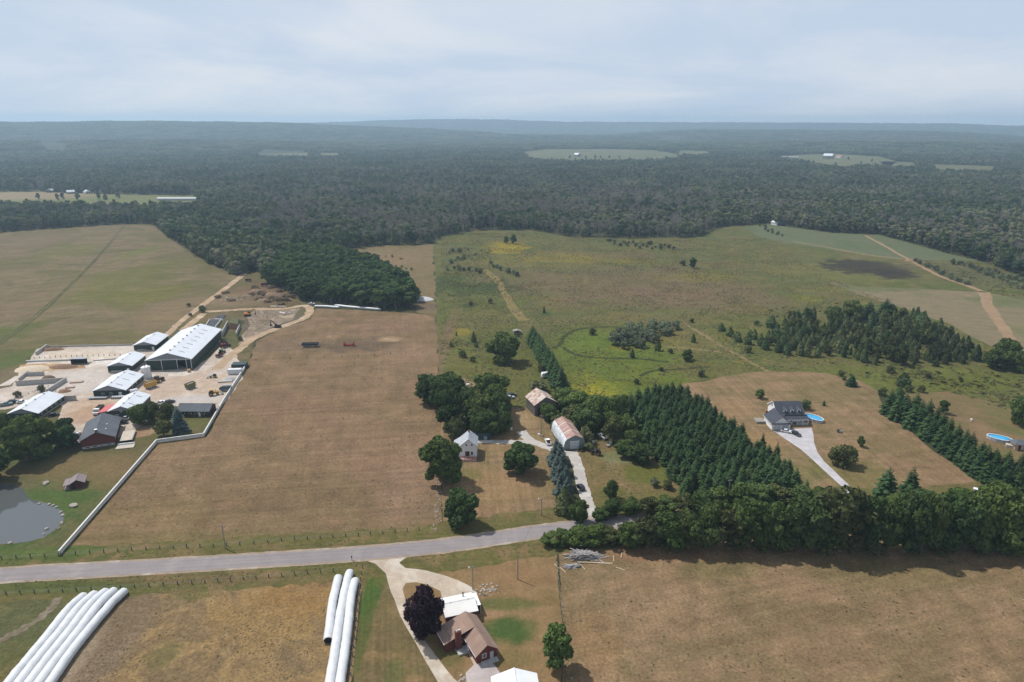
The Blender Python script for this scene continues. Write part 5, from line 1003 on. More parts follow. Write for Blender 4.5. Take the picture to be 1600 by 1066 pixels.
# white farmhouse
def farmhouse():
    t = thing('farmhouse', 'white two-storey farmhouse with a grey gable roof and a front deck', 'house', (-21.0, 250.0, .05), R(1))
    gr = seam_roof('light_grey_shingles', (.36, .38, .41), rough=.8, spacing=.5, amount=.08, axis=2, spec=.2, stain=.10)
    W, L, e, r = 6.7, 8.6, 5.5, 8.4
    MB().prism([(0, 0), (W, 0), (W, e), (W / 2, r), (0, e)], 0, L).build('wall', SIDING, t); MB().box((-1.35, L / 2 + .3, 1.9), (2.7, L - .8, 3.8)).build('side_wing', SIDING, t)
    rf = MB(); sr = (r - e) / (W / 2)
    rf.prism([(W / 2, r + .006), (W + .4, e - .4 * sr + .006), (W + .4, e - .4 * sr + .16), (W / 2, r + .16)], -.35, L + .35)
    rf.prism([(-.35, e - .35 * sr + .006), (W / 2, r + .006), (W / 2, r + .16), (-.35, e - .35 * sr + .16)], -.35, L + .35)
    rf.prism([(-3.0, 3.55), (-.3, e - .3 * sr + .02), (-.3, e - .3 * sr + .16), (-3.0, 3.7)], .3, L + .35)
    ro = rf.build('roof', gr, t); MB().box((W / 2, -.37, r - .02), (.25, .05, .4)).box((W * .26, -.36, (e + r) / 2 - .1), (.06, .05, .06)).build('fascia', WHITE, ro)
    for x, z, w_, h_ in ((2.55, 5.9, .75, 1.05), (4.75, 5.9, .75, 1.05), (4.75, 2.2, .9, 1.7)): window(t, (x, 0, z), w_, h_, '-y')
    d = door(t, (2.9, 0, 2.05), 1.75, 2.1, '-y', MAROON); MB().box((2.9, -.10, 2.1), (.7, .03, 1.8)).build('pane', GLASS, d)
    for y in (2.2, 5.6): window(t, (6.7, y, 2.4), .9, 1.4, 'x'); window(t, (6.7, y, 4.4), .8, 1.0, 'x')
    ch = MB().box((3.35, 6.8, 8.7), (.6, .6, 1.4)).build('chimney', BRICK, ro)
    dk = MB().box((3.4, -1.35, .75), (6.9, 2.6, .14)).build('deck', plain('reddish_decking', (.42, .24, .19), rough=.8), t)
    MB().box((3.4, -2.6, .35), (6.8, .08, .66)).build('skirt', plain('pink_boards', (.55, .40, .34), rough=.8), dk)
    for i in range(5): MB().box((.1 + i * 1.66, -2.58, 1.25), (.1, .1, .95)).build('railing_post', MAROON, dk)
    MB().box((3.42, -2.58, 1.75), (6.9, .1, .08)).box((3.42, -2.58, 1.3), (6.9, .05, .06)).build('rail', MAROON, dk)
farmhouse()
t = thing('tarp_shelter', 'dark teal tarpaulin shelter under the trees behind the white farmhouse', 'shelter', (*G(741, 688)[:2], .05), R(2))
MB().box((3.4, 1.6, 1.25), (6.8, 3.2, 2.5)).build('body', TEAL, t); MB().prism([(-.2, 2.5), (3.4, 2.5), (3.4, 2.75), (-.2, 2.9)], -.2, 7.0, 'x').build('roof', plain('teal_sheet', (.04, .10, .12), rough=.4), t)
MB().box((4.8, -.04, .9), (1.4, .08, 1.7)).build('door', STEEL, t)
t = thing('slab', 'pale concrete slab in front of the teal tarpaulin shelter', 'slab', (*G(744, 692)[:2], .05), R(2)); MB().box((3.6, .9, .08), (7.2, 2.0, .16)).build('concrete', plain('pale_slab', (.55, .52, .48), rough=.9), t)

# rusty barn
t = thing('rusty_barn', 'old grey board barn with a rusty sheet-metal gable roof', 'barn', (10.6, 291.6, .05), R(20))
mbb = MB().prism([(.1, 0), (10.8, 0), (10.8, 5.7), (5.45, 9.0), (.1, 5.7)], .1, 11.4).build('wall', GREYBOARD, t)
s_ = 3.3 / 5.45
ro = MB().prism([(-.5, 5.42), (5.45, 9.02), (5.45, 9.14), (-.5, 5.54)], -.4, 12).prism([(5.45, 9.02), (11.4, 5.42), (11.4, 5.54), (5.45, 9.14)], -.4, 12).build('roof', RUST, t)
for i in range(20): MB().box((.35 + i * .535, .06, 2.85), (.46, .08, 5.7)).build('plank', GREYBOARD, t)
for i in range(20): MB().box((.06, .4 + i * .56, 2.85), (.08, .48, 5.7)).build('plank', GREYBOARD, t)
door(t, (3.0, 0.0, 1.9), 3.0, 3.8, '-y', DARK); MB().prism([(10.9, 3.2), (14.6, 1.9), (14.6, 2.02), (10.9, 3.32)], 3, 11).build('lean_to_roof', RUST, t)
MB().box((14.4, 7, .95), (.2, 8, 1.9)).build('lean_to_wall', GREYBOARD, t)
# arched barn
def arched_barn():
    t = thing('arched_barn', 'arched grey barn with a faded red roof and a pale garage door', 'barn', (21.6, 257.3, .05), R(12))
    W, L, Hh = 9.4, 19.5, 6.3
    def prof(k=0.0):
        P = []
        for i in range(13):
            f = i / 12; a = math.pi * f; x = W / 2 - math.cos(a) * (W / 2 + k); z = Hh * (math.sin(a) ** .72) * (1 if k == 0 else 1 + k / Hh); 
            z = min(z, (Hh + k) - abs(x - W / 2) * .46); P.append((x, max(z, 0)))
        return P
    MB().prism(prof(), 0, L).build('wall', seam_roof('grey_green_sheet', (.20, .235, .245), spacing=.8, amount=.15, axis=0), t)
    P = prof(.10); red = MB(); lo = MB()
    for i in range(12):
        a, b = P[i], P[i + 1]; tgt = red if 3 <= i <= 8 else lo
        tgt.prism([a, b, (b[0], b[1] - .07), (a[0], a[1] - .07)], -.15 if tgt is red else -.05, L + .1)
    r_ = red.build('roof', two_tone('faded_red_roof', (.32, .19, .16, 1), (.40, .29, .25, 1), .5, .45, .65, rough=.6), t); lo.build('side_sheeting', two_tone('pale_sheet', (.62, .66, .70, 1), (.48, .50, .52, 1), .6, rough=.5), t)
    for y in (5.5, 13.0): MB().prism([(W / 2 - 3.3, Hh - 1.42), (W / 2, Hh + .1), (W / 2 + 3.3, Hh - 1.42), (W / 2, Hh + .22)], y, y + .5).build('patched_sheet', plain('pale_strip', (.62, .55, .48), rough=.6), r_)
    d = MB().box((4.6, -.06, 1.75), (3.9, .12, 3.5)).build('garage_door', plain('pale_door', (.52, .55, .57), rough=.5), t)
    for i in range(5): MB().box((4.6, -.14, .35 + i * .7), (3.8, .04, .62)).build('panel', plain('pale_door', (.52, .55, .57)), d)
    MB().box((4.6, -.05, 3.62), (4.3, .1, .2)).build('lintel', WHITE, t)
arched_barn()
# leaning shed far up the meadow
t = thing('field_shed', 'collapsing grey shed beside the spruce row in the meadow', 'shed', (*G(803, 523.5)[:2], .05), R(10)); MB().box((2.4, 1.6, 1.0), (4.8, 3.2, 2.0), ry=.05).build('wall', GREYBOARD, t); MB().prism([(-.3, 2.3), (2.4, 2.9), (5.2, 1.8), (5.2, 1.9), (2.4, 3.0), (-.3, 2.4)], -.2, 3.5).build('roof', TIMBER, t)
# white camper
t = thing('camper', 'small white camper trailer parked against the spruce row', 'camper', (*G(847, 592)[:2], .1), R(15))
MB().prism([(0, .6), (4.2, .6), (4.3, 1.8), (3.9, 2.9), (.5, 2.9), (0, 2.2)], 0, 2.3).build('body', CARW, t); MB().box((2.0, -.03, 1.9), (1.2, .05, .7)).build('window', GLASS, t); MB().box((3.4, -.03, 1.5), (.7, .05, 1.7)).build('door', STEEL, t)
for y in (.05, 2.1): MB().tube([(2.1, y, .35), (2.1, y + .2, .35)], .35, 10).build('wheel', TYRE, t)
MB().box((-.6, 1.15, .55), (1.3, .12, .1)).build('hitch', STEEL, t)

# gravel-drive house
def drive_house():
    t = thing('house', 'white-sided house with charcoal roofs, dormers and porch at the gravel drive', 'house', (115.2, 276.7, .05), R(1))
    wo, ro = gable_shell(t, 8.2, 9.4, 3.2, 6.3, SIDING, DKSHINGLE, oh=.5, fascia=WHITE)
    for x in (2.2, 6.0): door(t, (x, 0, 1.25), 2.8, 2.4, '-y', plain('garage_door_grey', (.50, .52, .54), rough=.5))
    MB().prism([(-.5, 3.1), (8.7, 3.1), (8.7, 3.2), (-.5, 3.2)], -1.0, .0).build('eave_skirt', DKSHINGLE, ro)
    # main block: ridge along x
    x0, x1, y0, y1, e, r = 4.8, 17.0, 7.2, 18.0, 4.9, 8.4; ym = (y0 + y1) / 2
    MB().prism([(y0, 0), (y1, 0), (y1, e), (ym, r), (y0, e)], x0, x1, 'x').build('wall', SIDING, t); s = (r - e) / (ym - y0); rf = MB()
    rf.prism([(y0 - .5, e - .5 * s + .006), (ym, r + .006), (ym, r + .18), (y0 - .5, e - .5 * s + .18)], x0 - .4, x1 + .4, 'x').prism([(ym, r + .006), (y1 + .5, e - .5 * s + .006), (y1 + .5, e - .5 * s + .18), (ym, r + .18)], x0 - .4, x1 + .4, 'x')
    r2 = rf.build('roof', DKSHINGLE, t)
    MB().box((x0 - .43, (y0 + ym) / 2 - .25, (e + r) / 2 - .05), (.06, math.hypot(ym - y0 + .5, r - e), .3), rx=math.atan(s)).box((x0 - .43, (y1 + ym) / 2 + .25, (e + r) / 2 - .05), (.06, math.hypot(ym - y0 + .5, r - e), .3), rx=-math.atan(s)).build('fascia', WHITE, r2)
    for x in (8.6, 11.7, 14.8):
        d = MB().prism([(x - .8, 5.0), (x + .8, 5.0), (x + .8, 6.3), (x, 7.1), (x - .8, 6.3)], y0 + .5, y0 + 3.4).build('dormer', SIDING, r2)
        MB().prism([(x - 1.0, 6.15), (x, 7.12), (x, 7.26), (x - 1.0, 6.29)], y0 + .3, y0 + 3.9).prism([(x, 7.12), (x + 1.0, 6.15), (x + 1.0, 6.29), (x, 7.26)], y0 + .3, y0 + 3.9).build('dormer_roof', DKSHINGLE, r2)
        MB().box((x, y0 + .46, 5.75), (.8, .06, .9)).build('dormer_window', GLASS, r2)
    p = MB().prism([(4.2, 2.75), (7.2, 4.1), (7.2, 4.24), (4.2, 2.9)], 8.3, 18.4, 'x').build('porch_roof', DKSHINGLE, t); MB().box((13.3, 4.17, 2.82), (10.2, .06, .2)).build('gutter', WHITE, p)
    for x in (8.6, 10.8, 13.2, 15.8, 18.1): MB().box((x, 4.5, 1.4), (.18, .18, 2.75)).build('porch_post', WHITE, t)
    MB().box((13.2, 5.7, .2), (9.8, 3.0, .4)).build('porch_floor', TIMBER, t)
    rl = MB().box((15.6, 4.45, 1.3), (4.8, .07, .08))
    for i in range(20): rl.box((13.3 + i * .25, 4.45, .85), (.06, .06, .85))
    rl.build('porch_railing', WHITE, t)
    door(t, (11.4, 7.2, 1.4), 1.1, 2.1, '-y', DARK)
    for x in (9.6, 14.0, 16.0): window(t, (x, 7.2, 1.8), 1.3, 1.3, '-y')
    window(t, (x0, 10.4, 6.2), 1.0, 1.2, '-x'); window(t, (x0, 13.6, 6.2), 1.0, 1.2, '-x')
    ch = MB().box((1.0, 10.2, 2.6), (1.0, .9, 5.2)).build('chimney', plain('orange_brick', (.34, .16, .09), rough=.9), t)
    MB().box((-2.2, 9.0, .5), (4.0, 4.4, 1.0)).build('side_deck', TIMBER, t)
drive_house()
def pool(label, c, rx, ry, rz, h=1.3):
    t = thing('swimming_pool', label, 'pool', (c[0], c[1], .08), R(rz), 'above-ground pools'); n = 28
    E_ = lambda k, z: [(math.cos(2 * math.pi * i / n) * (rx + k), math.sin(2 * math.pi * i / n) * (ry + k), z) for i in range(n)]
    w_ = MB(); w_.v = E_(0, -.1) + E_(0, h) + E_(-.12, h) + E_(-.12, .1); 
    for q in range(3):
        for i in range(n): w_.f.append((q * n + i, q * n + (i + 1) % n, (q + 1) * n + (i + 1) % n, (q + 1) * n + i)); w_.mi.append(0)
    w_.build('wall', plain('pool_wall', (.42, .46, .52), rough=.5), t)
    rim = MB(); rim.v = E_(.12, h + .01) + E_(.12, h + .07) + E_(-.2, h + .07) + E_(-.2, h + .01)
    for q in range(4):
        for i in range(n): rim.f.append((q * n + i, q * n + (i + 1) % n, ((q + 1) % 4) * n + (i + 1) % n, ((q + 1) % 4) * n + i)); rim.mi.append(0)
    rim.build('rim', WHITE, t)
    wa = MB(); wa.v = E_(-.13, h - .22); wa.f.append(tuple(range(n))); wa.mi.append(0); wm = plain('pool_water', (.03, .33, .60), rough=.06, var=.06, scale=.6, spec=.6); wa.build('water', wm, t)
    for i in range(0, n, 2): MB().box((math.cos(2 * math.pi * i / n) * (rx + .05), math.sin(2 * math.pi * i / n) * (ry + .05), h / 2), (.14, .14, h)).build('upright', WHITE, t)
    ld = MB().box((rx * .98, -.35, h * .6), (.08, .08, h * 1.6)).box((rx * .98, .35, h * .6), (.08, .08, h * 1.6))
    for k in range(4): ld.box((rx * .98, 0, .3 + k * .4), (.08, .7, .06))
    ld.build('ladder', WHITE, t)
pool('oval blue swimming pool beside the gravel-drive house', G(1271, 656)[:2], 4.6, 2.6, -55)
pool('oval blue swimming pool behind the spruce row at the right edge', G(1561, 688)[:2], 4.6, 2.6, -38)
t = thing('pool_house', 'tan garden house with a hipped grey roof next to the right-edge pool', 'garden house', (*G(1585, 703)[:2], .05), R(-6))
MB().box((1.8, 1.8, 1.3), (3.6, 3.6, 2.6)).build('wall', plain('tan_wall', (.52, .36, .26), rough=.8), t)
mb = MB(); mb.add([(-.9, -.9, 2.6), (5.2, -.9, 2.6), (5.2, 4.5, 2.6), (-.9, 4.5, 2.6), (1.6, 1.8, 3.9), (2.6, 1.8, 3.9)], [(0, 1, 5, 4), (1, 2, 5), (2, 3, 4, 5), (3, 0, 4), (3, 2, 1, 0)]); mb.build('roof', SHINGLE, t)
door(t, (1.8, 0, 1.05), .9, 2.0, '-y', DARK); MB().box((4.95, -.8, 1.3), (.14, .14, 2.6)).build('post', WHITE, t)
t = thing('pool_deck', 'white-railed pool deck between the garden house and the right-edge pool', 'deck', (*G(1571, 699)[:2], .05), R(-30)); MB().box((1.5, 1, 1.1), (3, 2.4, .12)).build('platform', DECKW, t)
for x in (.1, 1.5, 2.9): MB().box((x, -.15, 1.0), (.1, .1, 2.0)).build('railing_post', WHITE, t)
MB().box((1.5, -.15, 2.0), (3, .08, .08)).build('rail', WHITE, t); MB().box((1.5, 1, .5), (2.7, 2.1, 1.0)).build('base', plain('cream_boards', (.55, .47, .40)), t)

# south of the road: white-roofed house, brown-roofed house, white shed
t = thing('white_roofed_house', 'dark brick house with a bright white metal roof by the lane south of the road', 'house', (-20.0, 160.0, .05), R(17.5 - 90))
wo, ro = gable_shell(t, 7.3, 8.6, 2.9, 4.1, BRICK, seam_roof('cream_metal_roof', (.76, .74, .70), spacing=.6, amount=.05, axis=1), oh=.35, fascia=WHITE)
window(t, (7.3, 3.0, 1.7), 1.1, 1.0, 'x')
st = MB().cyl((1.6, 6.1, 3.2), .16, 1.5, 8).build('stove_pipe', DARK, ro); MB().cyl((1.6, 6.1, 4.7), .26, .18, 8).build('pipe_cap', DARK, st)
MB().prism([(0.3, 2.9), (5.6, 2.9), (5.6, 3.0), (.3, 3.0)], 9.0, 10.2).build('lean_to_roof', WHITE, t); MB().box((3, 10.1, 1.45), (5.0, .1, 2.9)).build('lean_to_wall', WHITE, t)
for y in (2.0, 7.0): MB().box((3.65, y, 4.3), (.3, .3, .3)).build('roof_vent', WHITE, ro)
def brown_house():
    t = thing('brown_roofed_house', 'maroon brick house with a brown shingle roof and a big chimney', 'house', (-8.9, 139.2, .05), R(27))
    W, L, e, r = 5.6, 13.2, 2.8, 4.9
    MB().prism([(0, 0), (W, 0), (W, e), (W / 2, r), (0, e)], 0, L).build('wall', BRICK, t)
    MB().box((-2.7, 10.2, 1.25), (5.4, 5.8, 2.5)).build('wing_wall', BRICK, t)
    s = (r - e) / (W / 2); rf = MB()
    rf.prism([(-.45, e - .45 * s + .006), (W / 2, r + .006), (W / 2, r + .15), (-.45, e - .45 * s + .15)], -.5, 7.1)
    rf.prism([(W / 2, r + .006), (W + .45, e - .45 * s + .006), (W + .45, e - .45 * s + .15), (W / 2, r + .15)], -.5, L + .4)
    rf.prism([(-5.9, 2.45), (W / 2, r + .006), (W / 2, r + .15), (-5.9, 2.6)], 7.1, L + .4)
    ro = rf.build('roof', BRSHINGLE, t)
    MB().box((-.48, 3.3, e - .45 * s + .06), (.05, 7.6, .26)).box((-5.93, 10.3, 2.5), (.05, 6.4, .24)).build('fascia', WHITE, ro)
    ch = MB().box((-2.2, 6.6, 2.9), (1.5, .95, 5.8)).build('chimney', plain('brown_brick', (.125, .045, .035), rough=.9, var=.25, scale=6), t)
    for dx in (-.4, 0.05, .5): MB().cyl((-2.2 + dx, 6.6, 5.8), .17, .45, 8).build('chimney_pot', LAMP, ch)
    window(t, (2.1, 0, 1.7), 1.2, 1.3, '-y'); d = door(t, (4.2, 0, 1.15), .95, 2.1, '-y', plain('grey_door', (.40, .44, .48)))
    for x in (1.85, 2.35): MB().box((x, -.10, 1.7), (.05, .03, 1.1)).build('glazing_bar', WHITE, t)
    MB().box((3.3, -.9, .12), (4.4, 1.6, .24)).build('step', CONC, t)
    MB().box((-1.5, 5.6, .25), (3.0, 2.6, .5)).build('porch', CONC, t); door(t, (0, 5.6, 1.3), .9, 2.0, '-x', WHITE); window(t, (0, 3.0, 1.7), 1.4, 1.1, '-x')
    for y in (3.5, 8.2): window(t, (W, y, 1.7), 1.3, 1.1, 'x')
    return t
brown_house()
t = thing('satellite_dish', 'white round dish beside the porch of the brown-roofed house', 'dish', (*G(717, 1012)[:2], .05), R(200))
mb = MB(); n = 14; mb.v = [(0, .25, 1.5)] + [(math.cos(2 * math.pi * i / n) * .9, 0 - .05, 1.5 + math.sin(2 * math.pi * i / n) * .9) for i in range(n)]; mb.f = [(0, 1 + i, 1 + (i + 1) % n) for i in range(n)]; mb.mi = [0] * n; mb.build('bowl', WHITE, t); MB().cyl((0, .3, 0), .06, 1.5, 6).build('stand', STEEL, t)
t = thing('garden_chair', 'garden chair and its mate on the path by the brown-roofed house', 'chair', (*G(740, 1024)[:2], .1), R(40)); MB().box((0, 0, .45), (.6, .6, .06)).build('seat', DARK, t); MB().box((0, .3, .8), (.6, .06, .7)).build('backrest', DARK, t); MB().box((0, 0, .22), (.5, .5, .42)).build('legs_frame', STEEL, t)
t['label'] = 'dark garden chair on the path by the brown-roofed house'
t = thing('white_shed', 'bright white-roofed shed at the bottom edge of the picture', 'shed', (-3.4, 119.5, .05), R(6)); gable_shell(t, 10.4, 12.0, 3.1, 5.1, SIDING, seam_roof('bright_white_roof', (.78, .79, .80), spacing=.9, amount=.04, axis=1), oh=.4)

# far farms
def far_building(label, px, py, W, L, e, r, rz, wm, rm, name='distant_barn'):
    t = thing(name, label, 'barn', (*G(px, py)[:2], 0), R(rz)); gable_shell(t, W, L, e, r, wm, rm, cap=False)
    for i in range(2): door(t, (W * (.3 + .4 * i), 0, 1.6), 2.5, 3.2, '-y', DARK)
far_building('distant grey barn with a bright roof on the far right hillside field', 1300, 248, 24, 34, 10, 18, 50, plain('far_barn_wall', (.25, .25, .27)), WHITE_ROOF)
far_building('smaller distant red-roofed barn next to the far right barn', 1313, 247, 14, 20, 6, 11, 30, WHITE, plain('far_red_roof', (.38, .16, .10)))
far_building('distant barn with pale gable in the far middle field', 903, 245, 16, 24, 8, 14, 40, GREY_GABLE, WHITE_ROOF)
for x, y, l in ((104, 303, 'leftmost white building of the farm beyond the left woods'), (112, 301, 'second white building of the farm beyond the left woods'), (134, 303, 'third building of the farm beyond the left woods, with a tall roof'), (146, 302, 'fourth building of the farm beyond the left woods'), (172, 297, 'rightmost building of the farm beyond the left woods'), (72, 301, 'low shed at the left end of the farm beyond the woods')):
    far_building(l, x, y, random.uniform(8, 12), random.uniform(12, 22), 4, 7, random.uniform(-60, 60), random.choice([WHITE, GREY_GABLE]), random.choice([WHITE_ROOF, SHINGLE, WHITE_ROOF]))
for x0, x1, y, l in ((245, 306, 313.5, 'long white film tunnel on the far left field'), (776, 800, 217, 'white greenhouse roof glinting far in the valley'), (1215, 1248, 247, 'long white barn on the far right field'), (838, 850, 219, 'small white roof far in the valley')):
    a, b = G(x0, y), G(x1, y); t = thing('long_barn', l, 'barn', (a.x, a.y, 0), math.atan2(b.y - a.y, b.x - a.x)); Ln = (b - a).length
    hh = 3.5 if y > 240 else 14; MB().prism([(0, 0), (9, 0), (9, hh), (4.5, hh * 1.5), (0, hh)], 0, Ln, 'x').build('roof', plain('dull_film', (.45, .46, .46)), t); MB().box((Ln / 2, -.05, 1), (Ln * .9, .1, 1.6)).build('side_vent', STEEL, t)
for x, y, l in ((1035, 221, 'tiny white house on the far hillside, left one'), (1057, 223, 'tiny white house on the far hillside, right one'), (1217, 239, 'tiny white house left of the far right barn'), (1504, 243, 'tiny white house at the far right'), (1176, 350, 'small white hut at the corner of the far pasture'), (1214, 352.5, 'pale trailer-like hut at the edge of the far pasture')):
    far_building(l, x, y, 8, 10, 3.5 if y > 300 else 7, 5.5 if y > 300 else 11, 30, WHITE, WHITE_ROOF if y > 300 else SHINGLE, 'distant_house')

# ================================================================== FENCES, WALLS, POLES
def plank_fence():
    CAP = {}
    P = [G(*p) for p in ((93, 868), (245, 692.5), (318.5, 682.5), (350.5, 627), (386.5, 571))]
    t = thing('plank_fence', 'long pale plank fence zigzagging between the farm lawn and the brown pasture', 'fence', tuple(P[0])); o = P[0]
    FM = plain('pale_fence_planks', (.58, .57, .54), rough=.85, var=.16, scale=1.2); me_p = MB().box((0, 0, .85), (.16, .16, 1.75)).mesh('post', FM); cache = {}
    for a, b in zip(P[:-1], P[1:]):
        d = b - a; Ln = d.length; k = max(1, round(Ln / 3.0)); ang = math.atan2(d.y, d.x); bl = round(Ln / k, 3)
        if bl not in cache: CAP[bl] = MB().box((bl / 2, -.05, 1.66), (bl - .03, .55, .10)).mesh('cap_board', FM); cache[bl] = [MB().box((bl / 2, -.10, .32 + .40 * q), (bl - .03, .05, .36)).mesh('plank', FM) for q in range(4)]
        for i in range(k):
            p = a + d * (i / k) - o; part('post', me_p, t, p, ang)
            for q in range(4): part('plank', cache[bl][q], t, p, ang)
            part('cap_board', CAP[bl], t, p, ang)
    part('post', me_p, t, P[-1] - o, 0)
plank_fence()
def wire_fence(label, pts, sp, h=1.35, group='post and wire fences', wires=2, lean=.05):
    P = [G(*p) for p in pts]; t = thing('wire_fence', label, 'fence', tuple(P[0]), 0, group); o = P[0]; me = MB().cyl((0, 0, -.2), .15, h + .2, 6).mesh('post', plain('dark_post', (.11, .095, .08), rough=.95, var=.3)); tops = []
    for a, b in zip(P[:-1], P[1:]):
        d = b - a; k = max(1, round(d.length / sp))
        for i in range(k + (b is P[-1])):
            p = a + d * (i / k) - o; q = part('post', me, t, p, random.uniform(0, 6)); q.rotation_euler = (random.uniform(-lean, lean), random.uniform(-lean, lean), 0); q.scale = (1, 1, random.uniform(.85, 1.15)); tops.append(p)
    for wz in [h * (.9 - .35 * i) for i in range(wires)]: MB().tube([p + Vector((0, 0, wz)) for p in tops], .012, 3, caps=False).build('wire', STEEL, t)
wire_fence('post and wire fence by the road in front of the pond lawn', [(-60, 876), (3, 874), (70, 871), (92, 869.5)], 4.2)
wire_fence('post and wire fence along the north side of the road below the brown pasture', [(96, 869), (250, 858), (375, 852.5), (440, 846), (560, 838), (655, 829)], 4.2)
wire_fence('post and wire fence along the south side of the road above the cut grain field', [(-60, 934), (10, 930), (120, 924), (300, 913), (420, 903), (521, 894)], 3.8)
wire_fence('post fence running south beside the dry lawn, past the tall oval tree', [(868, 866), (872, 900), (876, 948), (880, 985), (884, 1030), (886, 1090)], 3.4)
wire_fence('post and wire fence along the grass strip right of the white bale tubes', [(566, 888), (561, 930), (556, 985), (549, 1040), (546, 1090)], 3.4)
wire_fence('thin fence at the top of the concrete feeding pad', [(45, 561), (112, 558), (188, 556)], 3.0, 1.2)
wire_fence('broken fence line across the upper end of the brown pasture', [(400, 563), (480, 560), (560, 557), (660, 551)], 9, 1.1, wires=1)
def wall(label, p0, p1, h, th=.35, name='concrete_wall', n=None):
    a, b = G(*p0), G(*p1); d = b - a; t = thing(name, label, 'wall', (a.x, a.y, .05), math.atan2(d.y, d.x)); k = n or max(1, round(d.length / 2.4)); w_ = d.length / k
    me = MB().box((w_ / 2, 0, h / 2), (w_ - .04, th, h)).mesh('panel', CONC)
    for i in range(k): part('panel', me, t, (i * w_, 0, 0))
wall('long front wall of the weedy concrete bunker', (25.5, 603), (101, 597.5), 2.6); wall('side wall of the weedy concrete bunker reaching to the low barn', (74, 615), (104, 596), 2.2, .7)
wall('slanting side wall of the small concrete bunker', (30, 596), (45, 584), 1.8); wall('back wall of the small concrete bunker', (42, 588), (70, 587), 2.2); wall('short concrete wall right of the low white-roofed barn', (97, 627), (120, 625.5), 2.6, .5)
wall('pale slanting wall at the left end of the concrete pad', (57, 555), (74, 543), 2.0, .8); wall('thin curb wall along the top of the concrete pad', (76, 543), (208, 540), 1.0, .3); wall('low concrete feed bunk left of the dark feed shed', (41, 566), (111, 563.5), .9, 1.2); wall('low concrete curb right of the dark feed shed', (146, 564.5), (188, 561), .6, .4)
wall('left wall of the silage pit behind the great barn', (347.5, 526), (356.5, 509), 3.4, .5); wall('right wall of the silage pit behind the great barn', (369, 526), (375, 512), 2.4, .5)
def pole(label, px, py, h, lamp=False, arm=True, name='utility_pole', grp='wooden utility poles'):
    p = G(px, py); t = thing(name, label, 'pole', (p.x, p.y, 0), random.uniform(-.3, .3), grp); MB().tube([(0, 0, -.3), (0, 0, h)], [.20, .14], 7).build('post', TIMBER, t)
    if arm: MB().box((0, 0, h - .5), (1.8, .12, .12)).build('crossarm', TIMBER, t); MB().cyl((.6, 0, h - .44), .05, .22, 6).build('insulator', LAMP, t); MB().cyl((-.6, 0, h - .44), .05, .22, 6).build('insulator', LAMP, t)
    if lamp: MB().box((-.5, 0, h - .25), (1.0, .08, .08)).build('bracket', STEEL, t); MB().cyl((-1.0, 0, h - .5), .28, .3, 8, r2=.18).build('lamp_head', LAMP, t)
    return p, h
pole('utility pole in the brown pasture next to the road fence', 352, 857, 8.7); pole('utility pole on the dry lawn south of the road', 809, 906, 8.9, arm=False); pole('thin pale pole between the lane and the white-roofed house', 739, 922, 8.0, lamp=True, arm=False)
pole('yard lamp pole near the road on the farmhouse lawn', 846, 806, 6.9, lamp=True, arm=False); pole('utility pole left of the red-roofed arched barn', 845.5, 678, 9.0); pole('utility pole rising from the trees at the foot of the spruce plantation', 1137, 786, 9.5)
p = G(601, 885); t = thing('mailbox_post', 'dark marker post at the corner of the lane and the road', 'post', (*G(550, 876)[:2], 0)); MB().cyl((0, 0, -.2), .09, 1.6, 6).build('post', TIMBER, t); MB().box((0, 0, 1.4), (.3, .5, .3)).build('box', DARK, t)

def cable(label, a, ha, b, hb, sag=1.2):
    A, B = G(*a) + Vector((0, 0, ha)), G(*b) + Vector((0, 0, hb)); t = thing('power_cable', label, 'cable', tuple(A)); P = []
    for i in range(13): f = i / 12; p = A.lerp(B, f) - A; p.z -= sag * 4 * f * (1 - f); P.append(p)
    MB().tube(P, .03, 4, caps=False).build('wire', DARK, t)
cable('overhead cable from the yard lamp pole to the pole at the plantation foot', (846, 806), 6.6, (1137, 786), 9.2, 1.6)
cable('overhead cable from the yard lamp pole across the road to the lawn pole', (846, 806), 6.4, (809, 906), 8.7, .8)

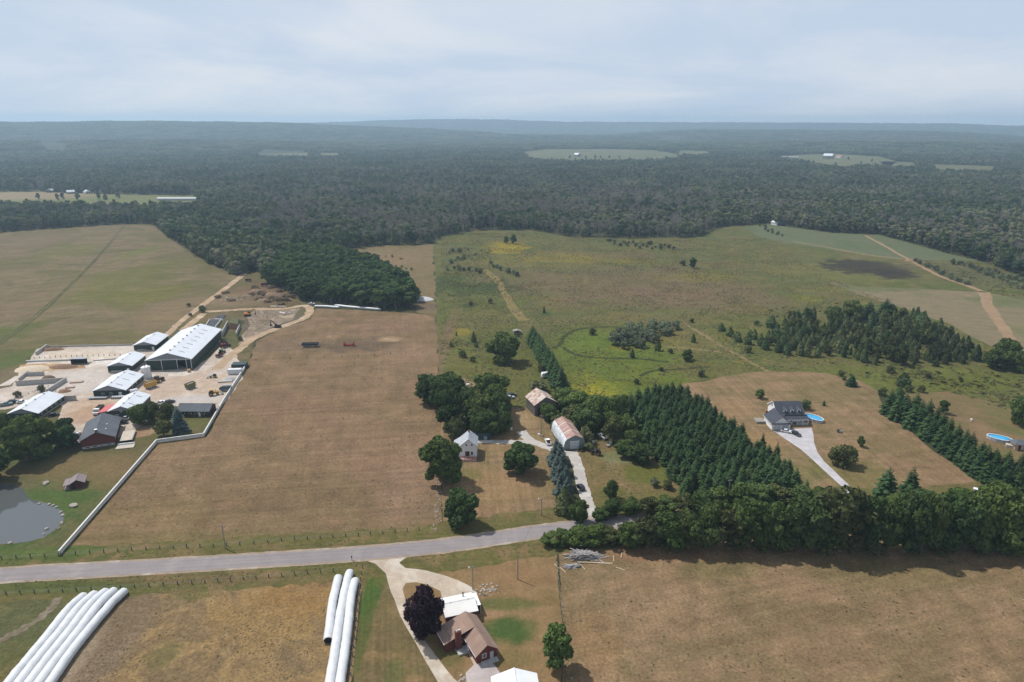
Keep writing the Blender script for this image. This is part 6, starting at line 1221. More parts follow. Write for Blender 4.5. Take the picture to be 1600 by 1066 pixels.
# ================================================================== VEHICLES AND MACHINES
def wheels(t, xs, y, r, w_, hub=STEEL):
    for x in xs:
        for s in (-1, 1):
            wo = MB().tube([(x, s * y - w_ / 2, r), (x, s * y + w_ / 2, r)], r, 12).build('wheel', TYRE, t); MB().tube([(x, s * (y + w_ * .5) - .02, r), (x, s * (y + w_ * .5) + .02, r)], r * .55, 8).build('rim', hub, wo)
def car(label, px, py, rz, paint, kind='sedan', cat=None):
    p = G(px, py); t = thing('pickup_truck' if kind == 'pickup' else 'car', label, cat or ('pickup' if kind == 'pickup' else 'car'), (p.x, p.y, .09), R(rz), None)
    w_ = .92; low = [(-2.3, .35), (2.25, .35), (2.32, .7), (2.1, .92), (1.2, 1.0), (-2.2, 1.02), (-2.35, .75)]
    if kind == 'pickup': low = [(-2.75, .45), (2.55, .45), (2.65, .9), (2.4, 1.12), (1.3, 1.2), (-2.75, 1.2)]
    MB().prism(low, -w_, w_).build('body', paint, t)
    cab = {'sedan': [(1.05, .98), (.35, 1.48), (-1.1, 1.5), (-1.95, 1.0)], 'suv': [(1.15, .98), (.5, 1.66), (-1.9, 1.7), (-2.25, 1.0)], 'pickup': [(1.15, 1.18), (.6, 1.8), (-.7, 1.82), (-.85, 1.18)]}[kind]
    MB().prism(cab, -w_ + .10, w_ - .10).build('windows', GLASS, t); b, c = cab[1], cab[2]
    MB().prism([(b[0] - .02, b[1] - .03), (b[0] - .05, b[1] + .05), (c[0] + .05, c[1] + .05), (c[0] + .02, c[1] - .03)], -w_ + .06, w_ - .06).build('roof', paint, t)
    for x in ((.0, -.9) if kind != 'pickup' else (-.1,)): MB().box((x, 0, (1.0 + b[1]) / 2), (.10, 2 * w_ - .16, b[1] - 1.0)).build('pillar', paint, t)
    if kind == 'pickup': MB().box((-1.8, 0, 1.22), (1.7, 1.5, .05)).build('truck_bed', DARK, t)
    xf = 2.28 if kind != 'pickup' else 2.6
    for s in (-1, 1): MB().box((xf, s * .62, .76 if kind != 'pickup' else .95), (.10, .38, .18)).build('headlight', LAMP, t); MB().box((-xf - .04, s * .66, .8), (.08, .3, .2)).build('tail_light', RED, t)
    wheels(t, (-1.4, 1.4) if kind != 'pickup' else (-1.7, 1.65), .82, .36 if kind == 'sedan' else .42, .24); return t
car('white sedan parked crosswise at the garage of the gravel-drive house', 1228.5, 676, -28, CARW); car('black sedan parked at an angle on the gravel drive right of the white one', 1243.5, 680, -62, CARK)
car('white pickup parked at the left wall of the red-roofed arched barn', 856, 693, 100, CARW, 'pickup'); car('white pickup with an open bonnet in the clearing right of the arched barn', 941.5, 684, 118, CARW, 'pickup'); car('black car half in the shade on the farmhouse driveway', 907, 764, 110, CARK, 'suv')
car('black car in front of the red lean-to barn, nearest the bungalow', 192, 662, 8, CARK, 'suv'); car('silver pickup parked just behind the black car by the front barn', 197, 656.5, 12, SILVER, 'pickup')
car('white pickup beside the trees at the right end of the front barn', 252, 632, 60, CARW, 'pickup'); car('dark car right of the white pickup near the low grey-roofed house', 266, 630, 50, CARK, 'suv'); car('white car at the left wall of the red brick bungalow', 121, 681, 100, CARW)
car('teal old truck in the weeds at the left edge of the farm', 10, 634, 30, plain('old_teal_paint', (.16, .24, .25), rough=.5), 'pickup'); car('black car in the weeds behind the low white-roofed barn', 22, 630, 20, CARK, 'suv'); car('white-topped car in the weeds close to the low white-roofed barn', 35, 630, 15, CARW); car('dark car at the right front of the low white-roofed barn', 84, 650, 40, CARK)
car('small white car at the meadow edge of the big brown pasture', 487, 476, 0, CARW); car('dark car parked in the weeds left of the rusty barn', 800, 619, 25, CARK, 'suv'); car('silver car in front of the dark one in the weeds left of the rusty barn', 797, 623, 15, SILVER)
def tractor(label, px, py, rz, paint, sc=1.0, loader=False):
    p = G(px, py); t = thing('tractor', label, 'tractor', (p.x, p.y, .08), R(rz)); t.scale = (sc,) * 3
    MB().prism([(.2, .8), (2.5, .8), (2.6, 1.3), (2.2, 1.55), (.2, 1.6)], -.42, .42).build('hood', paint, t); MB().box((-.5, 0, 1.0), (1.6, .9, .6)).build('chassis', DARK, t)
    MB().prism([(.25, 1.4), (.15, 2.6), (-1.2, 2.6), (-1.4, 1.4)], -.7, .7).build('cab', GLASS, t); MB().box((-.52, 0, 2.66), (1.6, 1.6, .14)).build('cab_roof', paint, t)
    for s in (-1, 1):
        wo = MB().tube([(-.9, s * .85 - .25, .85), (-.9, s * .85 + .25, .85)], .85, 14).build('wheel', TYRE, t); MB().tube([(-.9, s * 1.1 - .02, .85), (-.9, s * 1.1 + .03, .85)], .42, 8).build('rim', YELLOW, wo)
        wo = MB().tube([(1.8, s * .75 - .17, .55), (1.8, s * .75 + .17, .55)], .55, 12).build('wheel', TYRE, t); MB().tube([(1.8, s * .93 - .02, .55), (1.8, s * .93 + .03, .55)], .28, 8).build('rim', YELLOW, wo)
    MB().cyl((1.2, .3, 1.5), .06, 1.0, 6).build('exhaust', DARK, t)
    if loader: MB().tube([(.3, .6, 1.7), (2.2, .6, 1.6), (3.4, .6, .6)], .09, 5).tube([(.3, -.6, 1.7), (2.2, -.6, 1.6), (3.4, -.6, .6)], .09, 5).build('loader_arm', paint, t); MB().prism([(3.3, .2), (4.2, .1), (4.2, .3), (3.5, .9), (3.3, .9)], -1.0, 1.0).build('bucket', STEEL, t)
    return t
tractor('black old tractor parked right of the arched barn door', 932, 711, 160, BLACK, 1.0); tractor('small dark tractor tucked against the arched barn front corner', 910, 705, 20, BLACK, .7)
tractor('green tractor among the machines beside the great barn', 347, 553, 70, DGRN, 1.0); tractor('yellow wheel loader at the plank fence in the farm yard', 333, 618, 25, YELLOW, 1.15, True); tractor('dark tractor behind the yellow feed mixer near the white silos', 248, 597, 60, BLACK, 1.25)
tractor('black-and-white skid loader on the yard in front of the white containers', 334, 590, 200, SILVER, .85, True)
def excavator(label, px, py, rz, paint, sc=1.0):
    p = G(px, py); t = thing('excavator', label, 'excavator', (p.x, p.y, .06), R(rz)); t.scale = (sc,) * 3
    for s in (-1, 1): MB().prism([(-1.9, .1), (1.9, .1), (2.1, .45), (1.8, .85), (-1.8, .85), (-2.1, .45)], s * 1.1 - .28, s * 1.1 + .28).build('track', TYRE, t)
    MB().prism([(-2.0, 1.0), (1.3, 1.0), (1.3, 1.7), (-.6, 2.1), (-2.1, 2.0)], -1.2, 1.2).build('house', paint, t); MB().prism([(.1, 1.7), (1.5, 1.6), (1.3, 2.9), (.2, 2.95)], .2, 1.15).build('cab', GLASS, t)
    MB().prism([(1.2, 1.6), (3.2, 4.4), (4.6, 4.6), (4.7, 4.3), (3.4, 4.0), (1.6, 1.4)], -.35, -.0).build('boom', paint, t); MB().prism([(4.4, 4.8), (4.9, 4.4), (5.1, 1.9), (4.8, 1.9)], -.32, -.03).build('stick', paint, t)
    MB().prism([(4.7, 2.0), (5.3, 1.7), (5.0, .7), (4.1, .9), (4.4, 1.4)], -.7, .4).build('bucket', DARK, t)
excavator('dark excavator at the bend of the dirt track above the brown pasture', 434, 512, 170, BLACK, 1.0); excavator('orange excavator on the gravel above the silage pit', 387, 494, 15, ORANGE, 1.1)
def wagon(label, px, py, rz, body, L=6, W=2.4, h=1.6, name='farm_wagon', cat='wagon', floor=.9, flat=False, load=None):
    p = G(px, py); t = thing(name, label, cat, (p.x, p.y, .06), R(rz)); MB().box((0, 0, floor), (L, W, .2)).build('bed', STEEL if not flat else body, t)
    if not flat:
        for s in (-1, 1): MB().prism([(-L / 2, floor + .1), (L / 2, floor + .1), (L / 2 + .15, floor + h), (-L / 2 - .15, floor + h)], s * W / 2 - .06, s * W / 2 + .06).build('side_panel', body, t)
        for s in (-1, 1): MB().box((s * L / 2, 0, floor + h / 2 + .1), (.1, W - .14, h - .1)).build('end_panel', body, t)
    if load: MB().box((0, 0, floor + h * .45), (L - .3, W - .3, h * .7)).build('load', load, t)
    wheels(t, (-L * .32, L * .32), W / 2 - .05, .42, .26); MB().tube([(L / 2, 0, .7), (L / 2 + 1.5, 0, .5)], .07, 5).build('drawbar', DARK, t); return t
wagon('yellow feed mixer wagon standing between the two middle barns and the silos', 236, 606, 60, YELLOW, 5.6, 2.5, 2.4, 'feed_mixer', 'feed mixer', 1.0, load=TIMBER); wagon('olive-green forage wagon alone in the middle of the yard', 298, 607, 62, GRNP, 4.6, 2.4, 2.1, 'forage_wagon', load=TIMBER)
wagon('long dark blue flat wagon standing in the brown pasture', 485, 542, 2, plain('navy_paint', (.03, .04, .06), rough=.6), 9.5, 2.6, 1.4, floor=1.0, load=DARK)
wagon('flatbed trailer parked in front of the barn with calf hutches', 153, 623.5, 4, STEEL, 9, 2.4, 0, 'flatbed_trailer', 'trailer', .8, True); wagon('red wagon beside the green tractor at the great barn', 343, 558, 70, MAROON, 4, 2.0, .8); wagon('dark manure spreader by the plank fence near the loader', 353, 611, 8, plain('dull_blue_grey', (.10, .11, .13), rough=.6), 5.5, 2.3, 1.0)
wagon('old red machine wagon at the edge of the trees above the brush', 388, 440, 15, MAROON, 4.5, 2.2, 1.2); wagon('old dark red trailer by the plantation corner', 413, 447, 10, MAROON, 5.0, 2.2, 1.4); wagon('second dark trailer by the plantation corner', 419, 446.5, 40, DARK, 4.0, 2.2, 1.2)
def harvester(label, px, py, rz, paint):
    p = G(px, py); t = thing('forage_harvester', label, 'harvester', (p.x, p.y, .06), R(rz)); MB().prism([(-2.2, .9), (2.0, .9), (2.2, 2.2), (.6, 2.6), (-2.2, 2.6)], -1.3, 1.3).build('body', paint, t); MB().prism([(1.0, 2.5), (2.2, 2.3), (2.0, 3.7), (1.0, 3.7)], -.8, .8).build('cab', GLASS, t)
    MB().tube([(-.6, 0, 2.6), (-1.0, 0, 4.3), (-2.6, 0, 5.0), (-3.6, 0, 4.6)], [.28, .24, .2, .18], 6).build('spout', paint, t); MB().box((3.0, 0, .7), (1.4, 3.2, .9)).build('header', DARK, t); wheels(t, (-1.4, 1.4), 1.35, .75, .5)
harvester('dark red forage harvester beside the silage pit', 351, 543, 70, MAROON)
# dump truck
t = thing('dump_truck', 'black-and-white dump truck parked behind the red brick bungalow', 'truck', (*G(155, 645)[:2], .06), R(-82)); MB().prism([(-3.6, 1.2), (1.2, 1.2), (1.5, 2.7), (-3.6, 2.7)], -1.25, 1.25).build('dump_body', BLACK, t); MB().box((-1.1, 0, 2.72), (4.3, 2.1, .06)).build('load', DARK, t)
MB().prism([(1.5, .7), (3.9, .7), (3.9, 1.6), (3.0, 1.7), (2.7, 2.9), (1.5, 2.9)], -1.2, 1.2).build('cab', CARW, t); MB().prism([(2.75, 1.75), (3.02, 1.72), (2.72, 2.75), (2.55, 2.75)], -1.05, 1.05).build('windscreen', GLASS, t); wheels(t, (-2.6, -1.4, 2.9), 1.15, .5, .35)
# containers
def container(label, px, py, rz, m, L=7, W=2.5, h=2.6):
    t = thing('container', label, 'container', (*G(px, py)[:2], .06), R(rz)); MB().box((L / 2, W / 2, h / 2 + .2), (L, W, h)).build('body', m, t)
    for i in range(10): MB().box((.35 + i * (L - .7) / 9, -.03, h / 2 + .2), (.18, .06, h - .2)).build('rib', m, t)
    MB().box((L + .03, W / 2, h / 2 + .2), (.05, W - .2, h - .2)).build('door', m, t); MB().box((L / 2, W / 2, h + .22), (L + .05, W + .05, .06)).build('roof', m, t)
container('white container standing against the plank fence in the yard', 356, 586, 6, plain('container_white', (.60, .62, .63), rough=.5), 7.0, 2.6, 2.6); container('dark teal container behind the white container', 362, 577.5, 6, plain('container_teal', (.028, .055, .058), rough=.5), 7.5, 5.0, 2.4)
# silos
for x, y, l in ((227.5, 591, 'left one of the two white upright tanks beside the calf barn'), (232.5, 590, 'right one of the two white upright tanks beside the calf barn')):
    t = thing('silo_tank', l, 'tank', (*G(x, y)[:2], .05), 0, 'white tanks beside the calf barn'); MB().cyl((0, 0, 0), 1.55, 6.2, 18).build('body', CARW, t); MB().cyl((0, 0, 6.2), 1.6, .7, 18, r2=.3).build('lid', CARW, t); MB().box((1.58, 0, 3), (.06, .4, 5.6)).build('ladder', STEEL, t)
t = thing('milk_tank', 'white tank at the right front corner of the barn with calf hutches', 'tank', (*G(204, 617)[:2], .05), R(40)); MB().tube([(0, 0, 1.5), (3.4, 0, 1.5)], 1.15, 14).build('body', CARW, t); MB().box((.7, 0, .25), (.3, 1.6, .6)).build('saddle', STEEL, t); MB().box((2.7, 0, .25), (.3, 1.6, .6)).build('saddle', STEEL, t)
for i in range(7):
    p = G(175 + i * 2.8, 624 - i * .12); t = thing('calf_hutch', 'white calf hutch in the row along the barn front', 'hutch', (p.x, p.y, .06), R(6), 'calf hutches'); MB().prism([(-.55, 0), (.55, 0), (.5, .9), (0, 1.3), (-.5, .9)], 0, 1.6).build('shell', CARW, t); MB().box((0, -.03, .45), (.5, .06, .8)).build('opening', DARK, t)
# silage bags
def bag(label, pts, dia, group, open_end=False):
    P = smooth_line([G(*p) for p in pts], 14); P = [Vector((p.x, p.y, dia * .42)) for p in P]; o = P[0].copy(); o.z = 0; t = thing('silage_bag', label, 'silage bag', tuple(o), 0, group); n = len(P)
    rad = [dia / 2 * (1 + .045 * mnoise.noise(Vector((i * 1.3, pts[0][0], 9))) + .03 * mnoise.noise(Vector((i * .45, pts[0][0], 0))) + .012 * math.sin(i * 1.7)) for i in range(n)]; rad[0] *= .55; rad[1] *= .9; wob = [Vector((mnoise.noise(Vector((i * .2, 3, pts[0][0]))), 0, 0)) * .12 for i in range(n)]
    if not open_end: rad[-1] *= .5
    FILM = seam_roof('white_film', (.60, .61, .62), rough=.4, spacing=1.1, amount=.07, axis=1, spec=.45, stain=.10)
    MB().tube([p - o + w2 for p, w2 in zip(P, wob)], rad, 16, squash=.86).build('film', FILM, t, smooth=True)
    tl = P[0] - o; d = (P[0] - P[1]).normalized(); MB().tube([tl, tl + d * .5 + Vector((0, 0, -.5))], [rad[0] * .8, .12], 8).build('tied_end', FILM, t, smooth=True)
    if open_end: e = P[-1] - o; d = (P[-1] - P[-2]).normalized(); MB().tube([e + d * .0, e + d * .04], [rad[-1] * .9, rad[-1] * .88], 16, squash=.86).build('silage_face', DARK, t)
LB = 'white silage bags at the lower left'
for k, (pts, l) in enumerate((([(134, 934), (108, 957), (75, 999), (48, 1032), (20, 1066), (-30, 1130)], 'leftmost long white silage bag at the lower left'), ([(151, 931), (124, 955), (92, 996), (64, 1030), (36, 1066), (-12, 1130)], 'second from left of the five long white silage bags'), ([(168, 927), (140, 952), (107, 995), (79, 1030), (52, 1066), (6, 1130)], 'middle one of the five long white silage bags'), ([(181, 926), (156, 949), (121, 995), (94, 1030), (67, 1066), (22, 1130)], 'second from right of the five long white silage bags'), ([(197, 927), (174, 949), (138, 992), (110, 1028), (84, 1066), (40, 1130)], 'rightmost of the five long white silage bags, nearest the brown field'))):
    bag(l, pts, 2.55, LB)
MBG = 'white silage bags by the grass strip'
bag('short white silage bag with a dark open end beside the grass strip', [(529.5, 905), (522, 937), (517, 970), (513, 1006)], 2.5, MBG, True); bag('longest white silage bag, in the middle of the three by the grass strip', [(547, 897), (540, 924), (532, 966), (525, 1015), (517, 1066), (509, 1130)], 2.5, MBG); bag('right white silage bag next to the fence of the grass strip', [(555.5, 910), (549, 937), (545, 977), (539, 1027), (533, 1066), (527, 1130)], 2.5, MBG)
bag('long white silage bag at the foot of the dark plantation, left half', [(492, 480), (510, 480.5), (530, 482)], 1.9, 'silage bags at the plantation foot'); bag('long white silage bag at the foot of the dark plantation, right half', [(523, 478.5), (550, 481.5), (575, 483.5), (595, 485)], 1.9, 'silage bags at the plantation foot')
# bale of straw in front of the great barn
t = thing('round_bale', 'round straw bale at the right front corner of the great barn', 'bale', (*G(293, 582)[:2], .05), R(30)); MB().tube([(0, 0, .9), (1.6, 0, .9)], .9, 16).build('straw', plain('straw', (.48, .32, .16), rough=.95), t); MB().tube([(-.02, 0, .9), (1.62, 0, .9)], .6, 12).build('core', plain('pale_straw', (.60, .48, .32), rough=.95), t)
# silage pile under tyres, and the open pit
def tyre_heap(label, quad, h, n, name='tyre_covered_silage', walls=True):
    P = [G(*q) for q in quad]; o = P[0]; t = thing(name, label, 'silage heap', (o.x, o.y, .05)); c = sum(P, Vector()) / 4 - o
    mb = MB(); V = [p - o for p in P]; mb.add([tuple(v) for v in V] + [tuple(c + (v - c) * .8 + Vector((0, 0, h))) for v in V], [(4, 5, 6, 7)] + [(i, (i + 1) % 4, 4 + (i + 1) % 4, 4 + i) for i in range(4)]); mb.build('sheet', plain('black_sheet', (.05, .052, .06), rough=.5), t)
    tm = MB(); r0, r1 = .42, .2
    for i in range(9):
        for k in range(4): tm.v.append((math.cos(i * 2 * math.pi / 9) * (r0 + r1 * math.cos(k * math.pi / 2 + .7)), math.sin(i * 2 * math.pi / 9) * (r0 + r1 * math.cos(k * math.pi / 2 + .7)), .14 + r1 * .8 * math.sin(k * math.pi / 2 + .7)))
    for i in range(9):
        for k in range(4): a = i * 4; b = ((i + 1) % 9) * 4; tm.f.append((a + k, b + k, b + (k + 1) % 4, a + (k + 1) % 4)); tm.mi.append(0)
    me = tm.mesh('tyre', plain('old_tyre', (.13, .13, .14), rough=.9))
    T = [c + (v - c) * .78 for v in V]
    for i in range(n):
        for j in range(n):
            u, v = (i + .5) / n, (j + .5) / n; p = (T[0] * (1 - u) + T[1] * u) * (1 - v) + (T[3] * (1 - u) + T[2] * u) * v
            part('tyre', me, t, (p.x + random.uniform(-.3, .3), p.y + random.uniform(-.3, .3), h), random.uniform(0, 6))
    if walls:
        for a, b in ((V[0], V[3]), (V[1], V[2]), (V[3], V[2])):
            d = b - a; MB().box(tuple((a + b) / 2 + Vector((0, 0, .75))), (d.length + .5, .4, 1.6), rz=math.atan2(d.y, d.x)).build('side_wall', plain('pale_wall', (.55, .54, .52)), t)
tyre_heap('black silage sheet weighted with many tyres behind the great barn', [(320, 514), (336, 514.5), (346, 502), (328, 502)], 1.0, 9); tyre_heap('smaller pile of loose tyres above the tyre-covered silage', [(334, 499), (349, 500), (354, 493), (342, 492)], .5, 6, 'tyre_pile', False)
t = thing('silage_pit', 'open silage heap with a brown cut face and a grassy top between two walls', 'silage heap', tuple(G(350, 524)), 0); o = G(350, 524); q = [G(*p) - o for p in ((357, 514), (371, 516), (383, 503), (362, 500))]
mb = MB(); mb.add([tuple(v + Vector((0, 0, -.1))) for v in q] + [tuple(q[0] + Vector((0.2, 2.5, 3.6))), tuple(q[1] + Vector((0, 2.5, 3.4))), tuple(q[2] + Vector((-3, -3, 3.0))), tuple(q[3] + Vector((1.5, -3, 3.0)))], [(1, 2, 6, 5), (2, 3, 7, 6), (3, 0, 4, 7), (4, 5, 6, 7)]); mb.build('grass_top', plain('weedy_soil', (.085, .085, .035), rough=.95, var=.3), t)
mb = MB(); mb.add([tuple(q[0]), tuple(q[1]), tuple(q[1] + Vector((0, 2.45, 3.4))), tuple(q[0] + Vector((.2, 2.45, 3.6)))], [(0, 1, 2, 3)]); mb.build('cut_face', plain('cut_silage', (.085, .045, .03), rough=.95, var=.3), t)
# ---- piles
def logs(name, label, cat, c, n, L, spread, m, ang, aj, rad=.11, layers=3, group=None, pn='log'):
    t = thing(name, label, cat, (c.x, c.y, .03), R(ang), group); mc = {}
    for i in range(n):
        l = random.uniform(*L); k = round(l, 0)
        if k not in mc: mc[k] = MB().tube([(-k / 2, 0, 0), (0, 0, random.uniform(-.03, .05)), (k / 2, 0, 0)], [rad, rad * .9, rad * .75], 6).mesh(pn, m)
        z = rad + (i * layers // n) * rad * 1.9 + random.uniform(0, .05); f = 1 - .22 * (i * layers // n)
        q = part(pn, mc[k], t, (random.uniform(-1, 1) * spread[0] * f, random.uniform(-1, 1) * spread[1] * f, z), R(random.gauss(0, aj))); q.rotation_euler[1] = random.uniform(-.04, .06)
    return t
GREYLOG = plain('silvery_logs', (.38, .355, .335), rough=.9, var=.3, scale=1.5); PALELOG = plain('pale_rails', (.55, .46, .34), rough=.85)
logs('log_pile', 'big tangled heap of grey fence rails below the hedgerow', 'log pile', G(913, 871), 130, (3, 6), (5.6, 1.9), GREYLOG, 4, 24, .13, 8)
logs('log_pile', 'smaller stack of grey rails in front of the big tangled heap', 'log pile', G(894, 886), 34, (3, 4.5), (1.6, .8), GREYLOG, 6, 12, .11, 4)
logs('rail', 'pair of very long rails lying in front of the tangled rail heap', 'rails', G(932, 880), 2, (11, 12), (.3, .3), PALELOG, 3, 2, .15, 1)
for x, y, a, l in ((870.5, 886, -62, 'pale rail lying left of the rail heap, next to the fence'), (879.5, 891, -55, 'pale rail lying nearest left of the smaller rail stack'), (969, 889, -30, 'single pale rail lying apart right of the rail heap'), (910, 886, -60, 'short pale rail in front of the smaller rail stack'), (971, 868, 75, 'thin pale rail standing off right of the rail heap'), (959, 873, 80, 'pale upright-lying rail at the right end of the rail heap')):
    t = thing('rail', l, 'rail', tuple(G(x, y)), R(a), 'loose rails round the heap'); MB().tube([(-1.4, 0, .12), (1.4, 0, .12)], [.12, .09], 6).build('log', PALELOG, t)
def lumber(label, px, py, rz, n, L, m):
    t = thing('lumber_stack', label, 'lumber stack', tuple(G(px, py)), R(rz), None)
    for i in range(n): MB().box((0, (i % 4) * .55 - .8, .2 + (i // 4) * .35), (L, .5, .3)).build('plank', m, t)
lumber('pale planks stacked on the grass inside the track bend', 441, 490, -38, 8, 7, plain('pale_planks', (.50, .42, .37))); lumber('short stack of boards right of the pale plank stack', 452, 489, -40, 4, 4, TIMBER); lumber('white slabs lying left of the track bend', 429, 479, 0, 3, 6, plain('pale_planks', (.5, .42, .37))); lumber('second row of white slabs near the track bend', 440, 479, 0, 3, 6, plain('pale_planks', (.5, .42, .37)))
lumber('boards piled by the plank fence near the white container', 352, 597, 10, 8, 7, plain('grey_planks', (.38, .36, .33))); lumber('grey planks by the plank fence behind the spreader', 357, 603, 12, 8, 6, plain('grey_planks', (.38, .36, .33)))
lumber('brown concrete forms stacked near the bunker wall, upper one', 120, 598, 12, 8, 6, plain('tan_blocks', (.42, .30, .23))); lumber('brown concrete forms stacked near the bunker wall, lower one', 110, 606, 12, 6, 4, plain('tan_blocks', (.42, .30, .23)))
def heap(name, label, cat, px, py, r, h, m, n=16, asp=.7, rz=0):
    t = thing(name, label, cat, tuple(G(px, py)), R(rz)); mb = MB(); rings = [(1, 0), (.8, .35), (.5, .75), (.2, .97)]
    for k, (f, z) in enumerate(rings):
        for i in range(n): a = 2 * math.pi * i / n; w_ = 1 + .16 * mnoise.noise(Vector((math.cos(a) * 2, math.sin(a) * 2, px))); mb.v.append((math.cos(a) * r * f * w_, math.sin(a) * r * f * w_ * asp, z * h * (1 + .2 * mnoise.noise(Vector((math.cos(a) * 3 * f, math.sin(a) * 3 * f, px + 4)))) - (.1 if k == 0 else 0)))
    for k in range(3):
        for i in range(n): mb.f.append((k * n + i, k * n + (i + 1) % n, (k + 1) * n + (i + 1) % n, (k + 1) * n + i)); mb.mi.append(0)
    mb.f.append(tuple(3 * n + i for i in range(n))); mb.mi.append(0); mb.build('mound', m, t, smooth=True); return t
heap('sheet_mound', 'low pale plastic-covered mound at the edge of the plantation', 'silage heap', 661, 468, 8.5, 2.0, plain('pale_sheet_mound', (.48, .48, .47), rough=.6, var=.12, scale=.4), 20, .75)
heap('soil_heap', 'brown soil heap beside the bunker wall end', 'heap', 101, 612, 3.4, 1.5, plain('brown_soil', (.24, .15, .09), rough=.95)); heap('soil_heap', 'dark soil heap inside the small concrete bunker', 'heap', 76, 591, 3.6, 1.6, plain('dark_soil', (.14, .09, .06), rough=.95)); heap('manure_heap', 'long brown manure heap in front of the dark feed shed', 'heap', 100, 574, 9, 1.6, plain('manure', (.20, .12, .075), rough=.95, var=.25), 18, .4); heap('manure_heap', 'pale crusted manure heap at the left end of the pad', 'heap', 50, 577, 9.5, 1.6, plain('crusted_manure', (.50, .41, .30), rough=.95, var=.2), 18, .7); heap('manure_heap', 'dark manure heap against the slanting wall of the pad', 'heap', 83, 547, 7, 1.8, plain('manure', (.20, .12, .075)), 16, .4, 10)
heap('grey_heap', 'grey gravel heap by the plank fence', 'heap', 360, 593, 3.5, 1.4, plain('grey_gravel_heap', (.36, .36, .36), rough=.95)); heap('soil_heap', 'reddish soil heap on the far pasture path', 'heap', 1423, 408, 6, 2.0, plain('brown_soil', (.24, .15, .09)))
def implement(label, px, py):
    t = thing('disc_harrow', label, 'harrow', tuple(G(px, py)), R(5)); MB().box((0, 0, .9), (6.5, .2, .2)).box((0, 1.3, .9), (6.5, .2, .2)).box((-2, .6, .95), (.2, 2.4, .2)).box((2, .6, .95), (.2, 2.4, .2)).build('frame', RED, t)
    for i in range(10):
        for y in (0, 1.3): MB().tube([(-3 + i * .66, y - .05, .45), (-3 + i * .66 + .12, y + .05, .45)], .45, 9).build('disc', plain('rusty_red', (.34, .09, .06), rough=.7), t)
    for sx in (-1, 1):
        wg = MB().box((sx * 2.6, .65, 1.9), (.18, 2.2, 2.0), ry=sx * .35).box((sx * 1.6, .65, 1.5), (1.8, .16, .16), ry=-sx * .5).build('folded_wing', RED, t)
        for k in range(5): MB().tube([(sx * 2.9 - .05, -.3 + k * .48, 1.3 + (k % 2) * .9), (sx * 2.9 + .1, -.3 + k * .48, 1.3 + (k % 2) * .9)], .42, 9).build('disc', plain('rusty_red', (.34, .09, .06), rough=.7), wg)
    MB().tube([(0, 0, .9), (3.6, -1.2, .6)], .12, 5).build('drawbar', RED, t); wheels(t, (0,), 1.0, .4, .25)
implement('red disc harrow parked on the dark patch of the brown pasture', 545, 541)
for x, y, r, l in ((605, 530, 3.2, 'pale bare earth heap on the brown pasture right of the harrow'), (618, 533, 2.2, 'small earth heap right of the pale one on the brown pasture'), (514, 526, 2.0, 'low reddish earth heap behind the harrow')): heap('earth_heap', l, 'heap', x, y, r, .5, plain('pale_earth', (.30, .21, .15), rough=.95))
for x, y, r, h_, l in ((402, 456, 7, 2.2, 'large brown spoil heap nearest the dirt track corner'), (424, 462, 9, 2.6, 'largest brown spoil heap in the middle of the brush before the plantation'), (446, 469, 7, 2.0, 'brown spoil heap at the right end of the brush before the plantation'), (412, 470, 6, 1.6, 'low spoil heap in front of the largest one'), (385, 463, 5, 1.5, 'spoil heap at the left end of the brush'), (414, 501, 5, 1.4, 'grey-brown spoil heap on the scraped yard')): heap('spoil_heap', l, 'heap', x, y, r, h_, plain('spoil_earth', (.20, .135, .085), rough=.95, var=.3, scale=.6), 18, .6)
# ---- rocks
def rock_mesh(seed, r=1.0):
    bm = bmesh.new(); bmesh.ops.create_icosphere(bm, subdivisions=2, radius=r)
    for v in bm.verts: v.co *= 1 + .28 * mnoise.noise(v.co * 1.3 + Vector((seed * 7, 0, 0))); v.co.z *= .62
    me = bpy.data.meshes.new('rock'); bm.to_mesh(me); bm.free(); me.materials.append(plain('field_stone', (.33, .29, .25), rough=.95, var=.25, scale=2)); return me
RK = [rock_mesh(i) for i in range(5)]
def rock(label, px, py, r, grp=None, z=.1):
    p = G(px, py); o = bpy.data.objects.new('rock', RK[random.randrange(5)]); C.objects.link(o); o.location = (p.x, p.y, z + r * .2); o.rotation_euler = (0, 0, random.uniform(0, 6.28)); o.scale = (r * random.uniform(.8, 1.3), r, r * random.uniform(.8, 1.1)); return tag(o, label, 'rock', grp)
rock('big pale boulder on the lawn right of the pond', 115.5, 791, 1.25); rock('grey slab rock on the lawn left of the log cabin', 72, 756, 1.1); rock('grey rock leaning on the slab rock by the pond', 70, 758, .6)
bank = [(46, 778), (52, 782), (56, 785), (62, 787), (70, 788), (76, 789), (82, 791), (87, 793), (92, 797), (96, 801), (99, 806), (98, 812), (96, 818), (91, 826), (84, 831), (76, 836), (66, 842), (58, 845), (46, 848), (36, 850), (22, 851), (14, 850), (8, 851)]
for x, y in bank:
    for k in range(random.choice([0, 0, 1, 2, 3]) if y < 838 else random.choice([0, 0, 1])): rock('bank stone along the edge of the pond', x + random.uniform(-2, 2), y + random.uniform(-1.2, 1.2), random.uniform(.2, .7), 'stones on the pond bank')
rock('flat pale stone lying in the shallow water of the pond', 73, 827, .7); rock('small stone in the shallow water of the pond', 69, 835, .4)
for i in range(60): f = random.random(); rock('pale field stone in the scattered line along the pasture edge', 686 - 6 * f + random.gauss(0, 4), 752 + 78 * f, random.uniform(.14, .34), 'field stones at the pasture edge', .05)
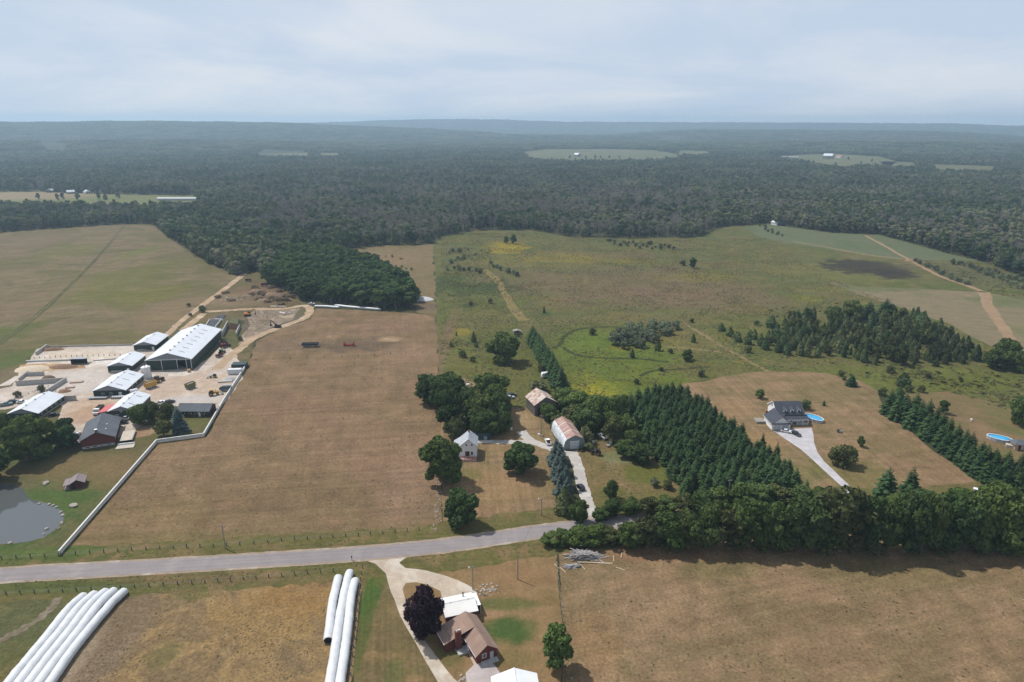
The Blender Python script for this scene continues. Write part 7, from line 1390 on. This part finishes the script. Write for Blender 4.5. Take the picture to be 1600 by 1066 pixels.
for i in range(34): rock('white garden stone on the rock border right of the white-roofed house', random.gauss(760, 9), random.gauss(922, 5), random.uniform(.2, .42), 'white garden stones', .06)
for i in range(10): rock('white garden stone left of the parking pad', random.gauss(722, 4), random.gauss(1062, 4), random.uniform(.2, .4), 'white stones by the parking pad', .06)
for i in range(22): rock('pale rubble stone on the scraped ground before the plantation', random.gauss(362, 8), random.gauss(468, 2.5), random.uniform(.4, 1.0), 'rubble before the plantation', .06)
for i in range(14): rock('pale stone beside the dirt track on the stubble field', 255 + random.uniform(0, 100), 0, .5, 'stones along the field track') if 0 else rock('pale stone beside the dirt track on the stubble field', (x_ := random.uniform(262, 356)), 520 - (x_ - 262) * .9 + random.uniform(-5, 1), random.uniform(.3, .8), 'stones along the field track', .05)
# odds and ends round the arched barn
for x, y, w_, h_, m, l in ((920, 683, 1.6, 1.0, STEEL, 'metal junk box right of the arched barn'), (926, 692, 1.4, .8, WHITE, 'white crate in the clearing right of the arched barn'), (950, 698, 1.8, .7, TIMBER, 'old pallet stack right of the arched barn'), (954, 694, 1.0, .9, WHITE, 'white barrel-like box by the pallets'), (842, 681, .8, .8, WHITE, 'white crate by the pole left of the arched barn'), (848, 682, .7, .6, TIMBER, 'small crate near the pole left of the arched barn'), (731, 602, 1.4, .6, WHITE, 'white board in the meadow above the grove'), (733, 621, 1.4, .6, WHITE, 'white board lying beside the farmhouse grove'), (765, 539, 1.2, .7, WHITE, 'white box left of the lone meadow tree'), (1517, 658, .9, .9, WHITE, 'white box on the side lawn behind the spruce row'), (1524, 766, 1.6, .6, WHITE, 'white board at the foot of the right spruce row'), (1312, 676, 1.6, 1.0, STEEL, 'grey fire pit bench on the house lawn'), (799, 672, .8, .9, WHITE, 'white barrel at the right of the farmhouse grove')):
    p = G(x, y); t = thing('crate', l, 'crate', (p.x, p.y, .06), random.uniform(0, 3)); MB().box((0, 0, h_ / 2), (w_, w_ * .8, h_)).build('body', m, t); MB().box((0, 0, h_ + .03), (w_ + .08, w_ * .8 + .08, .06)).build('lid', m, t)
print('objects', len(scene.objects), 'tris', sum(len(m.polygons) for m in bpy.data.meshes))
